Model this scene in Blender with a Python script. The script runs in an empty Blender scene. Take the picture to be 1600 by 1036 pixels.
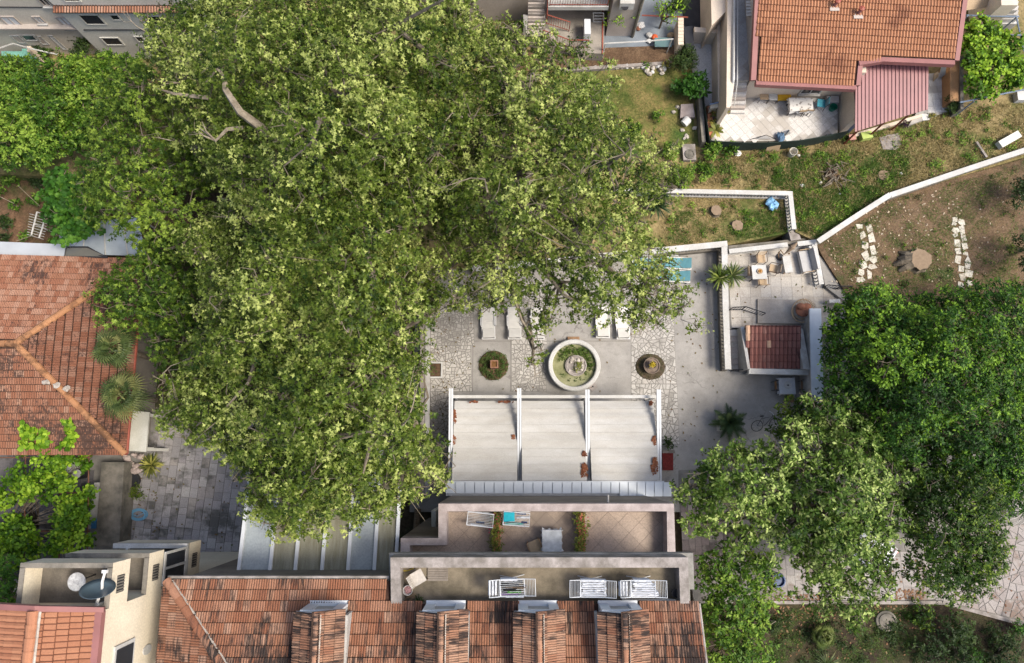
import bpy, bmesh, math, random
import numpy as np
from mathutils import Vector, Matrix
S = bpy.context.scene
C = S.collection
random.seed(7)
RG = np.random.default_rng(11)
R = math.radians

# ---------------------------------------------------------------- camera, sky, sun, exposure
FPX, CAMH, PITCH = 1100.0, 40.0, R(10.2)
cd = bpy.data.cameras.new('camera')
cam = bpy.data.objects.new('camera', cd); C.objects.link(cam)
cd.sensor_width = 36; cd.sensor_fit = 'HORIZONTAL'; cd.lens = FPX / 1600 * 36
cd.clip_start = 0.5; cd.clip_end = 900
cam.location = (0, 0, CAMH); cam.rotation_euler = (PITCH, 0, 0)
S.camera = cam
SUN_EL, SUN_AZ = R(56), R(106)          # azimuth clockwise from +Y (image up) towards +X (image right)
w = bpy.data.worlds.new('World'); S.world = w; w.use_nodes = True
nt = w.node_tree
sky = nt.nodes.new('ShaderNodeTexSky'); sky.sky_type = 'NISHITA'; sky.sun_disc = False
sky.sun_elevation = SUN_EL; sky.sun_rotation = SUN_AZ
sky.air_density = 1.0; sky.dust_density = 3.5; sky.ozone_density = 1.0
bg = nt.nodes['Background']; bg.inputs['Strength'].default_value = 0.145
nt.links.new(sky.outputs[0], bg.inputs['Color'])
sl = bpy.data.lights.new('sun', 'SUN'); sl.energy = 2.5; sl.angle = R(18); sl.color = (1.0, 0.93, 0.82)
so = bpy.data.objects.new('sun', sl); C.objects.link(so)
sd = Vector((math.sin(SUN_AZ) * math.cos(SUN_EL), math.cos(SUN_AZ) * math.cos(SUN_EL), math.sin(SUN_EL)))
so.rotation_euler = sd.to_track_quat('Z', 'Y').to_euler(); so.location = sd * 80
S.view_settings.view_transform = 'Standard'; S.view_settings.look = 'None'
S.view_settings.exposure = 0.85; S.view_settings.gamma = 1.0; S.view_settings.use_curve_mapping = False

# ---------------------------------------------------------------- pixel -> place in the world
FW = Vector((0, math.sin(PITCH), -math.cos(PITCH))); UP = Vector((0, math.cos(PITCH), math.sin(PITCH)))
def ray(px, py): return FW + Vector((1, 0, 0)) * ((px - 800) / FPX) - UP * ((py - 518) / FPX)
def P(px, py, z=0.0):
    d = ray(px, py); t = (z - CAMH) / d.z
    return Vector((d.x * t, d.y * t, z))
def PY(px, py, Y):
    d = ray(px, py); t = Y / d.y
    return Vector((d.x * t, Y, CAMH + d.z * t))
def PX(px, py, X):
    d = ray(px, py); t = X / d.x
    return Vector((X, d.y * t, CAMH + d.z * t))
def PL(px, py, p0, n):
    d = ray(px, py); o = Vector((0, 0, CAMH)); t = (p0 - o).dot(n) / d.dot(n)
    return o + d * t
def P2(pts, z): return [tuple(P(a, b, z)[:2]) for a, b in pts]
def mpp(px, py, z):                     # metres per photo pixel at that spot
    return (P(px + 1, py, z) - P(px, py, z)).length

# ---------------------------------------------------------------- objects
def tag(o, label=None, cat=None, group=None, kind=None):
    if label: o['label'] = label
    if cat: o['category'] = cat
    if group: o['group'] = group
    if kind: o['kind'] = kind
    return o
WL = {}
def wloc(o):
    v = Vector((0, 0, 0))
    while o is not None:
        v += Vector(o.location); o = o.parent
    return v
def thing(name, label, cat, loc=(0, 0, 0), group=None, rz=0):
    o = bpy.data.objects.new(name, None); C.objects.link(o); o.empty_display_size = 0.2
    o.location = loc; o.rotation_euler = (0, 0, rz)
    return tag(o, label, cat, group)
def kids(o): return list(o.children)
def copy_tree(o, loc=None, rz=None, label=None, group=None, parent=None, top=True):
    c = o.copy(); C.objects.link(c)
    if parent is not None: c.parent = parent
    if top:
        if loc is not None: c.location = loc
        if rz is not None: c.rotation_euler = (0, 0, rz)
        if label: c['label'] = label
        if group: c['group'] = group
    for ch in kids(o): copy_tree(ch, parent=c, top=False)
    return c
def link(name, me, parent=None, loc=None):
    o = bpy.data.objects.new(name, me); C.objects.link(o)
    if parent is not None: o.parent = parent
    if loc is not None: o.location = loc
    return o

class MB:
    def __init__(s): s.v = []; s.f = []
    def add(s, vs, fs):
        b = len(s.v); s.v += [tuple(x) for x in vs]; s.f += [tuple(i + b for i in f) for f in fs]; return s
    def box(s, x0, x1, y0, y1, z0, z1):
        return s.prism([(x0, y0), (x1, y0), (x1, y1), (x0, y1)], z0, z1)
    def prism(s, poly, z0, z1):
        a = sum(poly[i][0] * poly[(i + 1) % len(poly)][1] - poly[(i + 1) % len(poly)][0] * poly[i][1] for i in range(len(poly)))
        if a < 0: poly = poly[::-1]
        n = len(poly)
        zz0 = z0 if isinstance(z0, (list, tuple)) else [z0] * n
        zz1 = z1 if isinstance(z1, (list, tuple)) else [z1] * n
        vs = [(p[0], p[1], zz0[i]) for i, p in enumerate(poly)] + [(p[0], p[1], zz1[i]) for i, p in enumerate(poly)]
        fs = [tuple(range(n - 1, -1, -1)), tuple(range(n, 2 * n))] + [(i, (i + 1) % n, n + (i + 1) % n, n + i) for i in range(n)]
        return s.add(vs, fs)
    def obox(s, c, size, rz=0, rx=0, ry=0):
        m = Matrix.Translation(c) @ Matrix.Rotation(rz, 4, 'Z') @ Matrix.Rotation(ry, 4, 'Y') @ Matrix.Rotation(rx, 4, 'X')
        a, b, h = [q / 2 for q in size]
        vs = [m @ Vector((x, y, z)) for z in (-h, h) for x, y in ((-a, -b), (a, -b), (a, b), (-a, b))]
        return s.add(vs, [(3, 2, 1, 0), (4, 5, 6, 7), (0, 1, 5, 4), (1, 2, 6, 5), (2, 3, 7, 6), (3, 0, 4, 7)])
    def slab(s, pts, th):               # planar polygon of 3-D points given thickness along its normal (downwards)
        pts = [Vector(p) for p in pts]
        n = (pts[1] - pts[0]).cross(pts[2] - pts[0]).normalized()
        if n.z < 0 or (abs(n.z) < 1e-5 and n.y > 0): pts = pts[::-1]; n = -n
        k = len(pts)
        vs = [p - n * th for p in pts] + pts
        return s.add(vs, [tuple(range(k - 1, -1, -1)), tuple(range(k, 2 * k))] + [(i, (i + 1) % k, k + (i + 1) % k, k + i) for i in range(k)])
    def tube(s, pts, rad, n=6, cap=True):
        pts = [Vector(p) for p in pts]; k = len(pts)
        if not isinstance(rad, (list, tuple)): rad = [rad] * k
        vs = []; fs = []; pu = None
        for i, p in enumerate(pts):
            t = (pts[min(i + 1, k - 1)] - pts[max(i - 1, 0)])
            if t.length < 1e-9: t = Vector((0, 0, 1))
            t.normalize()
            if pu is None: u = t.orthogonal().normalized()
            else:
                u = pu - t * pu.dot(t)
                u = u.normalized() if u.length > 1e-6 else t.orthogonal().normalized()
            pu = u; v = t.cross(u)
            for j in range(n):
                a = 2 * math.pi * j / n
                vs.append(p + (u * math.cos(a) + v * math.sin(a)) * rad[i])
        for i in range(k - 1):
            for j in range(n):
                fs.append((i * n + j, i * n + (j + 1) % n, (i + 1) * n + (j + 1) % n, (i + 1) * n + j))
        if cap: fs += [tuple(range(n - 1, -1, -1)), tuple(range((k - 1) * n, k * n))]
        return s.add(vs, fs)
    def lathe(s, prof, n=20, c=(0, 0, 0), sx=1, sy=1):
        vs = []; fs = []
        for r, z in prof:
            for j in range(n):
                a = 2 * math.pi * j / n
                vs.append((c[0] + r * math.cos(a) * sx, c[1] + r * math.sin(a) * sy, c[2] + z))
        for i in range(len(prof) - 1):
            for j in range(n):
                fs.append((i * n + j, i * n + (j + 1) % n, (i + 1) * n + (j + 1) % n, (i + 1) * n + j))
        fs += [tuple(range(n - 1, -1, -1)), tuple(range((len(prof) - 1) * n, len(prof) * n))]
        return s.add(vs, fs)
    def lump(s, c, r, jit=0.18, seed=None, n=9, m=6):
        rr = random.Random(seed if seed is not None else random.random())
        if not isinstance(r, (list, tuple)): r = (r, r, r)
        vs = []; fs = []
        for i in range(m + 1):
            th = math.pi * i / m
            for j in range(n):
                a = 2 * math.pi * j / n; k = 1 + rr.uniform(-jit, jit)
                if i in (0, m): k = 1
                vs.append((c[0] + r[0] * k * math.sin(th) * math.cos(a), c[1] + r[1] * k * math.sin(th) * math.sin(a), c[2] + r[2] * k * math.cos(th)))
        for i in range(m):
            for j in range(n):
                fs.append((i * n + j, (i + 1) * n + j, (i + 1) * n + (j + 1) % n, i * n + (j + 1) % n))
        return s.add(vs, fs)
    def mesh(s, name, mat, off=Vector((0, 0, 0)), smooth=False):
        me = bpy.data.meshes.new(name)
        me.from_pydata([(x - off[0], y - off[1], z - off[2]) for x, y, z in s.v], [], s.f)
        me.materials.append(mat)
        if smooth: me.polygons.foreach_set('use_smooth', [True] * len(me.polygons))
        me.update(); return me
    def build(s, name, mat, parent=None, loc=None, smooth=False, kind=None, label=None):
        off = wloc(parent) if parent is not None else (Vector(loc) if loc is not None else Vector((0, 0, 0)))
        o = link(name, s.mesh(name, mat, off, smooth), parent, loc if parent is None else None)
        if kind: o['kind'] = kind
        if label: o['label'] = label
        return o
def single(mb, name, mat, label, cat, loc=(0, 0, 0), group=None, smooth=False):
    return tag(mb.build(name, mat, loc=loc, smooth=smooth), label, cat, group)
def struct(mb, name, mat): return tag(mb.build(name, mat), kind='structure')
# ---------------------------------------------------------------- materials
def lin(c):
    if isinstance(c, str):
        c = tuple(int(c[i:i + 2], 16) / 255 for i in (0, 2, 4))
        return tuple((x / 12.92 if x <= 0.04045 else ((x + 0.055) / 1.055) ** 2.4) for x in c)
    return c
class NT:
    def __init__(s, name):
        s.m = bpy.data.materials.new(name); s.m.use_nodes = True; s.t = s.m.node_tree
        s.b = s.t.nodes['Principled BSDF']; s.out = s.t.nodes['Material Output']
    def n(s, ty, **k):
        nd = s.t.nodes.new(ty)
        for a, b in k.items():
            if a.startswith('i_'):
                key = a[2:]; nd.inputs[int(key) if key.isdigit() else key].default_value = b
            else: setattr(nd, a, b)
        return nd
    def l(s, a, b): s.t.links.new(a, b)
    def pos(s, scale=(1, 1, 1), rot=(0, 0, 0)):
        g = s.n('ShaderNodeNewGeometry'); mp = s.n('ShaderNodeMapping')
        mp.inputs['Scale'].default_value = scale; mp.inputs['Rotation'].default_value = rot
        s.l(g.outputs['Position'], mp.inputs['Vector']); return mp.outputs[0]
    def noise(s, vec, scale, detail=4, rough=0.55):
        nd = s.n('ShaderNodeTexNoise'); nd.inputs['Scale'].default_value = scale
        nd.inputs['Detail'].default_value = detail; nd.inputs['Roughness'].default_value = rough
        s.l(vec, nd.inputs['Vector']); return nd.outputs['Fac']
    def ramp(s, fac, stops):
        nd = s.n('ShaderNodeValToRGB'); e = nd.color_ramp.elements
        while len(e) < len(stops): e.new(0.5)
        for i, (p, c) in enumerate(stops):
            c = lin(c); e[i].position = p; e[i].color = (c[0], c[1], c[2], 1)
        s.l(fac, nd.inputs[0]); return nd.outputs[0]
    def mix(s, fac, a, b, mode='MIX'):
        nd = s.n('ShaderNodeMix'); nd.data_type = 'RGBA'; nd.blend_type = mode
        for v, i in ((fac, 0), (a, 6), (b, 7)):
            if hasattr(v, 'links'): s.l(v, nd.inputs[i])
            elif i == 0: nd.inputs[0].default_value = v
            else:
                v = lin(v); nd.inputs[i].default_value = (v[0], v[1], v[2], 1)
        return nd.outputs[2]
    def bump(s, h, strength=0.4, dist=0.02):
        nd = s.n('ShaderNodeBump'); nd.inputs['Strength'].default_value = strength; nd.inputs['Distance'].default_value = dist
        s.l(h, nd.inputs['Height']); s.l(nd.outputs[0], s.b.inputs['Normal'])
    def fin(s, col, rough=0.8, spec=0.3, metal=0.0):
        if hasattr(col, 'links'): s.l(col, s.b.inputs['Base Color'])
        else:
            c = lin(col); s.b.inputs['Base Color'].default_value = (c[0], c[1], c[2], 1)
        s.b.inputs['Roughness'].default_value = rough; s.b.inputs['Specular IOR Level'].default_value = spec
        s.b.inputs['Metallic'].default_value = metal
        return s.m
def rnd(t):                             # one random number per piece: object random + per-piece attribute
    oi = t.n('ShaderNodeObjectInfo'); at = t.n('ShaderNodeAttribute', attribute_name='var')
    ad = t.n('ShaderNodeMath', operation='ADD'); t.l(oi.outputs['Random'], ad.inputs[0]); t.l(at.outputs['Fac'], ad.inputs[1])
    fr = t.n('ShaderNodeMath', operation='FRACT'); t.l(ad.outputs[0], fr.inputs[0]); return fr.outputs[0]
MC = {}
def plain(name, col, rough=0.7, var=0.25, scale=3.0, spec=0.3, metal=0.0, bump=0.0):
    if name in MC: return MC[name]
    t = NT(name); c = lin(col)
    f = t.noise(t.pos(), scale, 5)
    a = tuple(x * (1 - var) for x in c); b = tuple(min(1, x * (1 + var * 0.6)) for x in c)
    col2 = t.ramp(f, [(0.25, a), (0.7, b)])
    if bump: t.bump(t.noise(t.pos(), scale * 12, 3), bump, 0.01)
    MC[name] = t.fin(col2, rough, spec, metal); return MC[name]
def worn(name, col, dirt, amount=0.5, scale=1.2, fine=25, rough=0.85, bump=0.3, streak=(1, 1, 1), cracks=False):
    """base colour with large stains, fine grain"""
    t = NT(name); p = t.pos(streak)
    big = t.noise(p, scale, 8, 0.65); sm = t.noise(t.pos(), fine, 3, 0.6)
    c = lin(col); d = lin(dirt)
    f = t.ramp(big, [(0.5 - 0.28 * amount, (1, 1, 1)), (0.5 + 0.28 * (1.1 - amount * 0.4), (0, 0, 0))])
    m = t.mix(f, c, d)
    g = t.ramp(sm, [(0.3, (0.84, 0.84, 0.84)), (0.7, (1.08, 1.08, 1.08))])
    m2 = t.mix(1.0, m, g, 'MULTIPLY')
    if cracks:                          # hairline cracks and a few old damp patches
        vo = t.n('ShaderNodeTexVoronoi', feature='DISTANCE_TO_EDGE'); vo.inputs['Scale'].default_value = 0.33
        wob = t.n('ShaderNodeTexNoise'); wob.inputs['Scale'].default_value = 1.7; wob.inputs['Detail'].default_value = 6; t.l(t.pos(), wob.inputs['Vector'])
        av = t.n('ShaderNodeVectorMath', operation='MULTIPLY_ADD'); t.l(wob.outputs['Color'], av.inputs[0]); av.inputs[1].default_value = (1.3, 1.3, 0); t.l(t.pos(), av.inputs[2]); t.l(av.outputs[0], vo.inputs['Vector'])
        cr = t.ramp(vo.outputs['Distance'], [(0.0, (1, 1, 1)), (0.009, (0, 0, 0))]); gate = t.ramp(t.noise(t.pos(), 0.4, 2), [(0.45, (0, 0, 0)), (0.6, (.75, .75, .75))])
        m2 = t.mix(t.mix(1.0, cr, gate, 'MULTIPLY'), m2, (0.11, 0.10, 0.09))
        dp = t.ramp(t.noise(t.pos(), 2.6, 7, .75), [(0.52, (0, 0, 0)), (0.68, (.6, .6, .6))]); m2 = t.mix(dp, m2, (0.19, 0.18, 0.165))
        sp = t.ramp(t.noise(t.pos(), 55, 2), [(0.68, (0, 0, 0)), (0.75, (.6, .6, .6))]); m2 = t.mix(sp, m2, (0.14, 0.13, 0.115))
    if bump: t.bump(sm, bump, 0.01)
    return t.fin(m2, rough)
def piece(name, stops, dirt=None, damount=0.4, dscale=2.0, fine=30, rough=0.8, streak=(1, 1, 1), bump=0.3, rot=(0, 0, 0), pv=0.2):
    """pieces (tiles, stones): colour per piece from a ramp, stains across them"""
    t = NT(name); r = rnd(t)
    n = len(stops)
    col = t.ramp(r, [(i / max(1, n - 1), s) for i, s in enumerate(stops)])
    sm = t.noise(t.pos(), fine, 3, 0.6)
    g = t.ramp(sm, [(0.3, (0.75, 0.75, 0.75)), (0.7, (1.12, 1.12, 1.12))])
    col = t.mix(1.0, col, g, 'MULTIPLY')
    if dirt is not None:
        a = t.noise(t.pos(streak, rot), dscale, 8, 0.7); b = t.noise(t.pos(), 0.35, 3, 0.5)
        ad = t.n('ShaderNodeMath', operation='ADD'); t.l(a, ad.inputs[0])
        mb = t.n('ShaderNodeMath', operation='MULTIPLY_ADD'); t.l(b, mb.inputs[0]); mb.inputs[1].default_value = 0.9; mb.inputs[2].default_value = -0.45
        t.l(mb.outputs[0], ad.inputs[1])
        mc = t.n('ShaderNodeMath', operation='MULTIPLY_ADD'); t.l(r, mc.inputs[0]); mc.inputs[1].default_value = pv; mc.inputs[2].default_value = -pv / 2
        ad2 = t.n('ShaderNodeMath', operation='ADD'); t.l(ad.outputs[0], ad2.inputs[0]); t.l(mc.outputs[0], ad2.inputs[1])
        f = t.ramp(ad2.outputs[0], [(0.62 - 0.3 * damount, (0, 0, 0)), (0.78 - 0.3 * damount, (1, 1, 1))])
        col = t.mix(f, col, dirt)
    if bump: t.bump(sm, bump, 0.008)
    return t.fin(col, rough)
def leafmat(name, dark, mid, light, trans=0.35, rough=0.5, spec=0.18):
    t = NT(name); at = t.n('ShaderNodeAttribute', attribute_name='var')
    big = t.noise(t.pos(), 0.5, 3)
    ad = t.n('ShaderNodeMath', operation='MULTIPLY_ADD'); t.l(big, ad.inputs[0]); ad.inputs[1].default_value = 0.9; ad.inputs[2].default_value = -0.45
    sm = t.n('ShaderNodeMath', operation='ADD', use_clamp=True); t.l(at.outputs['Fac'], sm.inputs[0]); t.l(ad.outputs[0], sm.inputs[1])
    col = t.ramp(sm.outputs[0], [(0.0, dark), (0.55, mid), (0.9, light), (1.0, light)])
    t.fin(col, rough, spec)
    tr = t.n('ShaderNodeBsdfTranslucent'); t.l(t.mix(0.35, col, (0.16, 0.22, 0.015)), tr.inputs['Color'])
    ms = t.n('ShaderNodeMixShader'); ms.inputs[0].default_value = trans
    t.l(t.b.outputs[0], ms.inputs[1]); t.l(tr.outputs[0], ms.inputs[2]); t.l(ms.outputs[0], t.out.inputs['Surface'])
    return t.m
def groundmat(name, cols, scale=0.35, fine=9, speck=None, rough=0.95):
    t = NT(name); a = t.noise(t.pos(), scale, 8, 0.62); n = len(cols)
    col = t.ramp(a, [(0.3 + 0.4 * i / (n - 1), c) for i, c in enumerate(cols)])
    f = t.noise(t.pos(), fine, 6, 0.75)
    g = t.ramp(f, [(0.3, (0.5, 0.5, 0.5)), (0.7, (1.35, 1.35, 1.35))])
    col = t.mix(1.0, col, g, 'MULTIPLY')
    if speck:
        k = t.noise(t.pos(), 26, 2, 0.5)
        col = t.mix(t.ramp(k, [(0.66, (0, 0, 0)), (0.72, (1, 1, 1))]), col, speck)
    t.bump(f, 0.7, 0.06)
    return t.fin(col, rough, 0.15)
def glassmat(name, col, rough=0.08):
    t = NT(name); return t.fin(t.ramp(t.noise(t.pos(), 0.6, 2), [(0.3, tuple(x * 0.7 for x in lin(col))), (0.7, col)]), rough, 0.6)

M = dict(
 white=worn('white_paint', (0.60, 0.60, 0.595), (0.42, 0.41, 0.38), 0.16, 1.1, 20, 0.6, 0.15),
 whitedirty=worn('weathered_white_paint', (0.56, 0.56, 0.55), (0.34, 0.32, 0.29), 0.22, 1.4, 20, 0.7, 0.15),
 plastic=plain('white_plastic', (0.58, 0.57, 0.545), 0.4, 0.06, 3),
 whitemetal=plain('white_metal', (0.54, 0.56, 0.58), 0.4, 0.05, 3, 0.4),
 cream=worn('cream_render', (0.74, 0.67, 0.52), (0.62, 0.54, 0.41), 0.2, 0.5, 15, 0.85, 0.1),
 taupe=worn('taupe_render', (0.50, 0.435, 0.385), (0.38, 0.33, 0.29), 0.25, 0.5, 15, 0.85, 0.12),
 peach=worn('peach_render', (0.70, 0.60, 0.48), (0.56, 0.47, 0.37), 0.25, 0.5, 15, 0.85, 0.12),
 orange=worn('orange_render', (0.50, 0.28, 0.14), (0.36, 0.2, 0.1), 0.3, 0.8, 15, 0.85, 0.12),
 greywall=worn('pale_grey_render', (0.70, 0.685, 0.62), (0.56, 0.54, 0.48), 0.25, 0.5, 15, 0.85, 0.12),
 brownwall=worn('brownish_render', (0.28, 0.245, 0.20), (0.16, 0.14, 0.12), 0.4, 0.6, 15, 0.85, 0.12),
 concrete=worn('courtyard_concrete', (0.355, 0.338, 0.312), (0.26, 0.246, 0.225), 0.4, 0.9, 24, 0.9, 0.4, (1, 1, 1), True),
 oldconc=worn('old_parapet_concrete', (0.42, 0.375, 0.35), (0.17, 0.15, 0.13), 0.36, 1.6, 30, 0.9, 0.4),
 mossconc=worn('lichened_concrete', (0.27, 0.24, 0.20), (0.09, 0.085, 0.07), 0.55, 1.3, 30, 0.95, 0.5),
 terracefloor=worn('stained_screed', (0.30, 0.25, 0.18), (0.10, 0.085, 0.06), 0.48, 0.9, 28, 0.95, 0.5),
 pinkcoping=worn('pinkish_coping', (0.50, 0.43, 0.405), (0.28, 0.235, 0.22), 0.28, 1.5, 30, 0.85, 0.3),
 dark=plain('dark_void', (0.02, 0.02, 0.022), 0.9),
 soil=groundmat('soil', [(0.05, 0.032, 0.02), (0.12, 0.075, 0.045), (0.19, 0.125, 0.075)], 0.8, 9),
 metaldark=plain('black_iron', (0.025, 0.025, 0.028), 0.4, 0.2),
 redrail=plain('red_brown_iron', (0.26, 0.07, 0.045), 0.5, 0.2),
 glass=glassmat('dark_window_glass', (0.03, 0.033, 0.04)),
 wood=worn('weathered_wood', (0.26, 0.19, 0.12), (0.12, 0.085, 0.05), 0.4, 3, 40, 0.8, 0.3, (1, 6, 1)),
 bark=worn('plane_bark', (0.24, 0.20, 0.15), (0.08, 0.065, 0.045), 0.5, 4, 20, 0.9, 0.5),
 twig=worn('pale_twig', (0.34, 0.29, 0.22), (0.16, 0.13, 0.09), 0.4, 4, 20, 0.9, 0.3),
 terra=plain('terracotta', (0.42, 0.16, 0.08), 0.8, 0.25, 6),
 tan=plain('tan_weave', (0.40, 0.29, 0.18), 0.7, 0.2, 25, bump=0.3),
 brownfab=plain('brown_cushion', (0.26, 0.11, 0.065), 0.9, 0.25, 6),
 greyfab=plain('grey_cushion', (0.42, 0.41, 0.40), 0.9, 0.1, 6),
 stone=piece('garden_stone', [(0.38, 0.34, 0.29), (0.5, 0.46, 0.4), (0.44, 0.38, 0.33)], (0.2, 0.17, 0.13), 0.25, 4),
)
# ---------------------------------------------------------------- pieces: tiles, pavers, stones
def setvar(me, vals):
    a = me.attributes.new('var', 'FLOAT', 'POINT'); a.data.foreach_set('value', np.asarray(vals, dtype=np.float32))
def inpoly(x, y, poly):
    c = False; n = len(poly); j = n - 1
    for i in range(n):
        xi, yi = poly[i]; xj, yj = poly[j]
        if (yi > y) != (yj > y) and x < (xj - xi) * (y - yi) / (yj - yi) + xi: c = not c
        j = i
    return c
def edist(x, y, poly):
    best = 1e9; n = len(poly)
    for i in range(n):
        ax, ay = poly[i]; bx, by = poly[(i + 1) % n]
        dx, dy = bx - ax, by - ay; L = dx * dx + dy * dy
        t = 0 if L == 0 else max(0, min(1, ((x - ax) * dx + (y - ay) * dy) / L))
        best = min(best, math.hypot(x - ax - t * dx, y - ay - t * dy))
    return best
def tile_mesh(wd, ln, rolls, mat, name='roof_tile', amp=0.028, groove=None, strip=.30):
    """one clay tile: rounded rolls with dirt-filled channels between them; lip shadow painted along the covered upper edge"""
    m = MB(); prof = []
    for r in range(rolls):
        x0 = -wd / 2 + wd * r / rolls; w_ = wd / rolls
        prof += [(x0, 0.0), (x0 + w_ * .36, amp), (x0 + w_ * .80, amp * .35)]
    prof.append((wd / 2, 0.0)); n = len(prof)
    ys = ((-ln / 2, 0.052), (ln * strip, 0.012), (ln / 2, 0.004)); vs = []
    for y, dz in ys: vs += [(x, y, z + dz) for x, z in prof]
    vs += [(x, -ln / 2, -0.002) for x, z in prof]
    fs = []; mi = []
    for a in (0, 1):
        for i in range(n - 1):
            fs.append((a * n + i, a * n + i + 1, (a + 1) * n + i + 1, (a + 1) * n + i)); mi.append(1 if (i % 3 == 2 or a == 1) else 0)  # second material: channel dirt, and the painted shadow line under the next lip
    for i in range(n - 1):
        if i % 3 != 2: fs.append((3 * n + i, 3 * n + i + 1, i + 1, i)); mi.append(0)
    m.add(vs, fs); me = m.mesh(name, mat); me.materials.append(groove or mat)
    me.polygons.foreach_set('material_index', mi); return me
TILEMESH = {}
GROOVE = {}
BUDGET = {}
def roof_tiles(parent, poly, u, wd, ln, mat, rolls=3, limit=300, name='roof_tile', hole=None, jit=0.006, key=None, stuffname='far_roof_tiles', amp=0.028, lift=0.02, drop=0.0, alt=None, groove=None, strip=.30):
    """cover a planar polygon with overlapping tiles; the nearest `limit` are objects, the rest one joined part"""
    poly = [Vector(p) for p in poly]; u = Vector(u).normalized()
    n = (poly[1] - poly[0]).cross(poly[2] - poly[0]).normalized()
    if n.z < 0: n = -n
    u = (u - n * u.dot(n)).normalized(); v = n.cross(u)
    if v.z < 0: u = -u; v = -v
    o = poly[0]; pp = [((p - o).dot(u), (p - o).dot(v)) for p in poly]
    a0 = min(p[0] for p in pp); a1 = max(p[0] for p in pp); b0 = min(p[1] for p in pp); b1 = max(p[1] for p in pp)
    off = wloc(parent); spots = []
    nr = int((b1 - b0) / ln) + 1; nc = int((a1 - a0) / wd) + 2
    for r in range(nr):
        for c in range(nc):
            if drop and random.random() < drop: continue
            x = a0 + (c + 0.5) * wd; y = b0 + (r + 0.5) * ln
            if not inpoly(x, y, pp): continue
            if hole:
                wpt = o + u * x + v * y
                if any(inpoly(wpt.x, wpt.y, h) for h in hole): continue
            spots.append((x, y))
    def wpos(s): return o + u * s[0] + v * s[1] + n * lift
    def vis(s):
        p = wpos(s); d = p - Vector((0, 0, CAMH)); z = d.dot(FW)
        px = 800 + d.x / z * FPX; py = 518 - d.dot(UP) / z * FPX
        return (0 if (-5 < px < 1605 and -5 < py < 1041) else 1e6) + (px - 800) ** 2 + (py - 518) ** 2
    spots.sort(key=vis)
    kk = (wd, ln, rolls, mat.name, amp)
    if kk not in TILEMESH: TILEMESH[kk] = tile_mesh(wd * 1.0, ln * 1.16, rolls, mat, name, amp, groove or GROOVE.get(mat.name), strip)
    me = TILEMESH[kk]
    used = BUDGET.get(key or parent.name, 0)
    base = Matrix((u, v, n)).transposed().to_4x4()
    tv = [x.co.copy() for x in me.vertices]; tf = [tuple(p.vertices) for p in me.polygons]; tmi = [p.material_index for p in me.polygons]
    rest = MB(); var = []
    for s in spots:
        p = wpos(s) - off
        mt = Matrix.Translation(p + Vector((0, 0, random.uniform(0, jit * 2)))) @ base @ Matrix.Rotation(random.gauss(0, 0.02), 4, 'Z') @ Matrix.Rotation(random.gauss(0, 0.012), 4, 'X')
        if used < limit:
            ob = link(name, alt[1] if alt and random.random() < alt[0] else me, parent); ob.matrix_local = mt; used += 1
        else:
            rest.add([mt @ q for q in tv], tf); var += [random.random()] * len(tv)
    BUDGET[key or parent.name] = used
    if rest.f:
        m2 = rest.mesh(stuffname, mat); setvar(m2, var); m2.materials.append(me.materials[1]); m2.polygons.foreach_set('material_index', tmi * (len(m2.polygons) // len(tmi)))
        ob = link(stuffname, m2, parent); ob['kind'] = 'stuff'
def ridge_tiles(parent, a, b, mat, step=0.36, r=0.11, name='ridge_tile'):
    a = Vector(a); b = Vector(b); d = b - a; k = max(1, int(d.length / step)); t = d.normalized(); off = wloc(parent)
    m = MB(); vs = []; fs = []
    for y, rr in ((-step * 0.56, r * 1.12), (step * 0.56, r * 0.95)):
        for i in range(7):
            an = math.pi * i / 6
            vs.append((rr * math.cos(an) * 1.15, y, rr * math.sin(an)))
    fs = [(i, i + 1, 8 + i, 7 + i) for i in range(6)] + [tuple(range(6, -1, -1))]
    me = m.add(vs, fs).mesh(name, mat)
    sx = t.cross(Vector((0, 0, 1))).normalized(); nz = sx.cross(t)
    base = Matrix((sx, t, nz)).transposed().to_4x4()
    for i in range(k):
        ob = link(name, me, parent)
        ob.matrix_local = Matrix.Translation(a + t * (i + 0.5) * d.length / k - off + Vector((0, 0, random.uniform(0, 0.015)))) @ base @ Matrix.Rotation(random.gauss(0, 0.03), 4, 'Z')
def clip(poly, px, py, nx, ny):          # keep the side where (p-P).n <= 0
    out = []
    for i in range(len(poly)):
        a = poly[i]; b = poly[(i + 1) % len(poly)]
        da = (a[0] - px) * nx + (a[1] - py) * ny; db = (b[0] - px) * nx + (b[1] - py) * ny
        if da <= 0: out.append(a)
        if da * db < 0:
            t = da / (da - db); out.append((a[0] + t * (b[0] - a[0]), a[1] + t * (b[1] - a[1])))
    return out
def shrink(poly, g):
    a = sum(poly[i][0] * poly[(i + 1) % len(poly)][1] - poly[(i + 1) % len(poly)][0] * poly[i][1] for i in range(len(poly)))
    if a < 0: poly = poly[::-1]
    out = poly
    for i in range(len(poly)):
        ax, ay = poly[i]; bx, by = poly[(i + 1) % len(poly)]
        L = math.hypot(bx - ax, by - ay)
        if L < 1e-6: continue
        nx, ny = (by - ay) / L, -(bx - ax) / L
        out = clip(out, ax - nx * g, ay - ny * g, nx, ny)
        if len(out) < 3: return []
    return out
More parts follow.
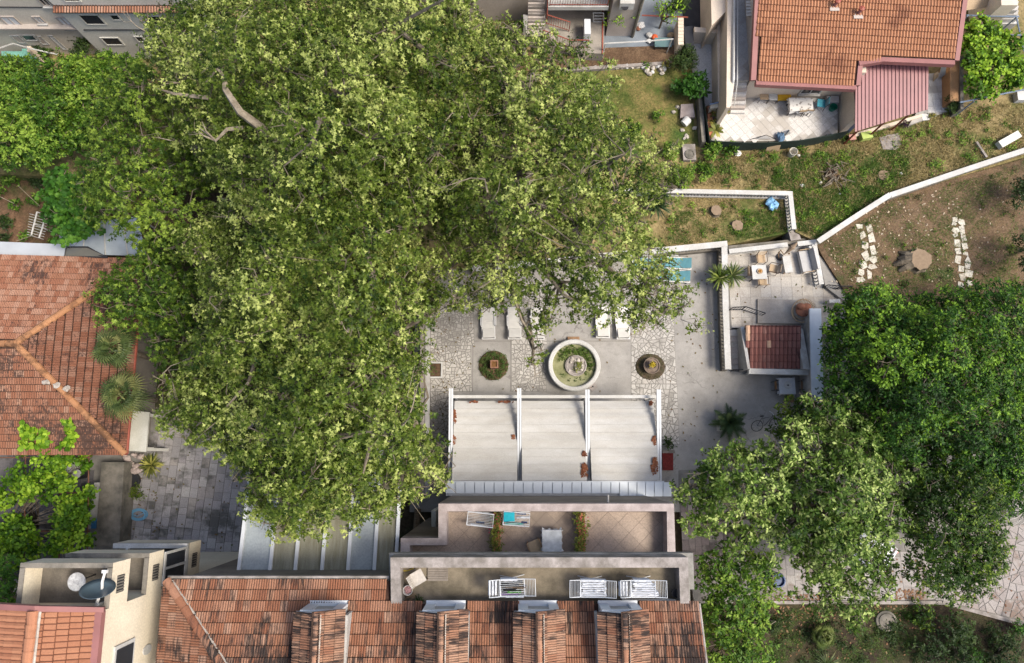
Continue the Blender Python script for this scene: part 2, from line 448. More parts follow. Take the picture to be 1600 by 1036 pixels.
def crazy(poly, size, gap, rg):
    """angular broken flagstones: cut a convex polygon again and again along random chords"""
    out = []; todo = [list(poly)]
    def area(c): return abs(sum(c[i][0] * c[(i + 1) % len(c)][1] - c[(i + 1) % len(c)][0] * c[i][1] for i in range(len(c)))) / 2
    while todo:
        c = todo.pop(); A = area(c)
        if A < size * size * rg.uniform(0.5, 1.25): 
            q = shrink(c, gap)
            r = []
            for p in q:
                if not r or math.hypot(p[0] - r[-1][0], p[1] - r[-1][1]) > 0.03: r.append(p)
            if len(r) >= 3: out.append(r)
            continue
        cx = sum(p[0] for p in c) / len(c); cy = sum(p[1] for p in c) / len(c)
        L = [(math.hypot(c[(i + 1) % len(c)][0] - c[i][0], c[(i + 1) % len(c)][1] - c[i][1]), i) for i in range(len(c))]
        l, i = max(L); a = math.atan2(c[(i + 1) % len(c)][1] - c[i][1], c[(i + 1) % len(c)][0] - c[i][0]) + rg.normal() * 0.42
        nx, ny = math.cos(a), math.sin(a); t = rg.normal() * 0.1 * l
        cx += nx * t; cy += ny * t
        h1 = clip(c, cx, cy, nx, ny); h2 = clip(c, cx, cy, -nx, -ny)
        if len(h1) < 3 or len(h2) < 3: todo.append(c); continue
        todo += [h1, h2]
    return [c for c in out if len(c) >= 3]
def stones(parent, cells, z, th, mat, name, tilt=0.006, limit=300, stuffname=None):
    off = wloc(parent); rest = MB(); var = []
    for i, c in enumerate(cells):
        cx = sum(p[0] for p in c) / len(c); cy = sum(p[1] for p in c) / len(c)
        zz = z + random.uniform(-tilt, tilt) * 0.5
        m = MB().prism([(p[0] - cx, p[1] - cy) for p in c], [-0.03] * len(c), [th + random.uniform(-tilt, tilt) * 0.5 for _ in c])
        if i < limit:
            link(name, m.mesh(name, mat), parent, Vector((cx, cy, zz)) - off)
        else:
            rest.add([(a + cx, b + cy, d + zz) for a, b, d in m.v], m.f); var += [random.random()] * len(m.v)
    if rest.f:
        me = rest.mesh(stuffname or name, mat, off); setvar(me, var)
        o = link(stuffname or name, me, parent); o['kind'] = 'stuff'
def setts(poly, w0, w1, l0, l1, gap, rz=0.0):
    """coursed rectangular pavers of mixed size clipped to a polygon (columns run along local y)"""
    cx = sum(p[0] for p in poly) / len(poly); cy = sum(p[1] for p in poly) / len(poly)
    cs, sn = math.cos(-rz), math.sin(-rz)
    lp = [((x - cx) * cs - (y - cy) * sn, (x - cx) * sn + (y - cy) * cs) for x, y in poly]
    x = min(p[0] for p in lp); x1 = max(p[0] for p in lp); y0 = min(p[1] for p in lp); y1 = max(p[1] for p in lp)
    out = []; cs, sn = math.cos(rz), math.sin(rz)
    while x < x1:
        wd = random.uniform(w0, w1); y = y0 - random.uniform(0, l1)
        while y < y1:
            ln = random.uniform(l0, l1)
            r = [(x + gap, y + gap), (x + wd - gap, y + gap), (x + wd - gap, y + ln - gap), (x + gap, y + ln - gap)]
            if inpoly(x + wd / 2, y + ln / 2, lp):
                out.append([(a * cs - b * sn + cx, a * sn + b * cs + cy) for a, b in r])
            y += ln
        x += wd
    return out
# ---------------------------------------------------------------- foliage
def leaf_template(kind):
    # x along the leaf, y across; first vertex = stalk; fan of faces round it
    if kind == 'plane':      # five pointed lobes
        pts = [(0, 0), (0.12, -0.50), (0.34, -0.24), (0.66, -0.46), (0.66, -0.16), (1.0, 0), (0.66, 0.16), (0.66, 0.46), (0.34, 0.24), (0.12, 0.50)]
        v = [(x, y, -0.35 * abs(y) - 0.12 * x * x) for x, y in pts]
        pts = [(0, 0), (0.30, -0.50), (0.42, -0.15), (1.0, 0), (0.42, 0.15), (0.30, 0.50)]
        v = [(x, y, -0.35 * abs(y) - 0.12 * x * x) for x, y in pts]
        f = [(0, 1, 2), (2, 3, 4), (4, 5, 0), (0, 2, 4)]
    elif kind == 'oval':
        pts = [(0, 0), (0.45, -0.24), (1.0, 0), (0.45, 0.24)]
        v = [(x, y, -0.4 * abs(y) - 0.1 * x * x) for x, y in pts]; f = [(0, 1, 2), (0, 2, 3)]
    elif kind == 'round':
        pts = [(0, 0), (0.1, -0.42), (0.6, -0.52), (1.0, 0), (0.6, 0.52), (0.1, 0.42)]
        v = [(x, y, -0.25 * abs(y) - 0.1 * x) for x, y in pts]; f = [(0, 1, 2, 3), (0, 3, 4, 5)]
    elif kind == 'blade':
        v = [(0, -0.05, 0), (0, 0.05, 0), (0.6, 0.04, -0.05), (0.6, -0.04, -0.05), (1.0, 0, -0.2)]; f = [(0, 3, 2, 1), (3, 4, 2)]
    return np.array(v, dtype=np.float64), f
def leaf_mesh(name, pos, xd, zd, size, var, kind, mat, off=(0, 0, 0)):
    """many leaves as one mesh: pos stalk point, xd leaf direction, zd face normal"""
    T, F = leaf_template(kind); k = len(T); N = len(pos)
    xd = xd / np.linalg.norm(xd, axis=1, keepdims=True)
    zd = zd - xd * np.sum(zd * xd, axis=1, keepdims=True)
    zd = zd / np.maximum(np.linalg.norm(zd, axis=1, keepdims=True), 1e-6)
    yd = np.cross(zd, xd)
    V = pos[:, None, :] + size[:, None, None] * (T[None, :, 0:1] * xd[:, None, :] + T[None, :, 1:2] * yd[:, None, :] + T[None, :, 2:3] * zd[:, None, :])
    V = (V - np.array(off)).reshape(-1, 3)
    lt = []; ls = []; tot = 0; loops = []
    for f in F: lt.append(len(f)); loops += list(f)
    loops = np.array(loops); L = len(loops)
    allloops = (np.arange(N)[:, None] * k + loops[None, :]).reshape(-1)
    tots = np.tile(np.array(lt), N); starts = np.concatenate([[0], np.cumsum(tots)[:-1]])
    me = bpy.data.meshes.new(name)
    me.vertices.add(len(V)); me.vertices.foreach_set('co', V.reshape(-1).astype(np.float32))
    me.loops.add(len(allloops)); me.loops.foreach_set('vertex_index', allloops.astype(np.int32))
    me.polygons.add(len(tots)); me.polygons.foreach_set('loop_start', starts.astype(np.int32)); me.polygons.foreach_set('loop_total', tots.astype(np.int32))
    me.materials.append(mat); me.update(calc_edges=True)
    setvar(me, np.repeat(var, k)); return me
TRI = [0]
def sprays(lobes, per, leaves, size, spread, rg, kind, flat=0.75, upbias=0.35, inner=0.35, tone=0.0):
    """lobes: (centre, radius, tone). Twig-end rosettes over each lobe's upper shell and some inside."""
    PO = []; XD = []; ZD = []; SZ = []; VA = []
    for c, r, tn in lobes:
        n = max(3, int(per * r * r))
        d = rg.normal(size=(n, 3)); d[:, 2] += upbias * 1.6
        d /= np.linalg.norm(d, axis=1, keepdims=True)
        d[:, 2] = np.where(d[:, 2] < -0.35, -d[:, 2], d[:, 2])
        k = np.where(rg.random(n) < inner, rg.uniform(0.3, 0.85, n), rg.normal(1.0, 0.13, n))
        sp = np.array(c)[None, :] + d * (r * k)[:, None] * np.array([1, 1, flat])[None, :]
        ax = d * 0.75 + np.array([0, 0, 0.75]) + rg.normal(size=(n, 3)) * 0.25
        ax /= np.linalg.norm(ax, axis=1, keepdims=True)
        t1 = np.cross(ax, rg.normal(size=(n, 3))); t1 /= np.linalg.norm(t1, axis=1, keepdims=True); t2 = np.cross(ax, t1)
        sv = rg.uniform(0.0, 1.0, n) * 0.5 + tn
        tw = ax * 0.7 + t1 * rg.uniform(-.8, .8, n)[:, None] + t2 * rg.uniform(-.8, .8, n)[:, None]
        tw /= np.linalg.norm(tw, axis=1, keepdims=True)
        for j in range(leaves):
            a = rg.uniform(0, 2 * np.pi, n); e = rg.uniform(-0.25, 0.75, n)
            dr = t1 * np.cos(a)[:, None] + t2 * np.sin(a)[:, None]
            x = dr * np.cos(e)[:, None] + ax * np.sin(e)[:, None]
            z = ax * np.cos(e)[:, None] - dr * np.sin(e)[:, None] + rg.normal(size=(n, 3)) * 0.3
            s = (j + rg.random(n)) / leaves
            PO.append(sp + tw * ((s - 0.5) * 2 * spread)[:, None] + dr * (0.12 * spread))
            XD.append(x); ZD.append(z); SZ.append(size * rg.uniform(0.45, 1.3, n)); VA.append(np.clip(sv + rg.uniform(-0.2, 0.2, n) + 0.35 * s + 0.05 + tone, 0, 1))
    return np.concatenate(PO), np.concatenate(XD), np.concatenate(ZD), np.concatenate(SZ), np.concatenate(VA)
def lobes_in(poly, zlo, zhi, rmin, rmax, count, rg, edge=90, zj=0.8, gapk=0.75):
    """lobes whose centres, seen from above, fill a canopy outline; domed towards the middle"""
    xs = [p[0] for p in poly]; ys = [p[1] for p in poly]; out = []; tries = 0; pts = []
    while len(out) < count and tries < count * 60:
        tries += 1
        x = rg.uniform(min(xs), max(xs)); y = rg.uniform(min(ys), max(ys))
        if not inpoly(x, y, poly): continue
        d = edist(x, y, poly)
        z = zlo + (zhi - zlo) * min(1, d / edge) ** 0.6 + rg.normal() * zj
        m = mpp(x, y, z); r = rg.uniform(rmin, rmax)
        if d * m < r * 0.8:
            r = d * m / 0.8
            if r < rmin * 0.6: continue
        if any(math.hypot(x - a, y - b) * m < gapk * 0.5 * (r + q) for a, b, q in pts): continue
        pts.append((x, y, r)); out.append((tuple(P(x, y, z)), r, rg.normal() * 0.14))
    return out
def limbs(m, base, top, lobes, r0, rg, every=1):
    """boughs from the trunk head to hub lobes, limbs from the boughs to the other lobes, twigs at the ends"""
    base = Vector(base); top = Vector(top); L = [(Vector(c), r) for c, r, _ in lobes]
    if not L: return
    hubs = [L[0][0]]
    for _ in range(max(3, len(L) // 9)):
        hubs.append(max((c for c, r in L), key=lambda c: min((c - h).length for h in hubs)))
    paths = []
    for h in hubs:
        s = base.lerp(top, rg.uniform(0.6, 1.0)); e = h - Vector((0, 0, 0.9))
        sw = Vector((rg.normal(), rg.normal(), 0)) * (e - s).length * 0.13
        pts = [s, s.lerp(e, .3) + sw + Vector((0, 0, .7)), s.lerp(e, .6) + sw * .6 + Vector((0, 0, .5)), s.lerp(e, .85) - sw * .4, e]
        rad = r0 * rg.uniform(.28, .4)
        m.tube(pts, [rad, rad * .8, rad * .6, rad * .42, rad * .22], 6); paths.append((pts, rad))
    for i, (c, r) in enumerate(L):
        if i % every: continue
        best = None
        for pts, rad in paths:
            for k in (1, 2, 3, 4):
                d = (pts[k] - c).length
                if best is None or d < best[0]: best = (d, pts[k], rad * (1, .8, .6, .42, .22)[k])
        s = best[1]; rad = min(best[2] * .7, .09); mid = s.lerp(c, .5) + Vector((rg.normal() * .3, rg.normal() * .3, rg.normal() * .2))
        m.tube([s, mid, c + Vector((0, 0, r * .3))], [rad, rad * .65, rad * .25], 5)
        for _ in range(4):
            d = Vector(rg.normal(size=3)).normalized(); d.z = abs(d.z) * 0.9
            q = c + d * r * 1.0; w = c.lerp(q, 0.5) + Vector((rg.normal() * 0.15, rg.normal() * 0.15, 0.1))
            m.tube([c, w, q], [.03, .02, 0.008], 4)
def ragged(lobes, poly, z, n, rg, r0=.35, r1=.7, out=14):
    for _ in range(n):
        i = rg.integers(len(poly)); a, b = poly[i], poly[(i + 1) % len(poly)]; f = rg.random()
        x = a[0] + (b[0] - a[0]) * f + rg.normal() * out; y = a[1] + (b[1] - a[1]) * f + rg.normal() * out
        lobes.append((tuple(P(x, y, z + rg.normal() * .7)), rg.uniform(r0, r1), rg.normal() * .12))
def tree(name, label, cat, base, head, lobes, mat, kind, size, per, leaves, rg, r0=0.3, group=None, barkm=None, every=1, spread=0.16, flat=0.75, inner=0.17, extra_limbs=None, tone=0.0, upbias=0.35, twigs=0):
    t = thing(name, label, cat, base, group)
    m = MB(); b = Vector(base); h = Vector(head)
    m.tube([b, b.lerp(h, 0.35) + Vector((0.1, 0.05, 0)), b.lerp(h, 0.7) + Vector((-0.08, 0.06, 0)), h], [r0 * 1.35, r0, r0 * 0.85, r0 * 0.6], 9)
    tr = m.build('trunk', barkm or M['bark'], t)
    lm = MB(); limbs(lm, b, h, lobes, r0 * 1.3, rg, every)
    if lm.f: lm.build('branches', barkm or M['bark'], t, kind='stuff')
    if twigs:
        tw = MB()
        for _ in range(twigs):
            c, r, _t = lobes[rg.integers(len(lobes))]; c = Vector(c); a = rg.uniform(0, 6.283); d = Vector((math.cos(a), math.sin(a), rg.uniform(.5, 1.3))).normalized()
            p = c + Vector((d.x * r, d.y * r, d.z * r * .75)) * .85; s = Vector((rg.normal(), rg.normal(), .1)) * .35
            q = p + d * .25 + s * .5; e = p + d * .35 + s * 1.7
            tw.tube([p - d * .5, p, q, e], [.045, .035, .022, .008], 4)
            for _k in range(2): tw.tube([q.lerp(e, .3), q.lerp(e, .6) + Vector((rg.normal() * .15, rg.normal() * .15, .06)), e + Vector((rg.normal() * .3, rg.normal() * .3, 0))], [.016, .011, .005], 3)
        tw.build('bare_twigs', M['twig'], t, kind='stuff')
    if extra_limbs:
        for pts, rad in extra_limbs:
            MB().tube(pts, rad, 6).build('limb', M['twig'], t)
    A = sprays(lobes, per, leaves, size, spread, rg, kind, flat, upbias, inner, tone)
    me = leaf_mesh('crown', *A, kind, mat, off=tuple(b))
    TRI[0] += sum(1 for _ in A[0]) * {'plane': 4, 'oval': 2, 'round': 4, 'blade': 3}[kind]
    o = link('crown', me, t); o['kind'] = 'stuff'
    return t
def frond_plant(name, label, cat, base, n, ln, wd, mat, rg, droop=0.6, trunk=0.0, group=None, kind='fan', tr=0.09, up=0.5):
    """palm / cycad / yucca: each frond is its own part"""
    t = thing(name, label, cat, base, group); b = Vector(base)
    if trunk > 0: MB().tube([b, b + Vector((0.06, 0.03, trunk * 0.5)), b + Vector((0, 0, trunk))], [tr * 1.3, tr, tr * 0.9], 8).build('trunk', M['bark'], t)
    top = b + Vector((0, 0, trunk))
    for i in range(n):
        a = i * 2.39996 + rg.normal() * 0.15; el = up + 0.55 * (1 - i / n) * (1 if i % 3 else 1.5) - 0.45 * (i / n) + rg.normal() * 0.1
        d = Vector((math.cos(a), math.sin(a), 0)); L = ln * rg.uniform(0.8, 1.1); m = MB()
        def cv(s): return top + d * (L * s * math.cos(el) ) + Vector((0, 0, L * (s * math.sin(el) - droop * s * s * 0.7)))
        side = Vector((-d.y, d.x, 0))
        if kind == 'fan':            # stalk, then split blades in a fan
            m.tube([top, cv(0.28), cv(0.5)], [0.02, 0.016, 0.012], 4)
            c0 = cv(0.48); k = 13; fw = (cv(0.6) - cv(0.4)).normalized()
            for q in range(k):
                g = (q / (k - 1) - 0.5) * 2.9; dr = (fw * math.cos(g) + side * math.sin(g)).normalized()
                e = c0 + dr * L * 0.52 * (1 - 0.12 * abs(g)); mi = c0.lerp(e, 0.6) + Vector((0, 0, 0.03)); e = e + Vector((0, 0, -0.22 * L * rg.uniform(0.5, 1)))
                pr = dr.cross(Vector((0, 0, 1))).normalized() * wd
                m.add([c0, mi - pr, e, mi + pr], [(0, 1, 2, 3)])
        elif kind == 'pinnate':      # leaflets along a rachis
            m.tube([cv(0), cv(0.35), cv(0.7), cv(1)], [0.018, 0.014, 0.01, 0.004], 4)
            k = 16
            for q in range(k):
                s = 0.14 + 0.84 * q / (k - 1); c0 = cv(s); fw = (cv(min(1, s + .05)) - cv(s - .05)).normalized()
                lf = L * 0.27 * math.sin(math.pi * min(0.97, 0.15 + s * 0.8))
                for sg in (-1, 1):
                    e = c0 + (side * sg * 0.8 + fw * 0.6).normalized() * lf + Vector((0, 0, 0.02 - lf * 0.25))
                    m.add([c0 - fw * wd, c0 + fw * wd, e], [(0, 1, 2) if sg > 0 else (0, 2, 1)])
        else:                        # sword leaf
            p0 = side * wd
            m.add([cv(0) - p0 * .6, cv(0) + p0 * .6, cv(.45) + p0, cv(.45) - p0, cv(.8) + p0 * .7, cv(.8) - p0 * .7, cv(1)], [(0, 1, 2, 3), (3, 2, 4, 5), (5, 4, 6)])
        o = m.build('frond' if kind != 'sword' else 'leaf', mat, t)
        me = o.data; setvar(me, [min(1, max(0, 0.5 + 0.35 * rg.normal()))] * len(me.vertices))
    return t
def shrub(name, label, px, py, z, rpx, mat, kind, size, per, leaves, rg, h=1.0, group=None, cat='shrub', nl=7, spread=0.1, tone=0.0, sy=1.0):
    m = mpp(px, py, z + h * .6); r = rpx * m; base = P(px, py, z); c = P(px, py, z + h * 0.6); lobes = []
    for i in range(nl):
        a = rg.uniform(0, 6.28); q = math.sqrt(rg.random()) * r * 0.62
        lobes.append(((c.x + q * math.cos(a), c.y + q * sy * math.sin(a), c.z + rg.uniform(-0.25, 0.3) * h), r * rg.uniform(0.38, 0.52), rg.normal() * 0.1))
    t = thing(name, label, cat, tuple(base), group)
    st = MB()
    for cc, rr, _ in lobes: st.tube([base, Vector(base).lerp(Vector(cc), .6) + Vector((0, 0, .1)), cc], [0.05, 0.035, 0.015], 5)
    st.build('stem', M['bark'], t, kind=None)
    A = sprays(lobes, per, leaves, size, spread, rg, kind, 0.85, 0.35, 0.3, tone)
    o = link('foliage', leaf_mesh('foliage', *A, kind, mat, off=tuple(base)), t); o['kind'] = 'stuff'
    return t
def grass(name, poly, z, n, ln, mat, rg, zf=None, clump=1.0, mask=None):
    xs = [p[0] for p in poly]; ys = [p[1] for p in poly]; pts = []
    ph = rg.uniform(0, 6, 6)
    while len(pts) < n:
        x = rg.uniform(min(xs), max(xs)); y = rg.uniform(min(ys), max(ys))
        if not inpoly(x, y, poly): continue
        q = math.sin(x * .11 + ph[0]) * math.sin(y * .13 + ph[1]) + .7 * math.sin(x * .043 + ph[2] + y * .03) + .5 * math.sin(x * .3 + ph[3]) * math.sin(y * .27 + ph[4])
        if clump and q < rg.normal() * clump: continue
        if mask and not mask(x, y): continue
        pts.append(tuple(P(x, y, z)))
    pos = np.array(pts); N = len(pos); a = rg.uniform(0, 6.283, N); e = rg.uniform(0.1, 1.3, N)
    xd = np.stack([np.cos(a) * np.cos(e), np.sin(a) * np.cos(e), np.sin(e)], 1)
    zd = np.stack([-np.cos(a) * np.sin(e), -np.sin(a) * np.sin(e), np.cos(e)], 1)
    me = leaf_mesh(name, pos, xd, zd, ln * rg.uniform(0.5, 1.3, N), np.clip(rg.normal(0.5, 0.25, N), 0, 1), 'blade', mat)
    o = link(name, me); o['kind'] = 'stuff'; return o
# ================================================================ the setting
ZT, ZG, ZM, ZY, ZP = 0.6, 0.9, 1.2, 1.0, 1.4
rg = np.random.default_rng(5)
struct(MB().box(-140, 140, -140, 140, -0.6, -0.35), 'ground', groundmat('dark_earth', [(0.035, 0.03, 0.018), (0.07, 0.055, 0.035), (0.05, 0.06, 0.025)], 0.5, 6))
drymat = groundmat('dry_meadow', [(0.045, 0.075, 0.015), (0.09, 0.105, 0.03), (0.20, 0.16, 0.07), (0.28, 0.21, 0.105), (0.09, 0.095, 0.03)], 0.34, 5)
yardmat = groundmat('bare_yard', [(0.035, 0.055, 0.014), (0.09, 0.062, 0.036), (0.15, 0.10, 0.06), (0.115, 0.075, 0.045), (0.045, 0.06, 0.018)], 0.42, 7, (0.42, 0.38, 0.32))
lawnmat = groundmat('patchy_lawn', [(0.045, 0.085, 0.018), (0.10, 0.11, 0.03), (0.20, 0.155, 0.06), (0.08, 0.10, 0.025)], 0.5, 8)
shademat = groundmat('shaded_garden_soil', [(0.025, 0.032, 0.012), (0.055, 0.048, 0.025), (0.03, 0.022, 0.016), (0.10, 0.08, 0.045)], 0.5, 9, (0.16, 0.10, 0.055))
struct(MB().prism(P2([(-200, -300), (1900, -300), (1900, 120), (1600, 246), (1390, 308), (1280, 380), (1243, 362), (1238, 303), (930, 296), (600, 292), (260, 285), (-200, 262)], ZM), -0.5, ZM), 'meadow', drymat)
struct(MB().prism(P2([(860, 95), (1080, 95), (1085, 215), (1040, 245), (860, 240)], ZM + .02), ZM - .3, ZM + 0.02), 'lawn', lawnmat)
struct(MB().prism(P2([(800, 80), (1075, 70), (1070, 100), (800, 112)], ZM + .14), ZM - .3, ZM + 0.14), 'planting_bed', M['soil'])
struct(MB().prism(P2([(620, 296), (1236, 304), (1240, 362), (1132, 384), (620, 420)], ZG), -0.5, ZG), 'garden_strip', drymat)
struct(MB().prism(P2([(1276, 382), (1390, 308), (1600, 248), (1800, 200), (1800, 480), (1330, 470), (1285, 400)], ZY), -0.5, ZY), 'fenced_yard', yardmat)
struct(MB().prism(P2([(-200, 268), (260, 290), (330, 400), (-200, 420)], 0.3), -0.5, 0.3), 'vegetable_garden', groundmat('tilled_soil', [(0.05, 0.06, 0.02), (0.11, 0.068, 0.04), (0.17, 0.10, 0.06)], 0.6, 8))
# courtyard with its bands of crazy paving
court = struct(MB().prism(P2([(652, 395), (1128, 385), (1128, 560), (1285, 560), (1285, 735), (1066, 735), (1066, 800), (640, 800)], 0), -0.3, 0.0), 'courtyard', M['concrete'])
flag = piece('crazy_paving', [(0.34, 0.32, 0.29), (0.41, 0.39, 0.355), (0.46, 0.435, 0.395), (0.37, 0.35, 0.315), (0.43, 0.40, 0.36)], (0.25, 0.235, 0.21), 0.38, 0.8, 30)
grout = plain('paving_joint', (0.19, 0.178, 0.16), 0.95, 0.3, 2)
cells = []
for px0, px1, y0, y1, sz in ((986, 1052, 470, 600, 0.30), (672, 738, 452, 540, 0.25), (799, 851, 538, 612, 0.25), (986, 1058, 600, 695, 0.31), (672, 735, 540, 612, 0.27), (668, 703, 612, 740, 0.3), (799, 851, 440, 538, 0.29)):
    q = P2([(px0, y0), (px1, y0), (px1 + (y1 - y0) * 0.04, y1), (px0, y1)], 0)
    struct(MB().prism(q, -0.02, 0.004), 'paving_bed', grout)
    cells += crazy(q, sz, 0.02, rg)
stones(court, cells, 0.0, 0.016, flag, 'flagstone', 0.006, 300, 'flagstones')
for x, y0, y1 in ((740, 440, 612), (798, 440, 612), (852, 440, 535), (985, 440, 612)):     # joints between the concrete bays
    a, b = P(x, y0), P(x, y1); MB().box(a.x - .02, a.x + .02, b.y, a.y, -0.02, 0.006).build('bay_joint', grout, court)
a, b = P(740, 533), P(985, 533)
MB().box(a.x, b.x, a.y - .02, a.y + .02, -0.02, 0.0064).build('bay_joint', grout, court)
# right terrace with square slabs
terr = struct(MB().prism(P2([(1134, 388), (1274, 383), (1291, 448), (1322, 468), (1330, 640), (1262, 586), (1256, 512), (1162, 509), (1140, 514)], ZT), -0.3, ZT), 'terrace', grout)
tm = piece('terrace_slab', [(0.36, 0.33, 0.29), (0.45, 0.41, 0.355), (0.41, 0.385, 0.35), (0.48, 0.44, 0.38)], (0.28, 0.25, 0.22), 0.3, 0.9, 20, pv=.08)
tp = P2([(1139, 389), (1274, 384), (1290, 448), (1300, 456), (1316, 470), (1312, 506), (1163, 508), (1141, 513)], ZT)
cs = []; sx = 16.2 * mpp(1200, 440, ZT)
o = P(1136, 386, ZT)
for i in range(12):
    for j in range(9):
        x, y = o.x + (i + .5) * sx, o.y - (j + .5) * sx
        if inpoly(x, y, tp): cs.append([(x - sx / 2 + .006, y - sx / 2 + .006), (x + sx / 2 - .006, y - sx / 2 + .006), (x + sx / 2 - .006, y + sx / 2 - .006), (x - sx / 2 + .006, y + sx / 2 - .006)])
stones(terr, cs, ZT, 0.014, tm, 'floor_slab', 0.003)
# low step in the terrace
MB().prism(P2([(1184, 467), (1262, 469), (1268, 506), (1184, 505)], ZT + .16), ZT, ZT + .165).build('raised_platform', worn('platform_slab', (0.42, 0.39, 0.34), (0.3, 0.27, 0.235), 0.3, 1.2, 18), terr)
# stair from the terrace down to the courtyard
for i in range(7):
    y0, y1 = 515 + i * 8.8, 515 + (i + 1) * 8.8 + 1
    z = ZT - (i + 1) * ZT / 8
    MB().prism(P2([(1139, y0), (1166, y0), (1168, y1), (1139, y1)], z), -0.1, z).build('step', M['taupe'] if i % 2 else tm, terr)
# concrete wedge beside the terrace
struct(MB().prism(P2([(1279, 398), (1335, 447), (1345, 470), (1316, 468), (1290, 448)], ZT + .25), 0, ZT + .25), 'concrete_ramp', M['concrete'])
# lower right lane: setts left, slabs, crazy paving right
lane = struct(MB().prism(P2([(1060, 735), (1700, 700), (1700, 1000), (1590, 970), (1480, 945), (1195, 943), (1085, 943), (1060, 780)], 0.004), -0.3, 0.004), 'lane', grout)
lp = piece('lane_paver', [(0.22, 0.175, 0.165), (0.29, 0.24, 0.22), (0.34, 0.30, 0.27), (0.25, 0.19, 0.18)], (0.12, 0.1, 0.09), 0.35, 1.2, 25)
ls = piece('lane_slab', [(0.26, 0.24, 0.225), (0.31, 0.285, 0.265), (0.24, 0.215, 0.20), (0.36, 0.34, 0.31)], (0.18, 0.145, 0.12), 0.25, 1.0, 25)
lc = setts(P2([(1066, 778), (1150, 778), (1150, 905), (1085, 905), (1066, 860)], 0), 0.34, 0.42, 0.36, 0.6, 0.01)
stones(lane, lc, 0.004, 0.02, lp, 'paver', 0.008)
lc = setts(P2([(1195, 868), (1480, 868), (1480, 938), (1195, 938)], 0), 0.36, 0.46, 0.36, 0.55, 0.008)
stones(lane, lc, 0.004, 0.018, ls, 'slab', 0.006)
rc = [c for c in crazy(P2([(1485, 830), (1640, 815), (1640, 990), (1590, 968), (1485, 942)], 0), 0.52, 0.02, rg)]
stones(lane, rc, 0.004, 0.02, piece('lane_flag', [(0.23, 0.20, 0.185), (0.30, 0.27, 0.25), (0.26, 0.22, 0.20), (0.33, 0.305, 0.28)], (0.17, 0.125, 0.10), 0.24, 1.2, 25), 'flagstone', 0.006)
struct(MB().prism(P2([(1195, 939), (1472, 939), (1472, 944), (1195, 944)], 0.12), -0.3, 0.12), 'kerb', M['oldconc'])
struct(MB().prism(P2([(1474, 939), (1600, 972), (1597, 978), (1472, 944)], 0.12), -0.3, 0.12), 'kerb', M['oldconc'])
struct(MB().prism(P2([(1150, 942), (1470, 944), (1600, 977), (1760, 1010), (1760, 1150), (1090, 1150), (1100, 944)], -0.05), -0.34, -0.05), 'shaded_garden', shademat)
# left yard of setts
yard = struct(MB().prism(P2([(150, 640), (420, 640), (420, 930), (150, 930)], 0), -0.3, 0.0), 'paved_yard', grout)
ym = piece('yard_sett', [(0.23, 0.215, 0.21), (0.30, 0.28, 0.27), (0.33, 0.305, 0.295), (0.38, 0.36, 0.335), (0.27, 0.245, 0.245), (0.33, 0.295, 0.255)], (0.10, 0.095, 0.085), 0.45, 0.75, 25)
yc = setts(P2([(236, 668), (400, 668), (400, 905), (196, 905), (205, 770)], 0), 0.38, 0.54, 0.34, 0.72, 0.012, R(-4))
stones(yard, yc, 0.0, 0.03, ym, 'sett', 0.014)
# ground under the left vine pergola
vy = struct(MB().prism(P2([(-120, 700), (150, 700), (150, 930), (-120, 930)], 0.002), -0.3, 0.002), 'vine_yard', grout)
vc = setts(P2([(-20, 712), (138, 712), (138, 900), (-20, 900)], 0), 0.55, 0.75, 0.5, 0.9, 0.016)
stones(vy, vc, 0.002, 0.02, piece('vine_yard_sett', [(0.09, 0.085, 0.09), (0.14, 0.13, 0.13), (0.17, 0.155, 0.15)], (0.05, 0.045, 0.04), 0.4, 1.0, 25), 'sett', 0.008)

# ---------------------------------------------------------------- walls and balustrades
def balus_mesh(h):
    return MB().lathe([(0.045, 0), (0.05, h * .1), (0.03, h * .2), (0.06, h * .45), (0.03, h * .8), (0.05, h * .92), (0.045, h)], 6)
def balustrade(name, label, pts, zb, zp, zt, wd=0.28, cat='balustrade', solid=False, mat=None, plinth=None):
    """pts: pixels of the coping's middle at its top. zb ground, zp plinth top, zt coping top"""
    w3 = [P(a, b, zt) for a, b in pts]; t = thing(name, label, cat, (w3[0].x, w3[0].y, zb)); mat = mat or M['white']
    bl = MB()
    for i in range(len(w3) - 1):
        a, b = w3[i], w3[i + 1]; d = (b - a); L = d.length; u = d / L; nrm = Vector((-u.y, u.x, 0))
        e0 = wd / 2 * 0.98 if i > 0 else 0; e1 = 0
        def strip(hw, z0, z1, s0, s1):
            p = [a + u * s0 + nrm * hw, a + u * s1 + nrm * hw, a + u * s1 - nrm * hw, a + u * s0 - nrm * hw]
            return MB().prism([(q.x, q.y) for q in p], z0, z1)
        s1 = L + (wd / 2 if i < len(w3) - 2 else 0)
        strip(wd / 2, zt - 0.1, zt, e0 if i else -0.02, s1).build('coping', mat, t)
        strip(wd / 2 * .8, zb - 0.3, zp, (e0 if i else 0), s1 - .02).build('plinth', plinth or M['whitedirty'], t)
        if not solid:
            k = int(L / 0.19); bm = balus_mesh(zt - .1 - zp)
            for j in range(k):
                c = a + u * ((j + .5) * L / k); bl.add([(x + c.x, y + c.y, z + zp) for x, y, z in bm.v], bm.f)
    if bl.f: bl.build('balusters', M['whitedirty'], t, kind='stuff')
    return t
balustrade('garden_balustrade', 'long white balustrade along the upper edge of the garden strip, ending at its right corner', [(560, 290), (930, 295.5), (1235, 302), (1241, 358)], ZG, ZG + .12, ZG + .72, 0.26)
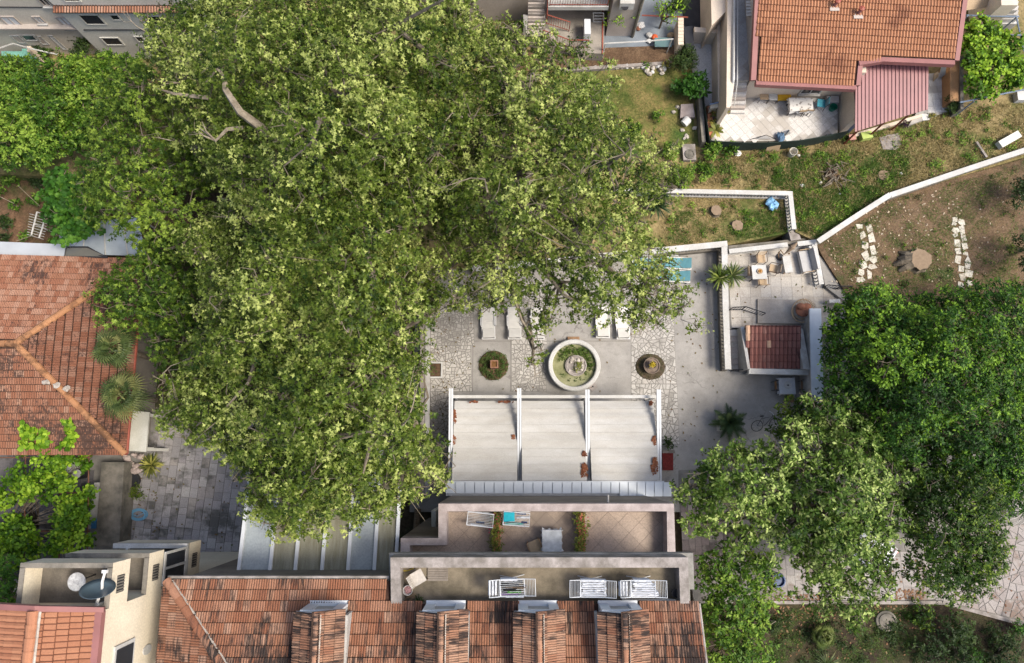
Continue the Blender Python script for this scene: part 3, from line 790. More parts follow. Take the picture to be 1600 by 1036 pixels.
balustrade('pool_balustrade', 'white balustrade enclosing the courtyard at the top and down its right side to the stair', [(738, 420), (1132, 381), (1134, 480), (1138, 577)], 0, 0.42, 1.12, 0.34, plinth=M['mossconc'])
balustrade('terrace_balustrade', 'short white balustrade around the furnished terrace behind the grey sofa', [(1140, 392.5), (1231, 382)], ZT, ZT + .1, ZT + .62, 0.26)
balustrade('terrace_balustrade', 'white corner balustrade beside the grey sofa on the terrace', [(1247, 381), (1272, 378), (1284, 444)], ZT, ZT + .1, ZT + .72, 0.27)
balustrade('boundary_wall', 'long bent white wall running diagonally between the meadow and the bare yard', [(1279, 377), (1330, 343), (1388, 306), (1500, 268), (1660, 215)], ZY, ZY + .3, ZY + .75, 0.30, 'wall', True, plinth=M['mossconc'])
t = thing('courtyard_wall', 'low pale wall along the left edge of the courtyard under the tree', 'wall', tuple(P(665, 780, 0)))
MB().prism(P2([(657, 440), (670, 440), (669, 775), (655, 775)], 1.0), -.35, 0.94).build('wall_body', M['oldconc'], t)
MB().prism(P2([(665, 438), (672, 438), (671, 776), (664, 776)], 1.02), 0.9, 1.02).build('coping', M['whitedirty'], t)
# stepped retaining wall behind the terrace, drystone edge along the dry grass
t = thing('retaining_wall', 'rough grey stone edging between the garden strip and the terrace', 'wall', tuple(P(1190, 383, ZG)))
MB().prism(P2([(1138, 384), (1258, 372), (1262, 378), (1138, 391)], ZG + .05), 0, ZG + .05).build('wall_body', M['mossconc'], t)
MB().prism(P2([(1232, 362), (1246, 358), (1252, 374), (1236, 376)], ZG + .2), 0, ZG + .2).build('end_block', M['oldconc'], t)
# right white wall of the terrace corner next to the round tree
t = thing('white_wall', 'tall white wall with flat top between the tiled porch and the round green tree', 'wall', tuple(P(1276, 560, 0)))
MB().prism(P2([(1266, 483), (1278, 483), (1283, 640), (1270, 640)], 1.7), -.3, 1.62).build('wall_body', M['whitedirty'], t)
MB().prism(P2([(1265, 482), (1283, 482), (1288, 642), (1269, 642)], 1.72), 1.62, 1.72).build('coping', plain('bluish_white_paint', (0.60, 0.64, 0.68), 0.5, 0.08, 2), t)
bl = MB(); bm = balus_mesh(.55)
for j in range(22):
    c = P(1289 + j * .25, 505 + j * 6, 1.3); bl.add([(x + c.x, y + c.y, z + c.z) for x, y, z in bm.v], bm.f)
bl.build('balusters', M['white'], t, kind='stuff')
t = thing('white_pillar', 'stubby white wall end beside the ramp near the round tree', 'wall', tuple(P(1303, 470, ZT)))
MB().prism(P2([(1296, 468), (1313, 467), (1313, 473), (1296, 473)], 1.25), 0, 1.25).build('coping', M['white'], t)
# ================================================================ buildings
def roofmat(name, stops, dirt, da, ds, streak, rot=(0, 0, 0)): return piece(name, stops, dirt, da, ds, 40, 0.85, streak, 0.2, rot, pv=.12)
OLD = [(0.21, 0.088, 0.048), (0.26, 0.118, 0.066), (0.31, 0.16, 0.10), (0.24, 0.098, 0.052), (0.19, 0.076, 0.042), (0.34, 0.20, 0.135), (0.27, 0.13, 0.075)]
BLK = (0.028, 0.02, 0.017)
rm_old = roofmat('old_clay_tile', OLD, BLK, 0.50, 1.3, (8, 1.0, 1))
rm_dorm = roofmat('dormer_clay_tile', [(0.26, 0.115, 0.065), (0.33, 0.175, 0.105), (0.37, 0.22, 0.145), (0.29, 0.14, 0.085)], BLK, 0.62, 1.3, (1.0, 8, 1))
rm_left = roofmat('sunbleached_clay_tile', [(0.27, 0.125, 0.075), (0.31, 0.155, 0.10), (0.355, 0.205, 0.145), (0.28, 0.125, 0.076), (0.24, 0.10, 0.058)], (0.07, 0.04, 0.032), 0.2, 2.6, (3, 1.2, 1))
rm_lefts = roofmat('weathered_clay_tile', [(0.21, 0.085, 0.048), (0.26, 0.112, 0.065), (0.31, 0.155, 0.10), (0.235, 0.094, 0.052), (0.36, 0.215, 0.15)], (0.06, 0.035, 0.028), 0.24, 2.6, (3, 2, 1))
rm_new = roofmat('newer_concrete_tile', [(0.35, 0.16, 0.082), (0.38, 0.18, 0.093), (0.33, 0.15, 0.076)], (0.2, 0.085, 0.045), 0.08, 0.7, (1, 1, 1))
rm_cream = roofmat('orange_roll_tile', [(0.33, 0.145, 0.08), (0.36, 0.165, 0.09), (0.31, 0.13, 0.07)], (0.2, 0.08, 0.04), 0.25, 0.9, (1, 1, 1))
rm_small = roofmat('dark_red_roll_tile', [(0.17, 0.07, 0.056), (0.23, 0.10, 0.082), (0.20, 0.08, 0.064), (0.26, 0.13, 0.105)], (0.06, 0.03, 0.027), 0.40, 1.6, (3, 1, 1))
gr_old = plain('channel_dirt_lip_shade', (0.045, 0.026, 0.018), .95, .4, 5); gr_left = plain('roof_channel_dirt_lip_shade', (0.05, 0.027, 0.019), .95, .5, 4); gr_new = plain('new_roof_channel', (0.13, 0.052, 0.03), .9, .25, 3)  # channel dirt; the same dark colour paints the row shadow at each overlap
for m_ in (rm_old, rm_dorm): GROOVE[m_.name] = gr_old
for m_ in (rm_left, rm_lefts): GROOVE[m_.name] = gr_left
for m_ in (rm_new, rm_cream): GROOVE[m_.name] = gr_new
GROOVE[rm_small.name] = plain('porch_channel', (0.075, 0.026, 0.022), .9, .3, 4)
fasc = plain('reddish_fascia', (0.25, 0.11, 0.10), 0.6, 0.15, 1.5)
mortar = worn('pale_mortar', (0.5, 0.46, 0.40), (0.3, 0.26, 0.22), 0.3, 5, 30)
sheath = plain('roof_underlay', (0.06, 0.03, 0.02), 0.9)
def window(parent, a, b, Y, d=0.05, frame=None, pane=None, fr=0.07, name='window', mull=True, sill=True):
    """window on a wall facing -Y: a, b opposite corners (world x,z)"""
    x0, x1 = sorted((a.x, b.x)); z0, z1 = sorted((a.z, b.z)); frame = frame or M['white']
    m = MB()
    m.box(x0 - fr, x0, Y - d, Y + .02, z0 - fr, z1 + fr).box(x1, x1 + fr, Y - d, Y + .02, z0 - fr, z1 + fr)
    m.box(x0, x1, Y - d, Y + .02, z1, z1 + fr).box(x0, x1, Y - d, Y + .02, z0 - fr, z0)
    if mull: m.box((x0 + x1) / 2 - .03, (x0 + x1) / 2 + .03, Y - d * .8, Y + .02, z0, z1)
    f = m.build(name, frame, parent)
    MB().box(x0, x1, Y - d * .4, Y + .015, z0, z1).build('pane', pane or M['glass'], f)
    if sill: MB().box(x0 - .12, x1 + .12, Y - .16, Y + .01, z0 - fr - .07, z0 - fr - .003).build('sill', M['whitedirty'], f)
    return f
# ---------------------------------------------------------------- terrace house, bottom
H = thing('terrace_house', 'large old house with mossy red tiled roof, four dormers and two stepped roof terraces', 'house', tuple(P(840, 900, 0)))
ZMF, ZMT, ZUF, ZUT = 9.0, 9.9, 12.5, 13.25
mo = P2([(685, 787), (1053, 787), (1056, 885), (626, 885), (626, 841), (685, 841)], ZMT)
MB().prism(mo, -.3, ZMF).build('lower_wall', M['brownwall'], H)
mf = P2([(690, 792), (1048, 792), (1050, 872), (632, 872), (632, 846), (690, 846)], ZMF)
MB().prism(mf, ZMF, ZMF + .012).build('terrace_floor', worn('taupe_tile_bed', (0.25, 0.20, 0.16), (0.17, 0.135, 0.11), 0.4, 0.8, 20), H)
tmid = piece('taupe_tile', [(0.335, 0.265, 0.21), (0.35, 0.278, 0.222), (0.325, 0.257, 0.205)], (0.23, 0.185, 0.15), 0.36, 0.5, 18, bump=0.1, pv=.03)
ta = []
for px0, px1, y0, y1 in ((699, 1041, 800, 866), (641, 699, 853, 866)):
    q = P2([(px0, y0), (px1, y0), (px1, y1), (px0, y1)], ZMF); s = 0.62
    cx = sum(p[0] for p in q) / 4; cy = sum(p[1] for p in q) / 4
    for i in range(-14, 15):
        for j in range(-14, 15):
            x, y = cx + (i + j) * s * .7071, cy + (i - j) * s * .7071
            c = q if True else q
            d = s / 2 - .006
            for nx, ny in ((.7071, .7071), (-.7071, .7071), (.7071, -.7071), (-.7071, -.7071)):
                c = clip(c, x + nx * d, y + ny * d, nx, ny)
                if len(c) < 3: break
            if len(c) >= 3: ta.append(c)
stones(H, ta, ZMF + .02, 0.01, tmid, 'terrace_tile', 0.001)
for q in ([(685, 787), (1053, 787), (1042, 799), (698, 799)], [(685, 787), (698, 799), (698, 852), (685, 841)], [(685, 841), (698, 852), (640, 852), (626, 841)], [(626, 841), (640, 852), (641, 880), (626, 880)], [(1042, 799), (1053, 787), (1056, 880), (1043, 880)]):
    MB().prism(P2(q, ZMT), ZMF - .02, ZMT).build('parapet', M['pinkcoping'], H)
yb = P(840, 869, ZMF).y
bx0, bx1 = P(612, 900, 12.4).x, P(1076, 900, 12.4).x
MB().box(bx0, bx1, -16, yb, -.3, 12.1).build('upper_wall', M['pinkcoping'], H)
MB().prism(P2([(608, 864), (1083, 864), (1085, 921), (1078, 921), (1080, 985), (608, 985)], 12.45), 12.12, 12.45).build('cornice', worn('grey_cornice', (0.34, 0.335, 0.31), (0.17, 0.16, 0.14), 0.45, 1.0, 20), H)
MB().prism(P2([(616, 876), (1070, 876), (1072, 985), (616, 985)], ZUF), ZUF - .03, ZUF).build('terrace_floor', M['terracefloor'], H)
for q in ([(610, 871), (1075, 871), (1061, 887), (625, 887)], [(610, 871), (625, 887), (628, 943), (611, 943)], [(1061, 887), (1075, 871), (1077, 943), (1063, 943)]):
    MB().prism(P2(q, ZUT), 12.46, ZUT).build('parapet', M['oldconc'], H)
e0 = P(262, 907, 12.9); tn = math.tan(R(19)); rn = Vector((0, tn, 1)).normalized()
def RP(px, py): return PL(px, py, e0, rn)
main = [RP(262, 907), RP(608, 907), RP(608, 943), RP(1090, 943), RP(1107, 1075), RP(371, 1075)]
MB().slab([p - rn * .02 for p in main], 0.12).build('roof', sheath, H)
hipA, hipB = RP(262, 907), RP(371, 1075)
we = P(244, 1075, 12.9); wp = P(257, 907, 12.9)
MB().slab([hipA - Vector((0, 0, .02)), hipB - Vector((0, 0, .02)), we], 0.1).build('roof', sheath, H)
MB().prism(P2([(264, 912), (606, 912), (606, 950), (1086, 950), (1096, 1120), (258, 1120)], 12.8), -.3, 12.78).build('house_wall', M['brownwall'], H)
DORM = [495, 690, 843, 976]; dors = []; holes = []
zde, zdr, hw = 14.35, 14.78, 0.83
for px in DORM:
    f = P(px, 959.5, zdr); xr, yf = f.x, f.y; ys = yf - 4.6
    dors.append((xr, yf, ys)); holes.append([(xr - hw + .06, yf - .1), (xr + hw - .06, yf - .1), (xr + hw - .06, ys), (xr - hw + .06, ys)])
for xr, yf, ys in dors:
    w2 = hw - .12
    D = MB().prism([(xr - w2, ys), (xr + w2, ys), (xr + w2, yf - .05), (xr - w2, yf - .05)], 12.9, zde - .04).build('dormer', M['whitedirty'], H)
    for s in (-1, 1):
        a = Vector((xr, yf, zdr)); b = Vector((xr, ys, zdr)); c = Vector((xr + s * hw, ys, zde)); d = Vector((xr + s * hw, yf, zde))
        q = [a, b, c, d] if s > 0 else [a, d, c, b]
        MB().slab([p - Vector((0, 0, .03)) for p in q], .07).build('dormer_roof', sheath, D)
        roof_tiles(D, [d, c, b, a] if s > 0 else [c, d, a, b], (0, 1, 0), 0.235, 0.36, rm_dorm, 3, 300, key='house')
    ridge_tiles(D, (xr, yf + .02, zdr + .02), (xr, ys, zdr + .02), rm_dorm, 0.38, 0.10)
    MB().tube([(xr + .13, yf, zdr + .0), (xr + .13, ys, zdr)], 0.035, 5).build('mortar_line', mortar, D)
    # front: gable panel, frame, two side posts, pane
    fy = yf - .06
    MB().add([(xr - hw, fy, zde - .03), (xr + hw, fy, zde - .03), (xr, fy, zdr - .04), (xr - hw, fy + .07, zde - .03), (xr + hw, fy + .07, zde - .03), (xr, fy + .07, zdr - .04)], [(0, 2, 1), (3, 4, 5), (0, 1, 4, 3), (1, 2, 5, 4), (2, 0, 3, 5)]).build('gable_board', M['whitemetal'], D)
    fr = MB().box(xr - w2, xr - w2 + .34, fy, fy + .1, 13.0, zde - .03).box(xr + w2 - .34, xr + w2, fy, fy + .1, 13.0, zde - .03).box(xr - w2 + .34, xr + w2 - .34, fy + .01, fy + .1, zde - .2, zde - .04).box(xr - w2, xr + w2, fy - .02, fy + .2, 13.12, 13.2).build('window', M['whitemetal'], D)
    for s in (-1, 1):                    # opening valley flashing strips along both cheeks
        MB().box(xr + s * (hw + .0) - .05, xr + s * (hw + .0) + .05, ys, yf - .2, 13.2, 14.0).build('cheek_flashing', M['whitedirty'], D)
odd = tile_mesh(0.27, 0.42 * 1.16, 3, plain('replacement_grey_tile', (0.40, 0.36, 0.31), 0.8, 0.25, 5), 'roof_tile', 0.028)
roof_tiles(H, main, (1, 0, 0), 0.27, 0.375, rm_old, 3, 300, hole=holes, key='house', alt=(0.012, odd))
roof_tiles(H, [we, hipB, hipA], we - wp, 0.27, 0.375, rm_old, 3, 300, key='house')
ridge_tiles(H, hipA + Vector((0, 0, .05)), hipB + Vector((0, 0, .05)), rm_old, 0.42, 0.13)
MB().tube([hipA + Vector((.2, 0, .06)), hipB + Vector((.2, 0, .06))], 0.05, 5).build('mortar_line', mortar, H)
MB().tube([RP(262, 905) + Vector((0, .06, -.04)), RP(608, 905) + Vector((0, .06, -.04))], 0.07, 6).build('gutter', M['oldconc'], H)
a, b = RP(1092, 943), RP(1108, 1075)
MB().tube([a, b], 0.06, 5).build('verge', M['oldconc'], H)
MB().tube([P(950, 774, 9.0), P(950, 786, 9.2)], .05, 6).build('downpipe', M['whitedirty'], H)
# ledge with leaves in front of the lower terrace
# ---------------------------------------------------------------- cream block of flats, bottom left
B = thing('cream_block', 'tall cream block with orange tiled roof and stacked corner balconies at the lower left', 'apartment building', tuple(P(200, 960, 0)))
T1, T2, T3 = 14.8, 12.33, 8.97
XE = P(169, 950, T1).x; YN = P(100, 951, T1).y; XW = P(33, 876, T1).x; YB = P(183, 880, T1).y
MB().box(XW, XE, -24, YN, -.3, 15.05).build('wall', M['cream'], B); MB().box(-45, XW - .002, -24, YN - 7, -.3, 15.04).build('wall', M['cream'], B)
def balcony(zt, glazed=False):
    th = .15; fl = zt - 1.0
    D = MB().box(XW, XE, YN, YB, fl - .18, fl).build('balcony', M['cream'], B)
    if not glazed:
        MB().box(XW + th, XE - th, YN, YB - th, fl, fl + .02).build('balcony_floor', worn('balcony_screed', (0.19, 0.165, 0.135), (0.10, 0.09, 0.075), 0.5, 1.1, 18), D)
    for x0, x1, y0, y1 in ((XW, XE, YB - th, YB), (XW, XW + th, YN, YB - th), (XE - th, XE, YN, YB - th)):
        MB().box(x0, x1, y0, y1, fl, zt - .03).build('parapet', M['cream'], D)
        MB().box(x0 - .01, x1 + .01, y0 - .01, y1 + .01, zt - .03, zt).build('coping', M['mossconc'], D)
    y0 = YN + (YB - YN) * .28; y1 = YN + (YB - YN) * .68            # slit with bars in the side parapet
    g = MB().box(XE - .02, XE + .012, y0, y1, fl + .15, zt - .4).build('slot', M['dark'], D)
    for i in range(6):
        y = y0 + (i + .5) * (y1 - y0) / 6
        MB().box(XE, XE + .03, y - .025, y + .025, fl + .15, zt - .4).build('slot_bar', M['mossconc'], g)
    return D
balcony(T1); balcony(T2)
D = balcony(T3)
MB().box(XW + .3, XE - .2, YN + .2, YB - .3, T3 + .05, T3 + .09).build('glass_roof', glassmat('greenish_glass', (0.10, 0.11, 0.10)), D)
fr = MB()
for x0, x1, y0, y1 in ((XW, XE, YB - .2, YB), (XE - .16, XE + .02, YN, YB - .2), (XE - 2.6, XE - 2.5, YN, YB - .2)): fr.box(x0, x1, y0, y1, T3 + .02, T3 + .14)
fr.build('window_frame', M['white'], D)
y0, y1 = YN + .1, YB - .1                                           # glazed bay on the side of the middle level
W = MB().box(XE, XE + .05, y0, y1, T3 + .2, T3 + .32).box(XE, XE + .05, y0, y1, T2 - 1.35, T2 - 1.22).box(XE, XE + .05, y0, y0 + .1, T3 + .32, T2 - 1.35).box(XE, XE + .05, y1 - .1, y1, T3 + .32, T2 - 1.35).box(XE, XE + .05, (y0 + y1) / 2 - .05, (y0 + y1) / 2 + .05, T3 + .32, T2 - 1.35).build('window', M['white'], B)
MB().box(XE - .02, XE + .02, y0 + .1, y1 - .1, T3 + .32, T2 - 1.35).build('pane', M['glass'], W)
w1 = PX(161, 1036, XE + .02)                                      # window low down on the bright side wall
W = MB().box(XE, XE + .06, w1.y - .7, w1.y + .35, 12.9, 14.2).build('window', M['white'], B)
MB().box(XE + .03, XE + .075, w1.y - .6, w1.y + .22, 13.0, 14.1).build('pane', M['glass'], W)
v1 = PX(229, 1015, XE)
MB().add([(XE + .04, v1.y + .18 * math.cos(i * .5236), v1.z + .3 * math.sin(i * .5236)) for i in range(12)] + [(XE - .01, v1.y + .18 * math.cos(i * .5236), v1.z + .3 * math.sin(i * .5236)) for i in range(12)], [tuple(range(12))] + [(i, (i + 1) % 12, 12 + (i + 1) % 12, 12 + i) for i in range(12)]).build('vent_cover', M['white'], B)
rg0 = P(54, 955, 15.95); rg1 = Vector((rg0.x - .12, -22, 15.95))
er0 = P(149, 956, 15.4); er1 = Vector((er0.x, -22, 15.4)); el0 = P(-70, 950, 15.3); el1 = Vector((el0.x, -22, 15.3))
for q in ([rg0, rg1, er1, er0], [rg0, el0, el1, rg1]): MB().slab([p - Vector((0, 0, .02)) for p in q], .1).build('roof', sheath, B)
roof_tiles(B, [er0, er1, rg1, rg0], (0, 1, 0), 0.38, 0.37, rm_cream, 2, 300, key='cream', amp=0.05)
roof_tiles(B, [el1, el0, rg0, rg1], (0, 1, 0), 0.38, 0.37, rm_cream, 2, 300, key='cream', amp=0.05)
ridge_tiles(B, rg0 + Vector((0, 0, .05)), rg1 + Vector((0, 0, .05)), rm_cream, 0.4, 0.14)
MB().tube([rg0 + Vector((.2, 0, .03)), rg1 + Vector((.2, 0, .03))], .05, 5).build('mortar_line', mortar, B)
for q in ([(54, 947, 16.05), (162, 949, 15.5), (162, 957, 15.5), (54, 956, 16.05)], [(54, 947, 16.05), (54, 956, 16.05), (-70, 950, 15.4), (-70, 940, 15.4)]):
    MB().slab([P(*k) for k in q], .22).build('fascia', fasc, B)
a, b = P(148, 957, 15.5), P(159, 957, 15.5)
MB().box(a.x, b.x, -22, a.y, 15.26, 15.5).build('fascia', fasc, B)
# ---------------------------------------------------------------- left house
L = thing('hipped_house', 'low house with broad weathered red hipped roof at the left edge', 'house', tuple(P(60, 560, 0)))
ze, za = 3.3, 5.1
AP = P(25, 537, za); NE = P(222, 406, ze); SE = P(196, 709, ze); NW = P(-130, 396, ze); SW = P(-130, 709, ze)
RW = Vector((P(-130, 535, za).x, AP.y, za))
nN = (NE - AP).cross(NW - AP).normalized(); nS = (SE - AP).cross(SW - AP).normalized()
for q in ([NW, NE, AP, RW], [SE, SW, RW, AP], [NE, SE, AP]): MB().slab([p - Vector((0, 0, .03)) for p in q], .1).build('roof', sheath, L)
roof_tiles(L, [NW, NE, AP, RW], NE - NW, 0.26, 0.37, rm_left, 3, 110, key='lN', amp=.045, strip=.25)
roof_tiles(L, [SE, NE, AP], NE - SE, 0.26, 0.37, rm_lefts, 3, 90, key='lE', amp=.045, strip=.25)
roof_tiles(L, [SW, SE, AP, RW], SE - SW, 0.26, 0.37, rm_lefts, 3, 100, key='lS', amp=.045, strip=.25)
rmr = roofmat('orange_ridge_tile', [(0.33, 0.16, 0.075), (0.37, 0.185, 0.09), (0.30, 0.14, 0.065)], (0.12, 0.06, 0.03), 0.3, 2, (1, 1, 1))
for a, b in ((NE, AP), (SE, AP), (AP, RW)): ridge_tiles(L, a + Vector((0, 0, .05)), b + Vector((0, 0, .05)), rmr, 0.42, 0.14)
for px, py in ((72, 597), (64, 520), (88, 602), (104, 607)):
    c = P(px, py, 4.75); MB().lump((c.x, c.y, c.z), (.18, .14, .05), .4, px).build('mortar_patch', mortar, L)
ins = lambda p: ((p.x - 0.5) if p.x > -25 else p.x, p.y - .5 if p.y > 3 else p.y + .5)
MB().prism([ins(NW), ins(NE), ins(SE), ins(SW)], -.3, ze - .1).build('wall', M['brownwall'], L)
for a, b in ((SE, SW), (NE, SE)): MB().tube([a + Vector((.05, 0, -.06)), b + Vector((.05, 0, -.06))], .07, 6).build('gutter', M['redrail'], L)
# metal roofs behind it
t = thing('metal_roof', 'pale grey flat sheet metal roof along the top of the hipped house', 'shed', tuple(P(50, 390, 0)))
gm = plain('galvanised_sheet', (0.36, 0.38, 0.40), 0.5, 0.12, 1.2, 0.4)
q = [P(-60, 375, 3.1), P(107, 382, 3.1), P(100, 402, 3.1), P(-60, 399, 3.1)]
MB().slab(q, .08).build('sheet', gm, t)
MB().prism(P2([(-60, 380), (100, 385), (97, 404), (-60, 402)], 3.0), -.3, 2.98).build('wall', M['brownwall'], t)
t = thing('lean_to', 'bluish translucent lean-to roof with white ribs half hidden by leaves', 'lean-to', tuple(P(150, 375, 0)))
q = [P(99, 352, 2.4), P(215, 338, 2.4), P(228, 400, 2.6), P(88, 396, 2.6)]
MB().slab(q, .05).build('roof_sheet', plain('bluish_sheet', (0.36, 0.41, 0.46), 0.25, 0.3, 0.8, 0.5), t)
for f in (0.0, 0.3, 0.55, 0.8): MB().tube([q[0].lerp(q[1], f) + Vector((0, 0, .03)), q[3].lerp(q[2], f) + Vector((0, 0, .03))], .04, 5).build('rib', M['white'], t)
for f in (0.02, 0.98):
    p = q[0].lerp(q[1], f); MB().tube([(p.x, p.y, 0), (p.x, p.y, 2.4)], .05, 6).build('post', M['white'], t)
t = thing('skylight_frame', 'dark framed tilted glass hatch beside the pale metal roof', 'skylight', tuple(P(130, 393, 3.0)))
q = [P(104, 386, 3.2), P(137, 386, 3.5), P(168, 402, 3.5), P(101, 401, 3.2)]
MB().slab(q, .03).build('pane', glassmat('dusty_glass', (0.14, 0.13, 0.10)), t)
MB().tube(q + [q[0]], .05, 5).build('frame', M['metaldark'], t)
MB().tube([q[0], q[0].lerp(q[2], 1)], .04, 5).build('bar', M['metaldark'], t)
# ---------------------------------------------------------------- conservatory roof over the yard
t = thing('sheet_roof', 'large sloping roof of grey-green translucent sheets with white ribs below the plane tree', 'lean-to roof', tuple(P(500, 890, 0)))
za0, za1 = 9.5, 8.7
shm = [worn('mossy_sheet', (0.30, 0.295, 0.235), (0.16, 0.15, 0.10), 0.45, 0.9, 30, 0.6, 0.2, (5, .6, 1)), worn('clean_sheet', (0.36, 0.40, 0.42), (0.30, 0.33, 0.34), 0.3, 0.5, 12, 0.4, 0.1)]
bot = [(371, 897), (421, 897), (461, 897), (503, 897), (543, 897), (584, 897), (609, 897)]
top = [(398, 692), (443, 692), (480, 692), (519, 692), (558, 692), (597, 692), (637, 692)]
for i in range(6):
    q = [P(*top[i], za1), P(*top[i + 1], za1), P(*bot[i + 1], za0), P(*bot[i], za0)]
    MB().slab(q, .04).build('roof_sheet', shm[1 if i in (0, 4) else 0], t)
for i in range(7):
    a, b = P(*top[i], za1 + .05), P(*bot[i], za0 + .05); MB().obox((a + b) / 2, (.14, (b - a).length, .1), 0, math.atan2((a - b).z, (a - b).y)).build('rib', M['whitemetal'], t)
a, b = P(398, 690, za1), P(640, 690, za1); MB().box(a.x, b.x, a.y - .1, a.y + .1, za1 - .15, za1 + .05).build('edge_beam', M['white'], t)
a, b = P(366, 901, za0), P(610, 901, za0); MB().box(a.x, b.x, a.y - .12, a.y + .12, za0 - .05, za0 + .09).build('gutter', worn('pale_gutter', (0.42, 0.45, 0.45), (0.25, 0.27, 0.25), 0.35, 2, 20), t)
for px in (400, 636):
    p = P(px, 694, za1); MB().tube([(p.x, p.y - .2, 0), (p.x, p.y - .2, za1 - .1)], .08, 6).build('post', M['white'], t)
# ---------------------------------------------------------------- house with patio, top right
W = thing('patio_house', 'house with orange roll-tiled roof and tiled patio at the upper right', 'house', tuple(P(1330, 60, ZM)))
zee = 4.4
q0 = P(1180, 126, zee); q1 = P(1338, 134, zee); uu = (q1 - q0).normalized(); sl_ = math.tan(R(17))
pn = uu.cross(Vector((-uu.y, uu.x, sl_))).normalized()
def WP(px, py): return PL(px, py, q0, pn)
rp = [WP(1181, 126), WP(1337, 134), WP(1341, 96), WP(1378, 90), WP(1491, 95), WP(1512, -60), WP(1190, -60)]
MB().slab([p - pn * .03 for p in rp], .12).build('roof', sheath, W)
roof_tiles(W, rp, uu, 0.33, 0.335, rm_new, 2, 300, key='patio', amp=0.055, jit=0.002)
for i in range(len(rp) - 1):
    if i == 5: continue
    a, b = rp[i], rp[i + 1]
    d = (b - a).normalized(); s = Vector((d.y, -d.x, 0)) * .13
    MB().slab([a + s * 2 + Vector((0, 0, .06)), b + s * 2 + Vector((0, 0, .06)), b + Vector((0, 0, .06)), a + Vector((0, 0, .06))], .3).build('fascia', fasc, W)
a, b = rp[5], rp[6]
a, b = WP(1190, -60), WP(1181, 126); s = Vector((-.28, 0, .06)); MB().slab([a + s, b + s, b + Vector((0, 0, .06)), a + Vector((0, 0, .06))], .3).build('fascia', fasc, W)
for px, py in ((1303, 10), (1340, 22)):
    p = WP(px, py); f = MB().tube([p, p + Vector((0, 0, .45))], .09, 8).build('roof_vent', fasc, W); MB().lathe([(.16, 0), (.16, .05), (.02, .12)], 8, p + Vector((0, 0, .47))).build('vent_cap', M['redrail'], f); MB().obox(p + Vector((0, -.1, .05)), (.5, .4, .03)).build('flashing', M['taupe'], f)
YS = P(1250, 153, ZP).y; XWs = P(1168, 100, 3.0).x; XP = P(1308, 155, ZP).x
MB().box(XWs, XP + .36, YS, YS + 10, 0, zee - .2).build('wall', M['peach'], W)
XE2 = WP(1491, 95).x - .35; YE2 = P(1460, 119, ZP).y
MB().box(XP + .36, XE2, YE2, YS + 9.9, 0, zee - .2).build('wall', M['peach'], W)
MB().box(XP + .02, XP + .35, P(1320, 206, ZP).y, YS - .005, 0, 3.3).build('side_wall', M['peach'], W)
window(W, PY(1256, 138, YS), PY(1279, 145, YS), YS, .06)
MB().box(XP + .35, XP + .6, P(1320, 206, ZP).y, YS - .005, 0, 3.2).build('door_edge', plain('blue_door', (0.10, 0.13, 0.19), 0.5), W)
# ribbed red canopy over the side door
cp = [P(1349, 99, 4.0), P(1451, 99, 4.0), P(1451, 171, 3.2), P(1422, 179, 3.2), P(1336, 206, 3.2), P(1336, 138, 3.65)]
c0 = P(1349, 99, 4.0); cn = (P(1451, 99, 4.0) - c0).cross(P(1336, 206, 3.2) - c0).normalized()
cp = [PL(1350, 99, c0, cn), PL(1451, 99, c0, cn), PL(1450, 171, c0, cn), PL(1422, 179, c0, cn), PL(1336, 206, c0, cn), PL(1337, 139, c0, cn)]
redm = plain('wine_red_sheet', (0.25, 0.105, 0.105), 0.45, 0.15, 1.0, 0.4)
cano = MB().slab(cp, .06).build('canopy', redm, W)
for i in range(19):
    px = 1341 + i * 5.9
    yt = 139 - (px - 1337) * 3 if px < 1350 else 100
    yb_ = 206 - (px - 1336) * .31 if px < 1422 else 179 - (px - 1422) * .28
    a, b = PL(px, yt, c0, cn), PL(px, yb_, c0, cn); d = (b - a)
    MB().tube([a + Vector((0, 0, .02)), b + Vector((0, 0, .02))], .035, 4).build('canopy_rib', redm, cano)
for px, py in ((1345, 203), (1385, 191), (1425, 178)):
    p = PL(px, py, c0, cn); MB().tube([(p.x, p.y + .1, 0), (p.x, p.y + .1, p.z - .05)], .06, 6).build('canopy_post', M['redrail'], W)
# patio floor and tiles
pat = struct(MB().prism(P2([(1108, 172), (1162, 165), (1170, 150), (1309, 150), (1309, 207), (1252, 220), (1112, 221)], ZP), 0, ZP), 'patio', plain('patio_joint', (0.33, 0.31, 0.28), 0.8))
pq = P2([(1112, 178), (1160, 172), (1178, 152), (1306, 154), (1305, 206), (1250, 217), (1114, 219)], ZP)
pm = piece('pale_patio_tile', [(0.52, 0.50, 0.47), (0.57, 0.55, 0.52), (0.545, 0.52, 0.485)], (0.38, 0.35, 0.31), 0.25, 0.7, 15, 0.5, bump=0.05)
def diag(q, s, rot):
    cx = sum(p[0] for p in q) / len(q); cy = sum(p[1] for p in q) / len(q); out = []; ca, sa = math.cos(rot), math.sin(rot)
    n = 16
    for i in range(-n, n + 1):
        for j in range(-n, n + 1):
            x, y = cx + (i * ca - j * sa) * s, cy + (i * sa + j * ca) * s
            if not inpoly(x, y, q) : continue
            d = s / 2 - .008
            out.append([(x + (u * ca - v * sa) * d, y + (u * sa + v * ca) * d) for u, v in ((-1, -1), (1, -1), (1, 1), (-1, 1))])
    return out
stones(pat, diag(pq, 0.40, R(38)), ZP, 0.01, pm, 'patio_tile', 0.001)
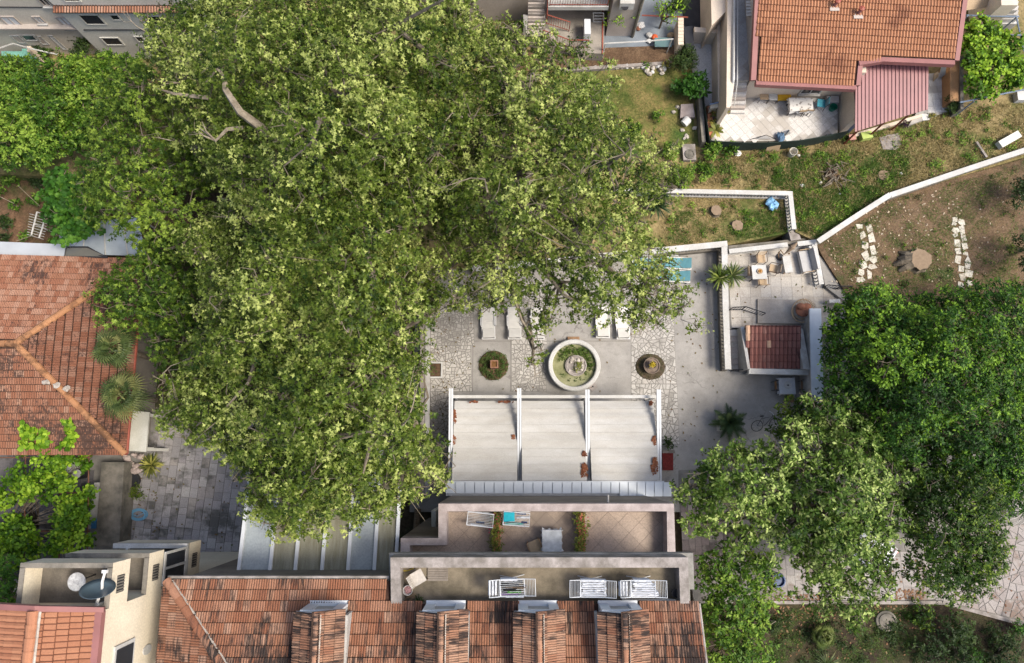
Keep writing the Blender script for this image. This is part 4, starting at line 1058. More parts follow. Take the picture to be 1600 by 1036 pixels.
p2 = struct(MB().prism(P2([(1448, 116), (1484, 116), (1486, 172), (1420, 196), (1448, 150)], ZP), 0, ZP), 'side_patio', plain('patio_joint', (0.33, 0.31, 0.28)))
stones(p2, diag(P2([(1450, 118), (1483, 118), (1484, 170), (1440, 186), (1450, 160)], ZP), 0.42, R(5)), ZP, 0.01, pm, 'patio_tile', 0.001)
t = thing('orange_wall', 'low orange rendered wall with stone top beside the right-hand vine', 'wall', tuple(P(1492, 125, ZM)))
MB().prism(P2([(1484, 95), (1499, 95), (1500, 158), (1485, 158)], 2.2), 0, 2.2).build('wall_body', M['orange'], t)
MB().prism(P2([(1500, 88), (1505, 88), (1506, 170), (1501, 170)], 2.3), 0, 2.3).build('coping', M['mossconc'], t)
MB().prism(P2([(1335, 208), (1440, 178), (1442, 182), (1337, 213)], ZP + .1), 0, ZP + .1).build('edge_wall', M['peach'], W)
# raised walkway, stair and passages at its left side
zw = 3.2
wk = MB().prism(P2([(1146, -40), (1172, -40), (1170, 126), (1146, 126)], zw), 0, zw).build('walkway', plain('patio_joint', (0.33, 0.31, 0.28)), W)
stones(wk, diag(P2([(1149, -30), (1170, -30), (1168, 125), (1149, 125)], zw), 0.46, R(42)), zw, 0.01, piece('walkway_tile', [(0.40, 0.39, 0.38), (0.45, 0.44, 0.43)], (0.33, 0.31, 0.29), 0.25, 0.8, 15, 0.5, bump=0.05), 'walkway_tile', 0.001)
MB().prism(P2([(1137, -40), (1149, -40), (1148, 124), (1141, 168), (1135, 168)], zw + .75), 0, zw + .75).build('walkway_parapet', M['peach'], W)
p = [P(1147, -40, zw + .85), P(1146, 126, zw + .85), P(1141, 165, zw - .3)]
f = MB().tube(p, .07, 6).build('hand_rail', M['white'], W)
MB().tube([a + Vector((.25, 0, -.1)) for a in p], .03, 5).build('lower_rail', M['white'], f)
for i in range(7):
    y0, y1 = 126 + i * 7, 126 + (i + 1) * 7 + 1; z = zw - (i + 1) * (zw - ZP) / 8
    MB().prism(P2([(1146 - i * .6, y0), (1168 - i * .5, y0), (1167 - i * .5, y1), (1145 - i * .6, y1)], z), 0, z).build('stair_step', M['taupe'] if i % 2 else pm, W)
MB().prism(P2([(1120, 12), (1132, 12), (1132, 158), (1122, 158)], 2.5), 0, 2.5).build('passage_wall', M['peach'], W)
MB().prism(P2([(1125, 8), (1132, 8), (1132, 158), (1128, 158)], 2.6), 2.5, 2.6).build('passage_rail', M['whitemetal'], W)
low = struct(MB().prism(P2([(1080, 58), (1124, 58), (1124, 165), (1092, 165), (1082, 110)], ZM + .06), 0, ZM + .06), 'lower_patio', plain('patio_joint', (0.33, 0.31, 0.28)))
stones(low, diag(P2([(1083, 60), (1122, 60), (1122, 163), (1094, 163), (1085, 110)], ZM), 0.5, R(40)), ZM + .06, 0.01, piece('grey_patio_tile', [(0.40, 0.40, 0.40), (0.46, 0.455, 0.45)], (0.3, 0.3, 0.3), 0.3, 0.8, 15, 0.6, bump=0.05), 'patio_tile', 0.001)
MB().prism(P2([(1085, 42), (1120, 45), (1120, 52), (1085, 50)], 2.4), 0, 2.4).build('cross_wall', M['peach'], W)
MB().prism(P2([(1110, -60), (1140, -60), (1138, 14), (1112, 40)], 3.6), 0, 3.6).build('left_wing', M['peach'], W)
# corrugated awning over the walkway
q = [P(1164, -20, 4.0), P(1186, -20, 4.2), P(1184, 24, 4.2), P(1166, 26, 4.0)]
m = MB()
for i in range(9):
    a = q[0].lerp(q[3], i / 9); b = q[1].lerp(q[2], i / 9); a2 = q[0].lerp(q[3], (i + 1) / 9); b2 = q[1].lerp(q[2], (i + 1) / 9)
    m.slab([a, b, b2 + Vector((0, 0, .05)), a2 + Vector((0, 0, .05))], .02)
m.build('awning', M['white'], W)
# ---------------------------------------------------------------- top left flats
T = thing('plain_flats', 'long plain three-storey cream building with dark windows at the top left', 'apartment building', tuple(P(150, 80, ZM)))
YL, YR = P(60, 84, ZM).y, P(180, 86, ZM).y - .25
XS = PY(122, 48, YR).x
MB().box(-50, XS, YL, YL + 11, 0, 13).build('wall', worn('brownish_cream_render', (0.68, 0.62, 0.52), (0.54, 0.48, 0.40), 0.3, 0.5, 15, 0.85, .1), T)
MB().box(XS, P(345, 60, ZM).x, YR, YR + 11.3, 0, PY(150, 14, YR).z).build('wall', M['greywall'], T)
zt = PY(150, 14, YR).z
MB().box(XS - .05, P(345, 60, ZM).x, YR + .12, YR + 11, zt + .002, 14).build('upper_wall', M['greywall'], T)
rt = [Vector((XS - .1, YR - .22, zt)), Vector((P(345, 60, ZM).x, YR - .22, zt)), Vector((P(345, 60, ZM).x, YR + .12, zt + .1)), Vector((XS - .1, YR + .12, zt + .1))]
MB().slab([p - Vector((0, 0, .02)) for p in rt], .08).build('pent_roof', sheath, T)
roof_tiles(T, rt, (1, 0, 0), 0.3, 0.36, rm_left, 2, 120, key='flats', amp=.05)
sh = plain('white_shutter', (0.55, 0.56, 0.57), 0.6, 0.1, 4)
for a, b in (((0, 26), (36, 40)), ((52, 26), (70, 34)), ((88, 27), (116, 42)), ((-40, 26), (-8, 40))): window(T, PY(*a, YL), PY(*b, YL), YL, .06, M['taupe'], sh)
for a, b in (((60, -2), (80, 7)),): window(T, PY(*a, YL), PY(*b, YL), YL, .06, M['taupe'], M['glass'])
for a, b in (((123, 23), (165, 37)), ((171, 23), (189, 30)), ((226, 25), (262, 38)), ((158, 59), (193, 69)), ((211, 57), (227, 64)), ((98, -4), (125, 1)), ((290, 24), (322, 38))): window(T, PY(*a, YR if a[1] > 5 else YR + .12), PY(*b, YR if a[1] > 5 else YR + .12), YR if a[1] > 5 else YR + .12, .05, M['greywall'], M['glass'], mull=False, sill=False)
a, b = PY(-10, 47, YL - .3), PY(122, 53, YL - .3)
MB().box(-30, XS - .05, YL - .3, YL - .003, a.z, a.z + .12).build('door_canopy', M['taupe'], T)
for a, b, mt in (((18, 56), (40, 66), M['taupe']), ((33, 55), (62, 62), M['glass']), ((55, 57), (75, 68), M['taupe']), ((77, 56), (103, 76), sh)): window(T, PY(*a, YL), PY(*b, YL), YL, .05, M['white'], mt, mull=False, sill=False, name='door' if a[0] == 77 else 'window')
a, b = PY(131, 46, YR), PY(240, 47, YR); MB().tube([a - Vector((0, .03, 0)), Vector((b.x, YR - .03, a.z))], .03, 5).build('cable', M['metaldark'], T)
a = PY(35, 10, YL); MB().tube([Vector((a.x - 3, YL - .03, a.z)), Vector((a.x + 6, YL - .03, a.z - .1))], .03, 5).build('cable', M['metaldark'], T)
t = thing('turquoise_wall', 'low turquoise garden wall with white rail at the far left top', 'wall', tuple(P(30, 84, ZM)))
MB().prism(P2([(2, 80), (34, 80), (34, 76), (55, 76), (55, 90), (2, 87)], ZM + .9), 0, ZM + .9).build('wall_body', plain('turquoise_paint', (0.16, 0.36, 0.29), 0.7, .2, 3), t)
MB().tube([P(0, 75, 2.9), P(20, 68, 3.0), P(48, 76, 3.0), P(90, 85, 2.6)], .04, 5).build('rail', M['white'], t)
MB().prism(P2([(42, 72), (48, 72), (48, 80), (42, 80)], ZM + 1.5), 0, ZM + 1.5).build('pillar', M['peach'], t)
# ---------------------------------------------------------------- top centre building with outside stair
K = thing('stair_house', 'taupe rendered house with outside stair and red railings at the top centre', 'house', tuple(P(880, 30, ZM)))
Y1 = P(780, 32, ZM).y; Y2 = P(970, 57, ZM).y; X1 = P(822, 32, ZM).x; X2 = P(946, 56, ZM).x; X3 = P(989, 58, ZM).x
MB().box(P(660, 32, ZM).x, X1, Y1, Y1 + 11, 0, 12).build('wall', M['taupe'], K)
MB().box(X2, X3, Y2, Y2 + 13, 0, 12).build('wall', M['taupe'], K)
YQ = P(900, 12, ZM + .9).y
MB().box(X1 + .002, X2 - .002, YQ, YQ + 8, 0, 12.1).build('back_wall', M['taupe'], K)
zl = ZM + .9
MB().prism(P2([(850, 8), (946, 8), (943, 84), (908, 82), (850, 55)], zl), 0, zl).build('forecourt', worn('stained_forecourt', (0.36, 0.32, 0.27), (0.19, 0.17, 0.145), 0.45, 0.9, 20), K)
for i in range(9):
    y0 = -6 + i * 5.5; z = zl + 2.0 - i * .2
    MB().prism(P2([(826, y0), (852, y0), (851, y0 + 6.2), (825, y0 + 6.2)], z), 0, z).build('stair_step', M['taupe'] if i % 2 else M['oldconc'], K)
MB().prism(P2([(822, 44), (855, 44), (862, 52), (850, 62), (822, 54)], zl + .25), 0, zl + .25).build('landing', worn('landing_concrete', (0.40, 0.36, 0.31), (0.25, 0.22, 0.19), 0.3, 1, 20), K)
for i in range(7):
    f = i / 7; x0 = 848 + f * 42
    MB().prism(P2([(x0, 50 + f * 18), (x0 + 8, 52 + f * 18), (x0 + 8, 68 + f * 14), (x0, 64 + f * 14)], zl + .3 - f * .6), 0, zl + .3 - f * .6).build('stair_step', M['oldconc'] if i % 2 else M['taupe'], K)
MB().prism(P2([(818, 0), (826, 0), (822, 44), (818, 44)], zl + 2.2), 0, [zl + 2.4, zl + 2.4, zl + .9, zl + .9]).build('stair_wall', M['whitedirty'], K)
b0 = PY(856, 16, YQ - 1.3); zb = b0.z
MB().box(b0.x, PY(950, 16, YQ - 1.3).x, YQ - 1.3, YQ - .002, zb, zb + .3).build('balcony', M['white'], K)
def railing(name, pts, h, mat, parent=None, label=None, cat=None, r=.03, step=.14):
    t = parent or thing(name, label, cat, tuple(pts[0]))
    up = Vector((0, 0, h)); g = MB().tube([Vector(p) + up for p in pts], r, 6).build('hand_rail' if not parent else name, mat, t)
    MB().tube([Vector(p) + Vector((0, 0, .1)) for p in pts], r * .7, 5).build('bottom_rail', mat, g if parent else t)
    m = MB()
    for i in range(len(pts) - 1):
        a, b = Vector(pts[i]), Vector(pts[i + 1]); k = max(2, int((b - a).length / step))
        for j in range(k + 1):
            p = a.lerp(b, j / k); m.tube([p + Vector((0, 0, .02)), p + up], r * (1.0 if j in (0, k) else .45), 4, False)
    o = m.build('bars', mat, g if parent else t, kind='stuff')
    return t
railing('railing', [Vector((b0.x + .1, YQ - 1.22, zb + .3)), Vector((PY(948, 16, YQ - 1.3).x, YQ - 1.22, zb + .3))], .9, M['redrail'], K)
railing('railing', [P(854, 38, zl + .5), P(889, 49, zl + .02)], .9, M['redrail'], K)
railing('railing', [P(848, 60, zl + .25), P(889, 75, zl), P(918, 75, zl)], .8, M['redrail'], K)
railing('railing', [P(855, 0, zl + 1.9), P(854, 36, zl + .6)], .9, M['redrail'], K)
MB().tube([P(942, 10, zl), P(941, 84, zl)], .05, 6).build('red_pipe', M['redrail'], K)
window(K, PY(904, 15, YQ - .0), PY(920, 25, YQ), YQ, .04, M['taupe'], M['wood'], mull=False, sill=False, name='door')
a = PY(979, 2, Y2); f = MB().box(a.x - .4, a.x + .4, Y2 - .35, Y2, a.z - .25, a.z + .3).build('air_conditioner', M['white'], K)
MB().lathe([(.2, 0), (.2, .03)], 12, (a.x - .1, Y2 - .37, a.z)).build('grille', M['metaldark'], f)
MB().tube([Vector((X3 - .05, Y2 - .06, 1.2)), Vector((X3 - .05, Y2 - .06, 12))], .09, 6).build('downpipe', M['mossconc'], K)
bp = struct(MB().prism(P2([(940, -40), (1084, -40), (1082, 74), (938, 80)], ZM + .05), 0, ZM + .05), 'blue_patio', worn('bluish_concrete', (0.23, 0.26, 0.29), (0.15, 0.17, 0.19), 0.4, 0.6, 20))
struct(MB().prism(P2([(1065, -60), (1128, -60), (1116, 44), (1068, 56)], ZM + .08), 0, ZM + .08), 'shade_painted_yard', plain('painted_deep_shade', (0.04, 0.04, 0.045), .9))  # near-black sheet: the deep shade beside the blue patio painted as ground colour
# ================================================================ courtyard: pergola, fountain, loungers
G = thing('pergola', 'big white pergola with three off-white canvas panels in front of the house', 'pergola', tuple(P(870, 690, 0)))
def zc(py): return 2.65 + (py - 608) / 144 * 0.8
canv = worn('stained_canvas', (0.50, 0.495, 0.48), (0.39, 0.375, 0.345), 0.32, 0.9, 30, 0.8, 0.05, (.5, 1.4, 1))
rails = [((707, 609), (702, 752)), ((811, 609), (812, 753)), ((915, 611), (921, 753)), ((1024, 611), (1035, 753))]
def at(i, py, dz=0):
    (ax, ay), (bx, by) = rails[i]; f = (py - ay) / (by - ay); return P(ax + (bx - ax) * f, py, zc(py) + dz)
for i, ((ax, ay), (bx, by)) in enumerate(rails):
    a, b = P(ax, ay, zc(ay)), P(bx, by, zc(by)); d = b - a
    for s in (-1, 1):
        MB().obox((a + b) / 2 + Vector((s * .06, 0, .06)), (.095, d.length, .14), -math.atan2(d.x, d.y) * -1 if False else math.atan2(-d.x, d.y), math.atan2(d.z, abs(d.y)) * -1).build('rail', M['whitemetal'], G)
    MB().tube([(a.x, a.y - .3, 0), (a.x, a.y - .3, a.z)], .07, 6).build('post', M['whitemetal'], G)
a, b = P(706, 617.5, 2.7), P(1031, 622, 2.7)
MB().box(a.x, b.x, (a.y + b.y) / 2 - .08, (a.y + b.y) / 2 + .08, 2.58, 2.70).build('front_beam', M['white'], G)
rgp = np.random.default_rng(3)
for i in range(3):
    m = MB(); n = 30; k = 6; vs = []
    for r in range(n + 1):
        py = 626 + (751 - 626) * r / n
        a, b = at(i, py), at(i + 1, py)
        for c in range(k + 1):
            f = c / k; p = a.lerp(b, .035 + .93 * f)
            sag = -.10 * math.sin(math.pi * f) * 1.0 + .02 * math.cos(r * 2 * math.pi / 5) + rgp.normal() * .003
            fr = -.16 * max(0, 1 - r / 3) + (-.10 if r == 4 else 0)
            vs.append((p.x, p.y, p.z - .03 + sag + fr))
    fs = [(r * (k + 1) + c, r * (k + 1) + c + 1, (r + 1) * (k + 1) + c + 1, (r + 1) * (k + 1) + c) for r in range(n) for c in range(k)]
    cv = m.add(vs, [f[::-1] for f in fs]).build('canvas', canv, G, smooth=True)
    for r in range(3, n, 3):
        py = 626 + 125 * r / n; a, b = at(i, py, -.02), at(i + 1, py, -.02); a, b = a.lerp(b, .04), a.lerp(b, .96)
        mid = (a + b) / 2 - Vector((0, 0, .1)); MB().tube([a, mid, b], .014, 4).build('seam', plain('canvas_seam', (.40, .39, .365), .9, .2, 6), cv)
tm_ = plain('whitish_metal_panel', (0.60, 0.63, 0.65), 0.45, 0.1, 1.5, 0.3)
x = 696; i = 0
while x < 1038:
    w_ = 15.2 if x < 950 else 13.6; yb2 = 771 if x < 955 else 775.5
    q = [P(x + .7, 753.5, 3.5), P(x + w_ - .7, 753.5, 3.5), P(x + w_ - .4, yb2, 3.62), P(x + .4, yb2, 3.62)]
    MB().slab(q, .05).build('end_panel', tm_, G); x += w_; i += 1
a, b = P(697, 752.5, 3.46), P(1038, 753, 3.46); MB().box(a.x, b.x, a.y - .7, a.y + .03, 3.36, 3.45).build('end_beam', M['whitemetal'], G)
# dry leaf heaps lying in the canvas folds
heap = piece('dry_leaves', [(0.12, 0.04, 0.02), (0.20, 0.075, 0.035), (0.16, 0.055, 0.025)], None, fine=40)
for px, py, rx, ry in ((710, 652, 2.5, 13), (709, 687, 3, 7), (913, 710, 3.5, 5), (913, 737, 5, 14), (1022, 688, 3, 8), (1023, 729, 5.5, 14), (1017, 630, 3.5, 3.5), (802, 683, 2.5, 4), (740, 628, 8, 1.3), (790, 628, 14, 1.2)):
    i0 = 0 if px < 811 else (1 if px < 917 else 2)
    m = MB(); n = max(14, int(rx * ry * 1.5))
    for _ in range(n):
        a_ = random.uniform(0, 6.28); q_ = math.sqrt(random.random()); p = P(px + rx * q_ * math.cos(a_), py + ry * q_ * math.sin(a_), zc(py) - .05)
        m.obox(p + Vector((0, 0, random.uniform(0, .07))), (random.uniform(.06, .13), random.uniform(.05, .1), .012), random.uniform(0, 6), random.uniform(-.5, .5), random.uniform(-.5, .5))
    o = m.build('leaf_heap', heap, loc=tuple(P(px, py, zc(py) - .05))); tag(o, 'heap of brown dry leaves caught along the pergola canvas edge', 'dry leaves', 'dry leaf heaps on the pergola canvas', 'stuff')
# fountain
fc = P(896, 572.5, 0); t = thing('fountain', 'round white fountain basin with murky green water and a planted rock island', 'fountain', tuple(fc))
rb = 41.0 * mpp(896, 572, .6)
MB().lathe([(rb - .02, 0), (rb - .08, .25), (rb, .5), (rb, .6), (rb - .04, .64), (rb - .2, .64), (rb - .25, .6), (rb - .27, .2)], 48, fc).build('basin', M['white'], t, smooth=False)
tw = NT('murky_water'); nz = tw.noise(tw.pos(), 1.1, 5, .65)
wat = tw.fin(tw.ramp(nz, [(0.32, (0.07, 0.09, 0.03)), (0.46, (0.20, 0.20, 0.10)), (0.7, (0.30, 0.29, 0.17))]), 0.12, 0.5)
MB().lathe([(rb - .25, 0), (rb - .25, .36)], 40, fc).build('water', wat, t)
ic = fc + Vector((.1, -.02, 0))
isl = MB().lathe([(.62, .1), (.62, .52), (.55, .54), (.50, .48)], 14, ic, 1.0, .97).build('island_ring', M['oldconc'], t)
for i in range(26):
    a_ = random.uniform(0, 6.28); q_ = random.uniform(0, .48); MB().lump((ic.x + q_ * math.cos(a_), ic.y + q_ * math.sin(a_), .52), random.uniform(.05, .12), .3).build('rock', M['stone'], isl)
algm = leafmat('water_weed', (0.025, 0.045, 0.008), (0.055, 0.10, 0.015), (0.12, 0.19, 0.03), .3)
def leafy(name, parent, lobes, mat, kind, size, per, leaves, rgn, loc, **k):
    A = sprays(lobes, per, leaves, size, k.get('spread', .06), rgn, kind, k.get('flat', .5), .4, .3, k.get('tone', 0))
    o = link(name, leaf_mesh(name, *A, kind, mat, off=tuple(loc)), parent); o['kind'] = 'stuff'; return o
lo = [((fc.x + .95 * math.cos(a_) * q_, fc.y + .95 * math.sin(a_) * q_, .42), .26, 0) for a_, q_ in [(R(d), random.uniform(.85, 1.08)) for d in range(-15, 150, 13)]]
leafy('water_plants', t, lo, algm, 'oval', .10, 220, 6, RG, fc, flat=.35)
leafy('water_plants', t, [((fc.x + .8 * math.cos(R(d)), fc.y + .85 * math.sin(R(d)), .38), .14, -.1) for d in (215, 250, 275, 300, 325)], algm, 'oval', .07, 300, 6, RG, fc, flat=.25)
leafy('island_plants', t, [((ic.x + x_, ic.y + y_, .6), .2, .2) for x_, y_ in ((.1, -.1), (.2, .05), (-.05, -.2), (0, .05))], leafmat('island_moss', (0.06, 0.08, 0.012), (0.13, 0.16, 0.025), (0.24, 0.25, 0.05)), 'oval', .08, 260, 6, RG, fc)
c = P(896, 529, .06); single(MB().box(c.x - .34, c.x + .34, c.y - .12, c.y + .1, 0.004, .12), 'brick_step', M['terra'] if False else plain('brick_orange', (.25, .15, .085), .85, .3, 8), 'small orange brick step just above the round fountain', 'step', tuple(c))
c = P(926, 604, .02); m = MB().obox(c, (.42, .42, .04), R(40)); o = m.build('drain_cover', M['oldconc'], loc=tuple(c)); tag(o, 'pale square drain slab with a dark hole beside the fountain', 'drain cover'); MB().lathe([(.05, 0), (.05, .03)], 8, c).build('hole', M['dark'], o)
# loungers
def lounger(sling, name='sun_lounger'):
    t = thing(name, 'x', 'sun lounger')
    fr = MB().box(-.36, -.31, -.98, .98, .27, .34).box(.31, .36, -.98, .98, .27, .34).box(-.31, .31, .93, .98, .27, .34).box(-.31, .31, -.98, -.93, .27, .34).build('frame', M['plastic'], t)
    bed = MB()
    for i in range(9): bed.box(-.305, .305, -.32 + i * .138, -.32 + i * .138 + .133, .315, .345)
    bed.build('bed', sling, t)
    bk = MB()
    for i in range(5):
        y = -.33 - i * .118; z = .35 + i * .05
        bk.add([(-.3, y, z), (.3, y, z), (.3, y - .115, z + .048), (-.3, y - .115, z + .048), (-.3, y, z - .03), (.3, y, z - .03), (.3, y - .115, z + .018), (-.3, y - .115, z + .018)], [(3, 2, 1, 0), (4, 5, 6, 7), (0, 1, 5, 4), (2, 3, 7, 6), (1, 2, 6, 5), (3, 0, 4, 7)])
    bk.build('backrest', sling, t)
    for s in (-1, 1):
        MB().tube([(s * .36, .45, .3), (s * .40, .45, .5), (s * .40, -.15, .52), (s * .36, -.2, .3)], .028, 5).build('armrest', M['plastic'], t)
        for y in (-.85, .8): MB().box(s * .34 - .03, s * .34 + .03, y - .04, y + .04, 0, .27).build('leg', M['plastic'], t)
    return t
ivory = plain('ivory_slats', (0.56, 0.54, 0.49), .5, .08, 3)
lg = lounger(ivory); lg2 = None
LB = ['white plastic sun lounger standing alone at the left of the row', 'white sun lounger second from the left partly under hanging plane leaves', 'white sun lounger mostly hidden by hanging leaves left of the fountain', 'white sun lounger half under leaves, left one of the pair right of the fountain', 'white sun lounger at the right end of the row beside crazy paving']
for i, (px, py) in enumerate(((763, 505), (804, 505), (840, 506), (942, 503), (973, 505))):
    p = P(px, py, .3); p.z = 0.004
    if i == 0: lg.location = p; lg['label'] = LB[0]; lg['group'] = 'white sun loungers in a row'; o = lg
    else: o = copy_tree(lg, p, 0, LB[i], 'white sun loungers in a row')
    o.rotation_euler.z = random.uniform(-.03, .03); o.scale = (1.07, .96, 1)
turq = plain('turquoise_sling', (0.11, 0.27, 0.31), .7, .12, 5)
tl = lounger(turq)
for i, (px, py, lb) in enumerate(((1054, 411, 'turquoise lounger with white frame nearest the top wall'), (1052, 431, 'turquoise lounger with white frame, lower of the two by the wall'), (1014, 412, 'turquoise lounger under the leaves, left of the other two'))):
    p = P(px, py, .3); p.z = .004
    o = tl if i == 0 else copy_tree(tl)
    o.location = p; o['label'] = lb; o['group'] = 'turquoise loungers by the top wall'; o.rotation_euler.z = R(86)
# round flowerbeds
bedleaf = leafmat('bed_leaf', (0.03, 0.055, 0.012), (0.065, 0.11, 0.025), (0.12, 0.17, 0.04), .25)
c = P(771, 571, 0); t = thing('flower_bed', 'round green ground-cover bed with a square brick planter in its middle', 'flower bed', tuple(c))
MB().lathe([(.86, 0), (.8, .06), (.3, .1)], 18, c).build('soil', M['soil'], t)
leafy('ground_cover', t, [((c.x + .58 * math.cos(R(d)), c.y + .58 * math.sin(R(d)), .1), .3, .0 if d < 170 or d > 320 else -.15) for d in range(0, 360, 22)], bedleaf, 'oval', .07, 330, 6, RG, c, flat=.5)
m = MB(); 
for q in ((-.22, .22, -.22, -.16), (-.22, .22, .16, .22), (-.22, -.16, -.16, .16), (.16, .22, -.16, .16)): m.box(c.x + q[0] + .06, c.x + q[1] + .06, c.y + q[2], c.y + q[3], 0, .62)
o = m.build('brick_planter', plain('worn_brick', (.24, .125, .08), .9, .35, 9), t)
MB().box(c.x - .1, c.x + .22, c.y - .16, c.y + .16, .3, .55).build('planter_soil', plain('planter_moss', (.14, .07, .025), .95, .5, 8), o)
c = P(1016, 573, 0); t = thing('tiered_planter', 'round bed with a tiered stone urn holding a yellow-green plant', 'planter', tuple(c))
MB().lathe([(.85, 0), (.8, .07), (.3, .09)], 18, c, 1.02, .9).build('soil', worn('mossy_soil', (.11, .07, .05), (.055, .05, .025), .45, 3, 20), t)
leafy('ground_cover', t, [((c.x + .66 * math.cos(R(d)), c.y + .6 * math.sin(R(d)), .08), .17, -.1) for d in list(range(100, 330, 24)) + [0, 30, 60]], leafmat('bronze_cover', (0.05, 0.04, 0.02), (0.09, 0.085, 0.03), (0.14, 0.14, 0.05), .2), 'oval', .06, 300, 6, RG, c, flat=.4)
u = MB().lathe([(.12, 0), (.12, .3), (.46, .42), (.47, .5), (.42, .5), (.38, .44), (.12, .46), (.12, .62), (.22, .74), (.23, .82), (.19, .82), (.16, .76)], 24, c + Vector((0.0, 0, 0))).build('urn', worn('mossy_stone', (.26, .20, .15), (.12, .09, .07), .4, 3, 20), t)
leafy('urn_plant', t, [((c.x, c.y, .88), .16, .5)], leafmat('yellow_plant', (0.12, 0.12, 0.015), (0.32, 0.26, 0.02), (0.5, 0.38, 0.03)), 'oval', .08, 1200, 6, RG, c)
# small white square planter by the left wall
c = P(681, 579, 0); t = thing('square_planter', 'low white square planter with sparse plants against the left courtyard wall', 'planter', tuple(c))
m = MB(); a_, b_ = .40, .46
for q in ((-a_, a_, -b_, -b_ + .08), (-a_, a_, b_ - .08, b_), (a_ - .08, a_, -b_ + .08, b_ - .08), (-a_, -a_ + .08, -b_ + .08, b_ - .08)): m.box(c.x + q[0], c.x + q[1], c.y + q[2], c.y + q[3], 0, .3)
m.build('rim', M['white'], t); MB().box(c.x - .32, c.x + .32, c.y - .38, c.y + .38, 0, .2).build('soil', M['soil'], t)
leafy('plants', t, [((c.x - .15, c.y + .05, .3), .25, 0), ((c.x - .3, c.y - .1, .4), .3, 0), ((c.x - .55, c.y + .15, .6), .35, 0)], bedleaf, 'oval', .09, 90, 6, RG, c)
# cycad in a square white planter + red bed
c = P(1133, 662, 0); t = thing('white_planter', 'square white planter box under the cycad', 'planter', tuple(c))
m = MB()
for q in ((-.5, .5, -.5, -.42), (-.5, .5, .42, .5), (-.5, -.42, -.42, .42), (.42, .5, -.42, .42)): m.box(c.x + q[0], c.x + q[1], c.y + q[2] + .1, c.y + q[3] + .1, 0, .5)
m.build('rim', M['white'], t); MB().box(c.x - .42, c.x + .42, c.y - .32, c.y + .52, 0, .4).build('soil', M['soil'], t)
cyc = leafmat('cycad_leaf', (0.012, 0.028, 0.012), (0.03, 0.055, 0.02), (0.06, 0.09, 0.03), .15)
frond_plant('cycad', 'dark green cycad with feathery fronds in the square white planter', 'cycad', (c.x, c.y, .4), 26, 1.15, .035, cyc, RG, .5, .35, kind='pinnate')
c = P(1044, 720, 0); t = thing('red_bed', 'small raised bed of dark red ground beside the pergola end', 'flower bed', tuple(c))
MB().prism(P2([(1035, 703), (1054, 703), (1055, 708), (1035, 708)], .3), 0, .3).build('rim', M['oldconc'], t)
MB().prism(P2([(1035, 708), (1052, 708), (1052, 735), (1036, 735)], .2), 0, .2).build('red_ground', plain('dark_red_chippings', (.13, .018, .016), .95, .45, 12), t)
dk = leafmat('dark_shrub_leaf', (0.012, 0.028, 0.008), (0.03, 0.06, 0.015), (0.07, 0.12, 0.03), .25)
shrub('potted_shrub', 'small dark leafy plant at the right corner of the pergola', 1048, 690, 0.2, 13, dk, 'oval', .16, 90, 7, RG, .6, cat='plant', nl=5)
shrub('potted_shrub', 'dark trailing plant in the trough below the red bed', 1047, 762, 0.1, 12, dk, 'oval', .13, 90, 7, RG, .5, cat='plant', nl=5)
# ================================================================ tiled porch roof and table under it
t = thing('tiled_porch', 'small porch roof of dark red roll tiles framed by white walls', 'porch', tuple(P(1212, 545, 0)))
q = [P(1165, 508, 1.6), P(1248, 509, 1.6), P(1253, 575, 1.1), P(1171, 575, 1.1)]
MB().slab([p - Vector((0, 0, .02)) for p in q], .1).build('roof', sheath, t)
mp_ = tile_mesh(0.235, 0.39 * 1.16, 1, plain('pale_repair_tile', (0.46, 0.30, 0.20), .8, .2, 6), 'roof_tile', 0.06)
roof_tiles(t, [q[3], q[2], q[1], q[0]], (1, 0, 0), 0.235, 0.39, rm_small, 1, 300, key='porch', amp=.06, alt=(.07, mp_))
MB().prism(P2([(1159, 510), (1165, 509), (1171, 577), (1167, 577)], 1.45), 0, [1.6, 1.6, 1.2, 1.2]).build('side_wall', M['whitedirty'], t)
MB().prism(P2([(1247, 511), (1257, 512), (1265, 578), (1254, 577)], 1.45), 0, [1.55, 1.55, 1.2, 1.2]).build('side_wall', M['whitedirty'], t)
MB().prism(P2([(1171, 575.5), (1265, 578), (1265, 586), (1170, 584)], 1.27), .95, 1.27).build('front_beam', M['white'], t)
for px in (1176, 1260): p = P(px, 581, 1.1); MB().tube([(p.x, p.y, 0), (p.x, p.y, 0.96)], .08, 6).build('post', M['white'], t)
def chair(mat_seat, mat_fr, arms=True, name='chair'):
    t = thing(name, 'x', 'chair')
    MB().box(-.24, .24, -.24, .22, .42, .46).build('seat', mat_seat, t)
    m = MB()
    for i in range(4): m.obox((0, -.25 - i * .022, .52 + i * .1), (.46, .025, .094), 0, -.22)
    m.build('backrest', mat_seat, t)
    for s in (-1, 1):
        MB().tube([(s * .24, .22, 0), (s * .24, .22, .45)], .018, 5).build('leg', mat_fr, t)
        MB().tube([(s * .24, -.30, 0), (s * .24, -.24, .45), (s * .24, -.34, .92)], .018, 5).build('leg', mat_fr, t)
        if arms: MB().tube([(s * .25, .22, .45), (s * .27, .22, .66), (s * .27, -.28, .68)], .022, 5).build('armrest', mat_fr, t)
    return t
def put(o, first, p, rz, label, group=None):
    if first: o.location = p; o.rotation_euler.z = rz; o['label'] = label
    else: o = copy_tree(o, p, rz, label, group)
    if group: o['group'] = group
    return o
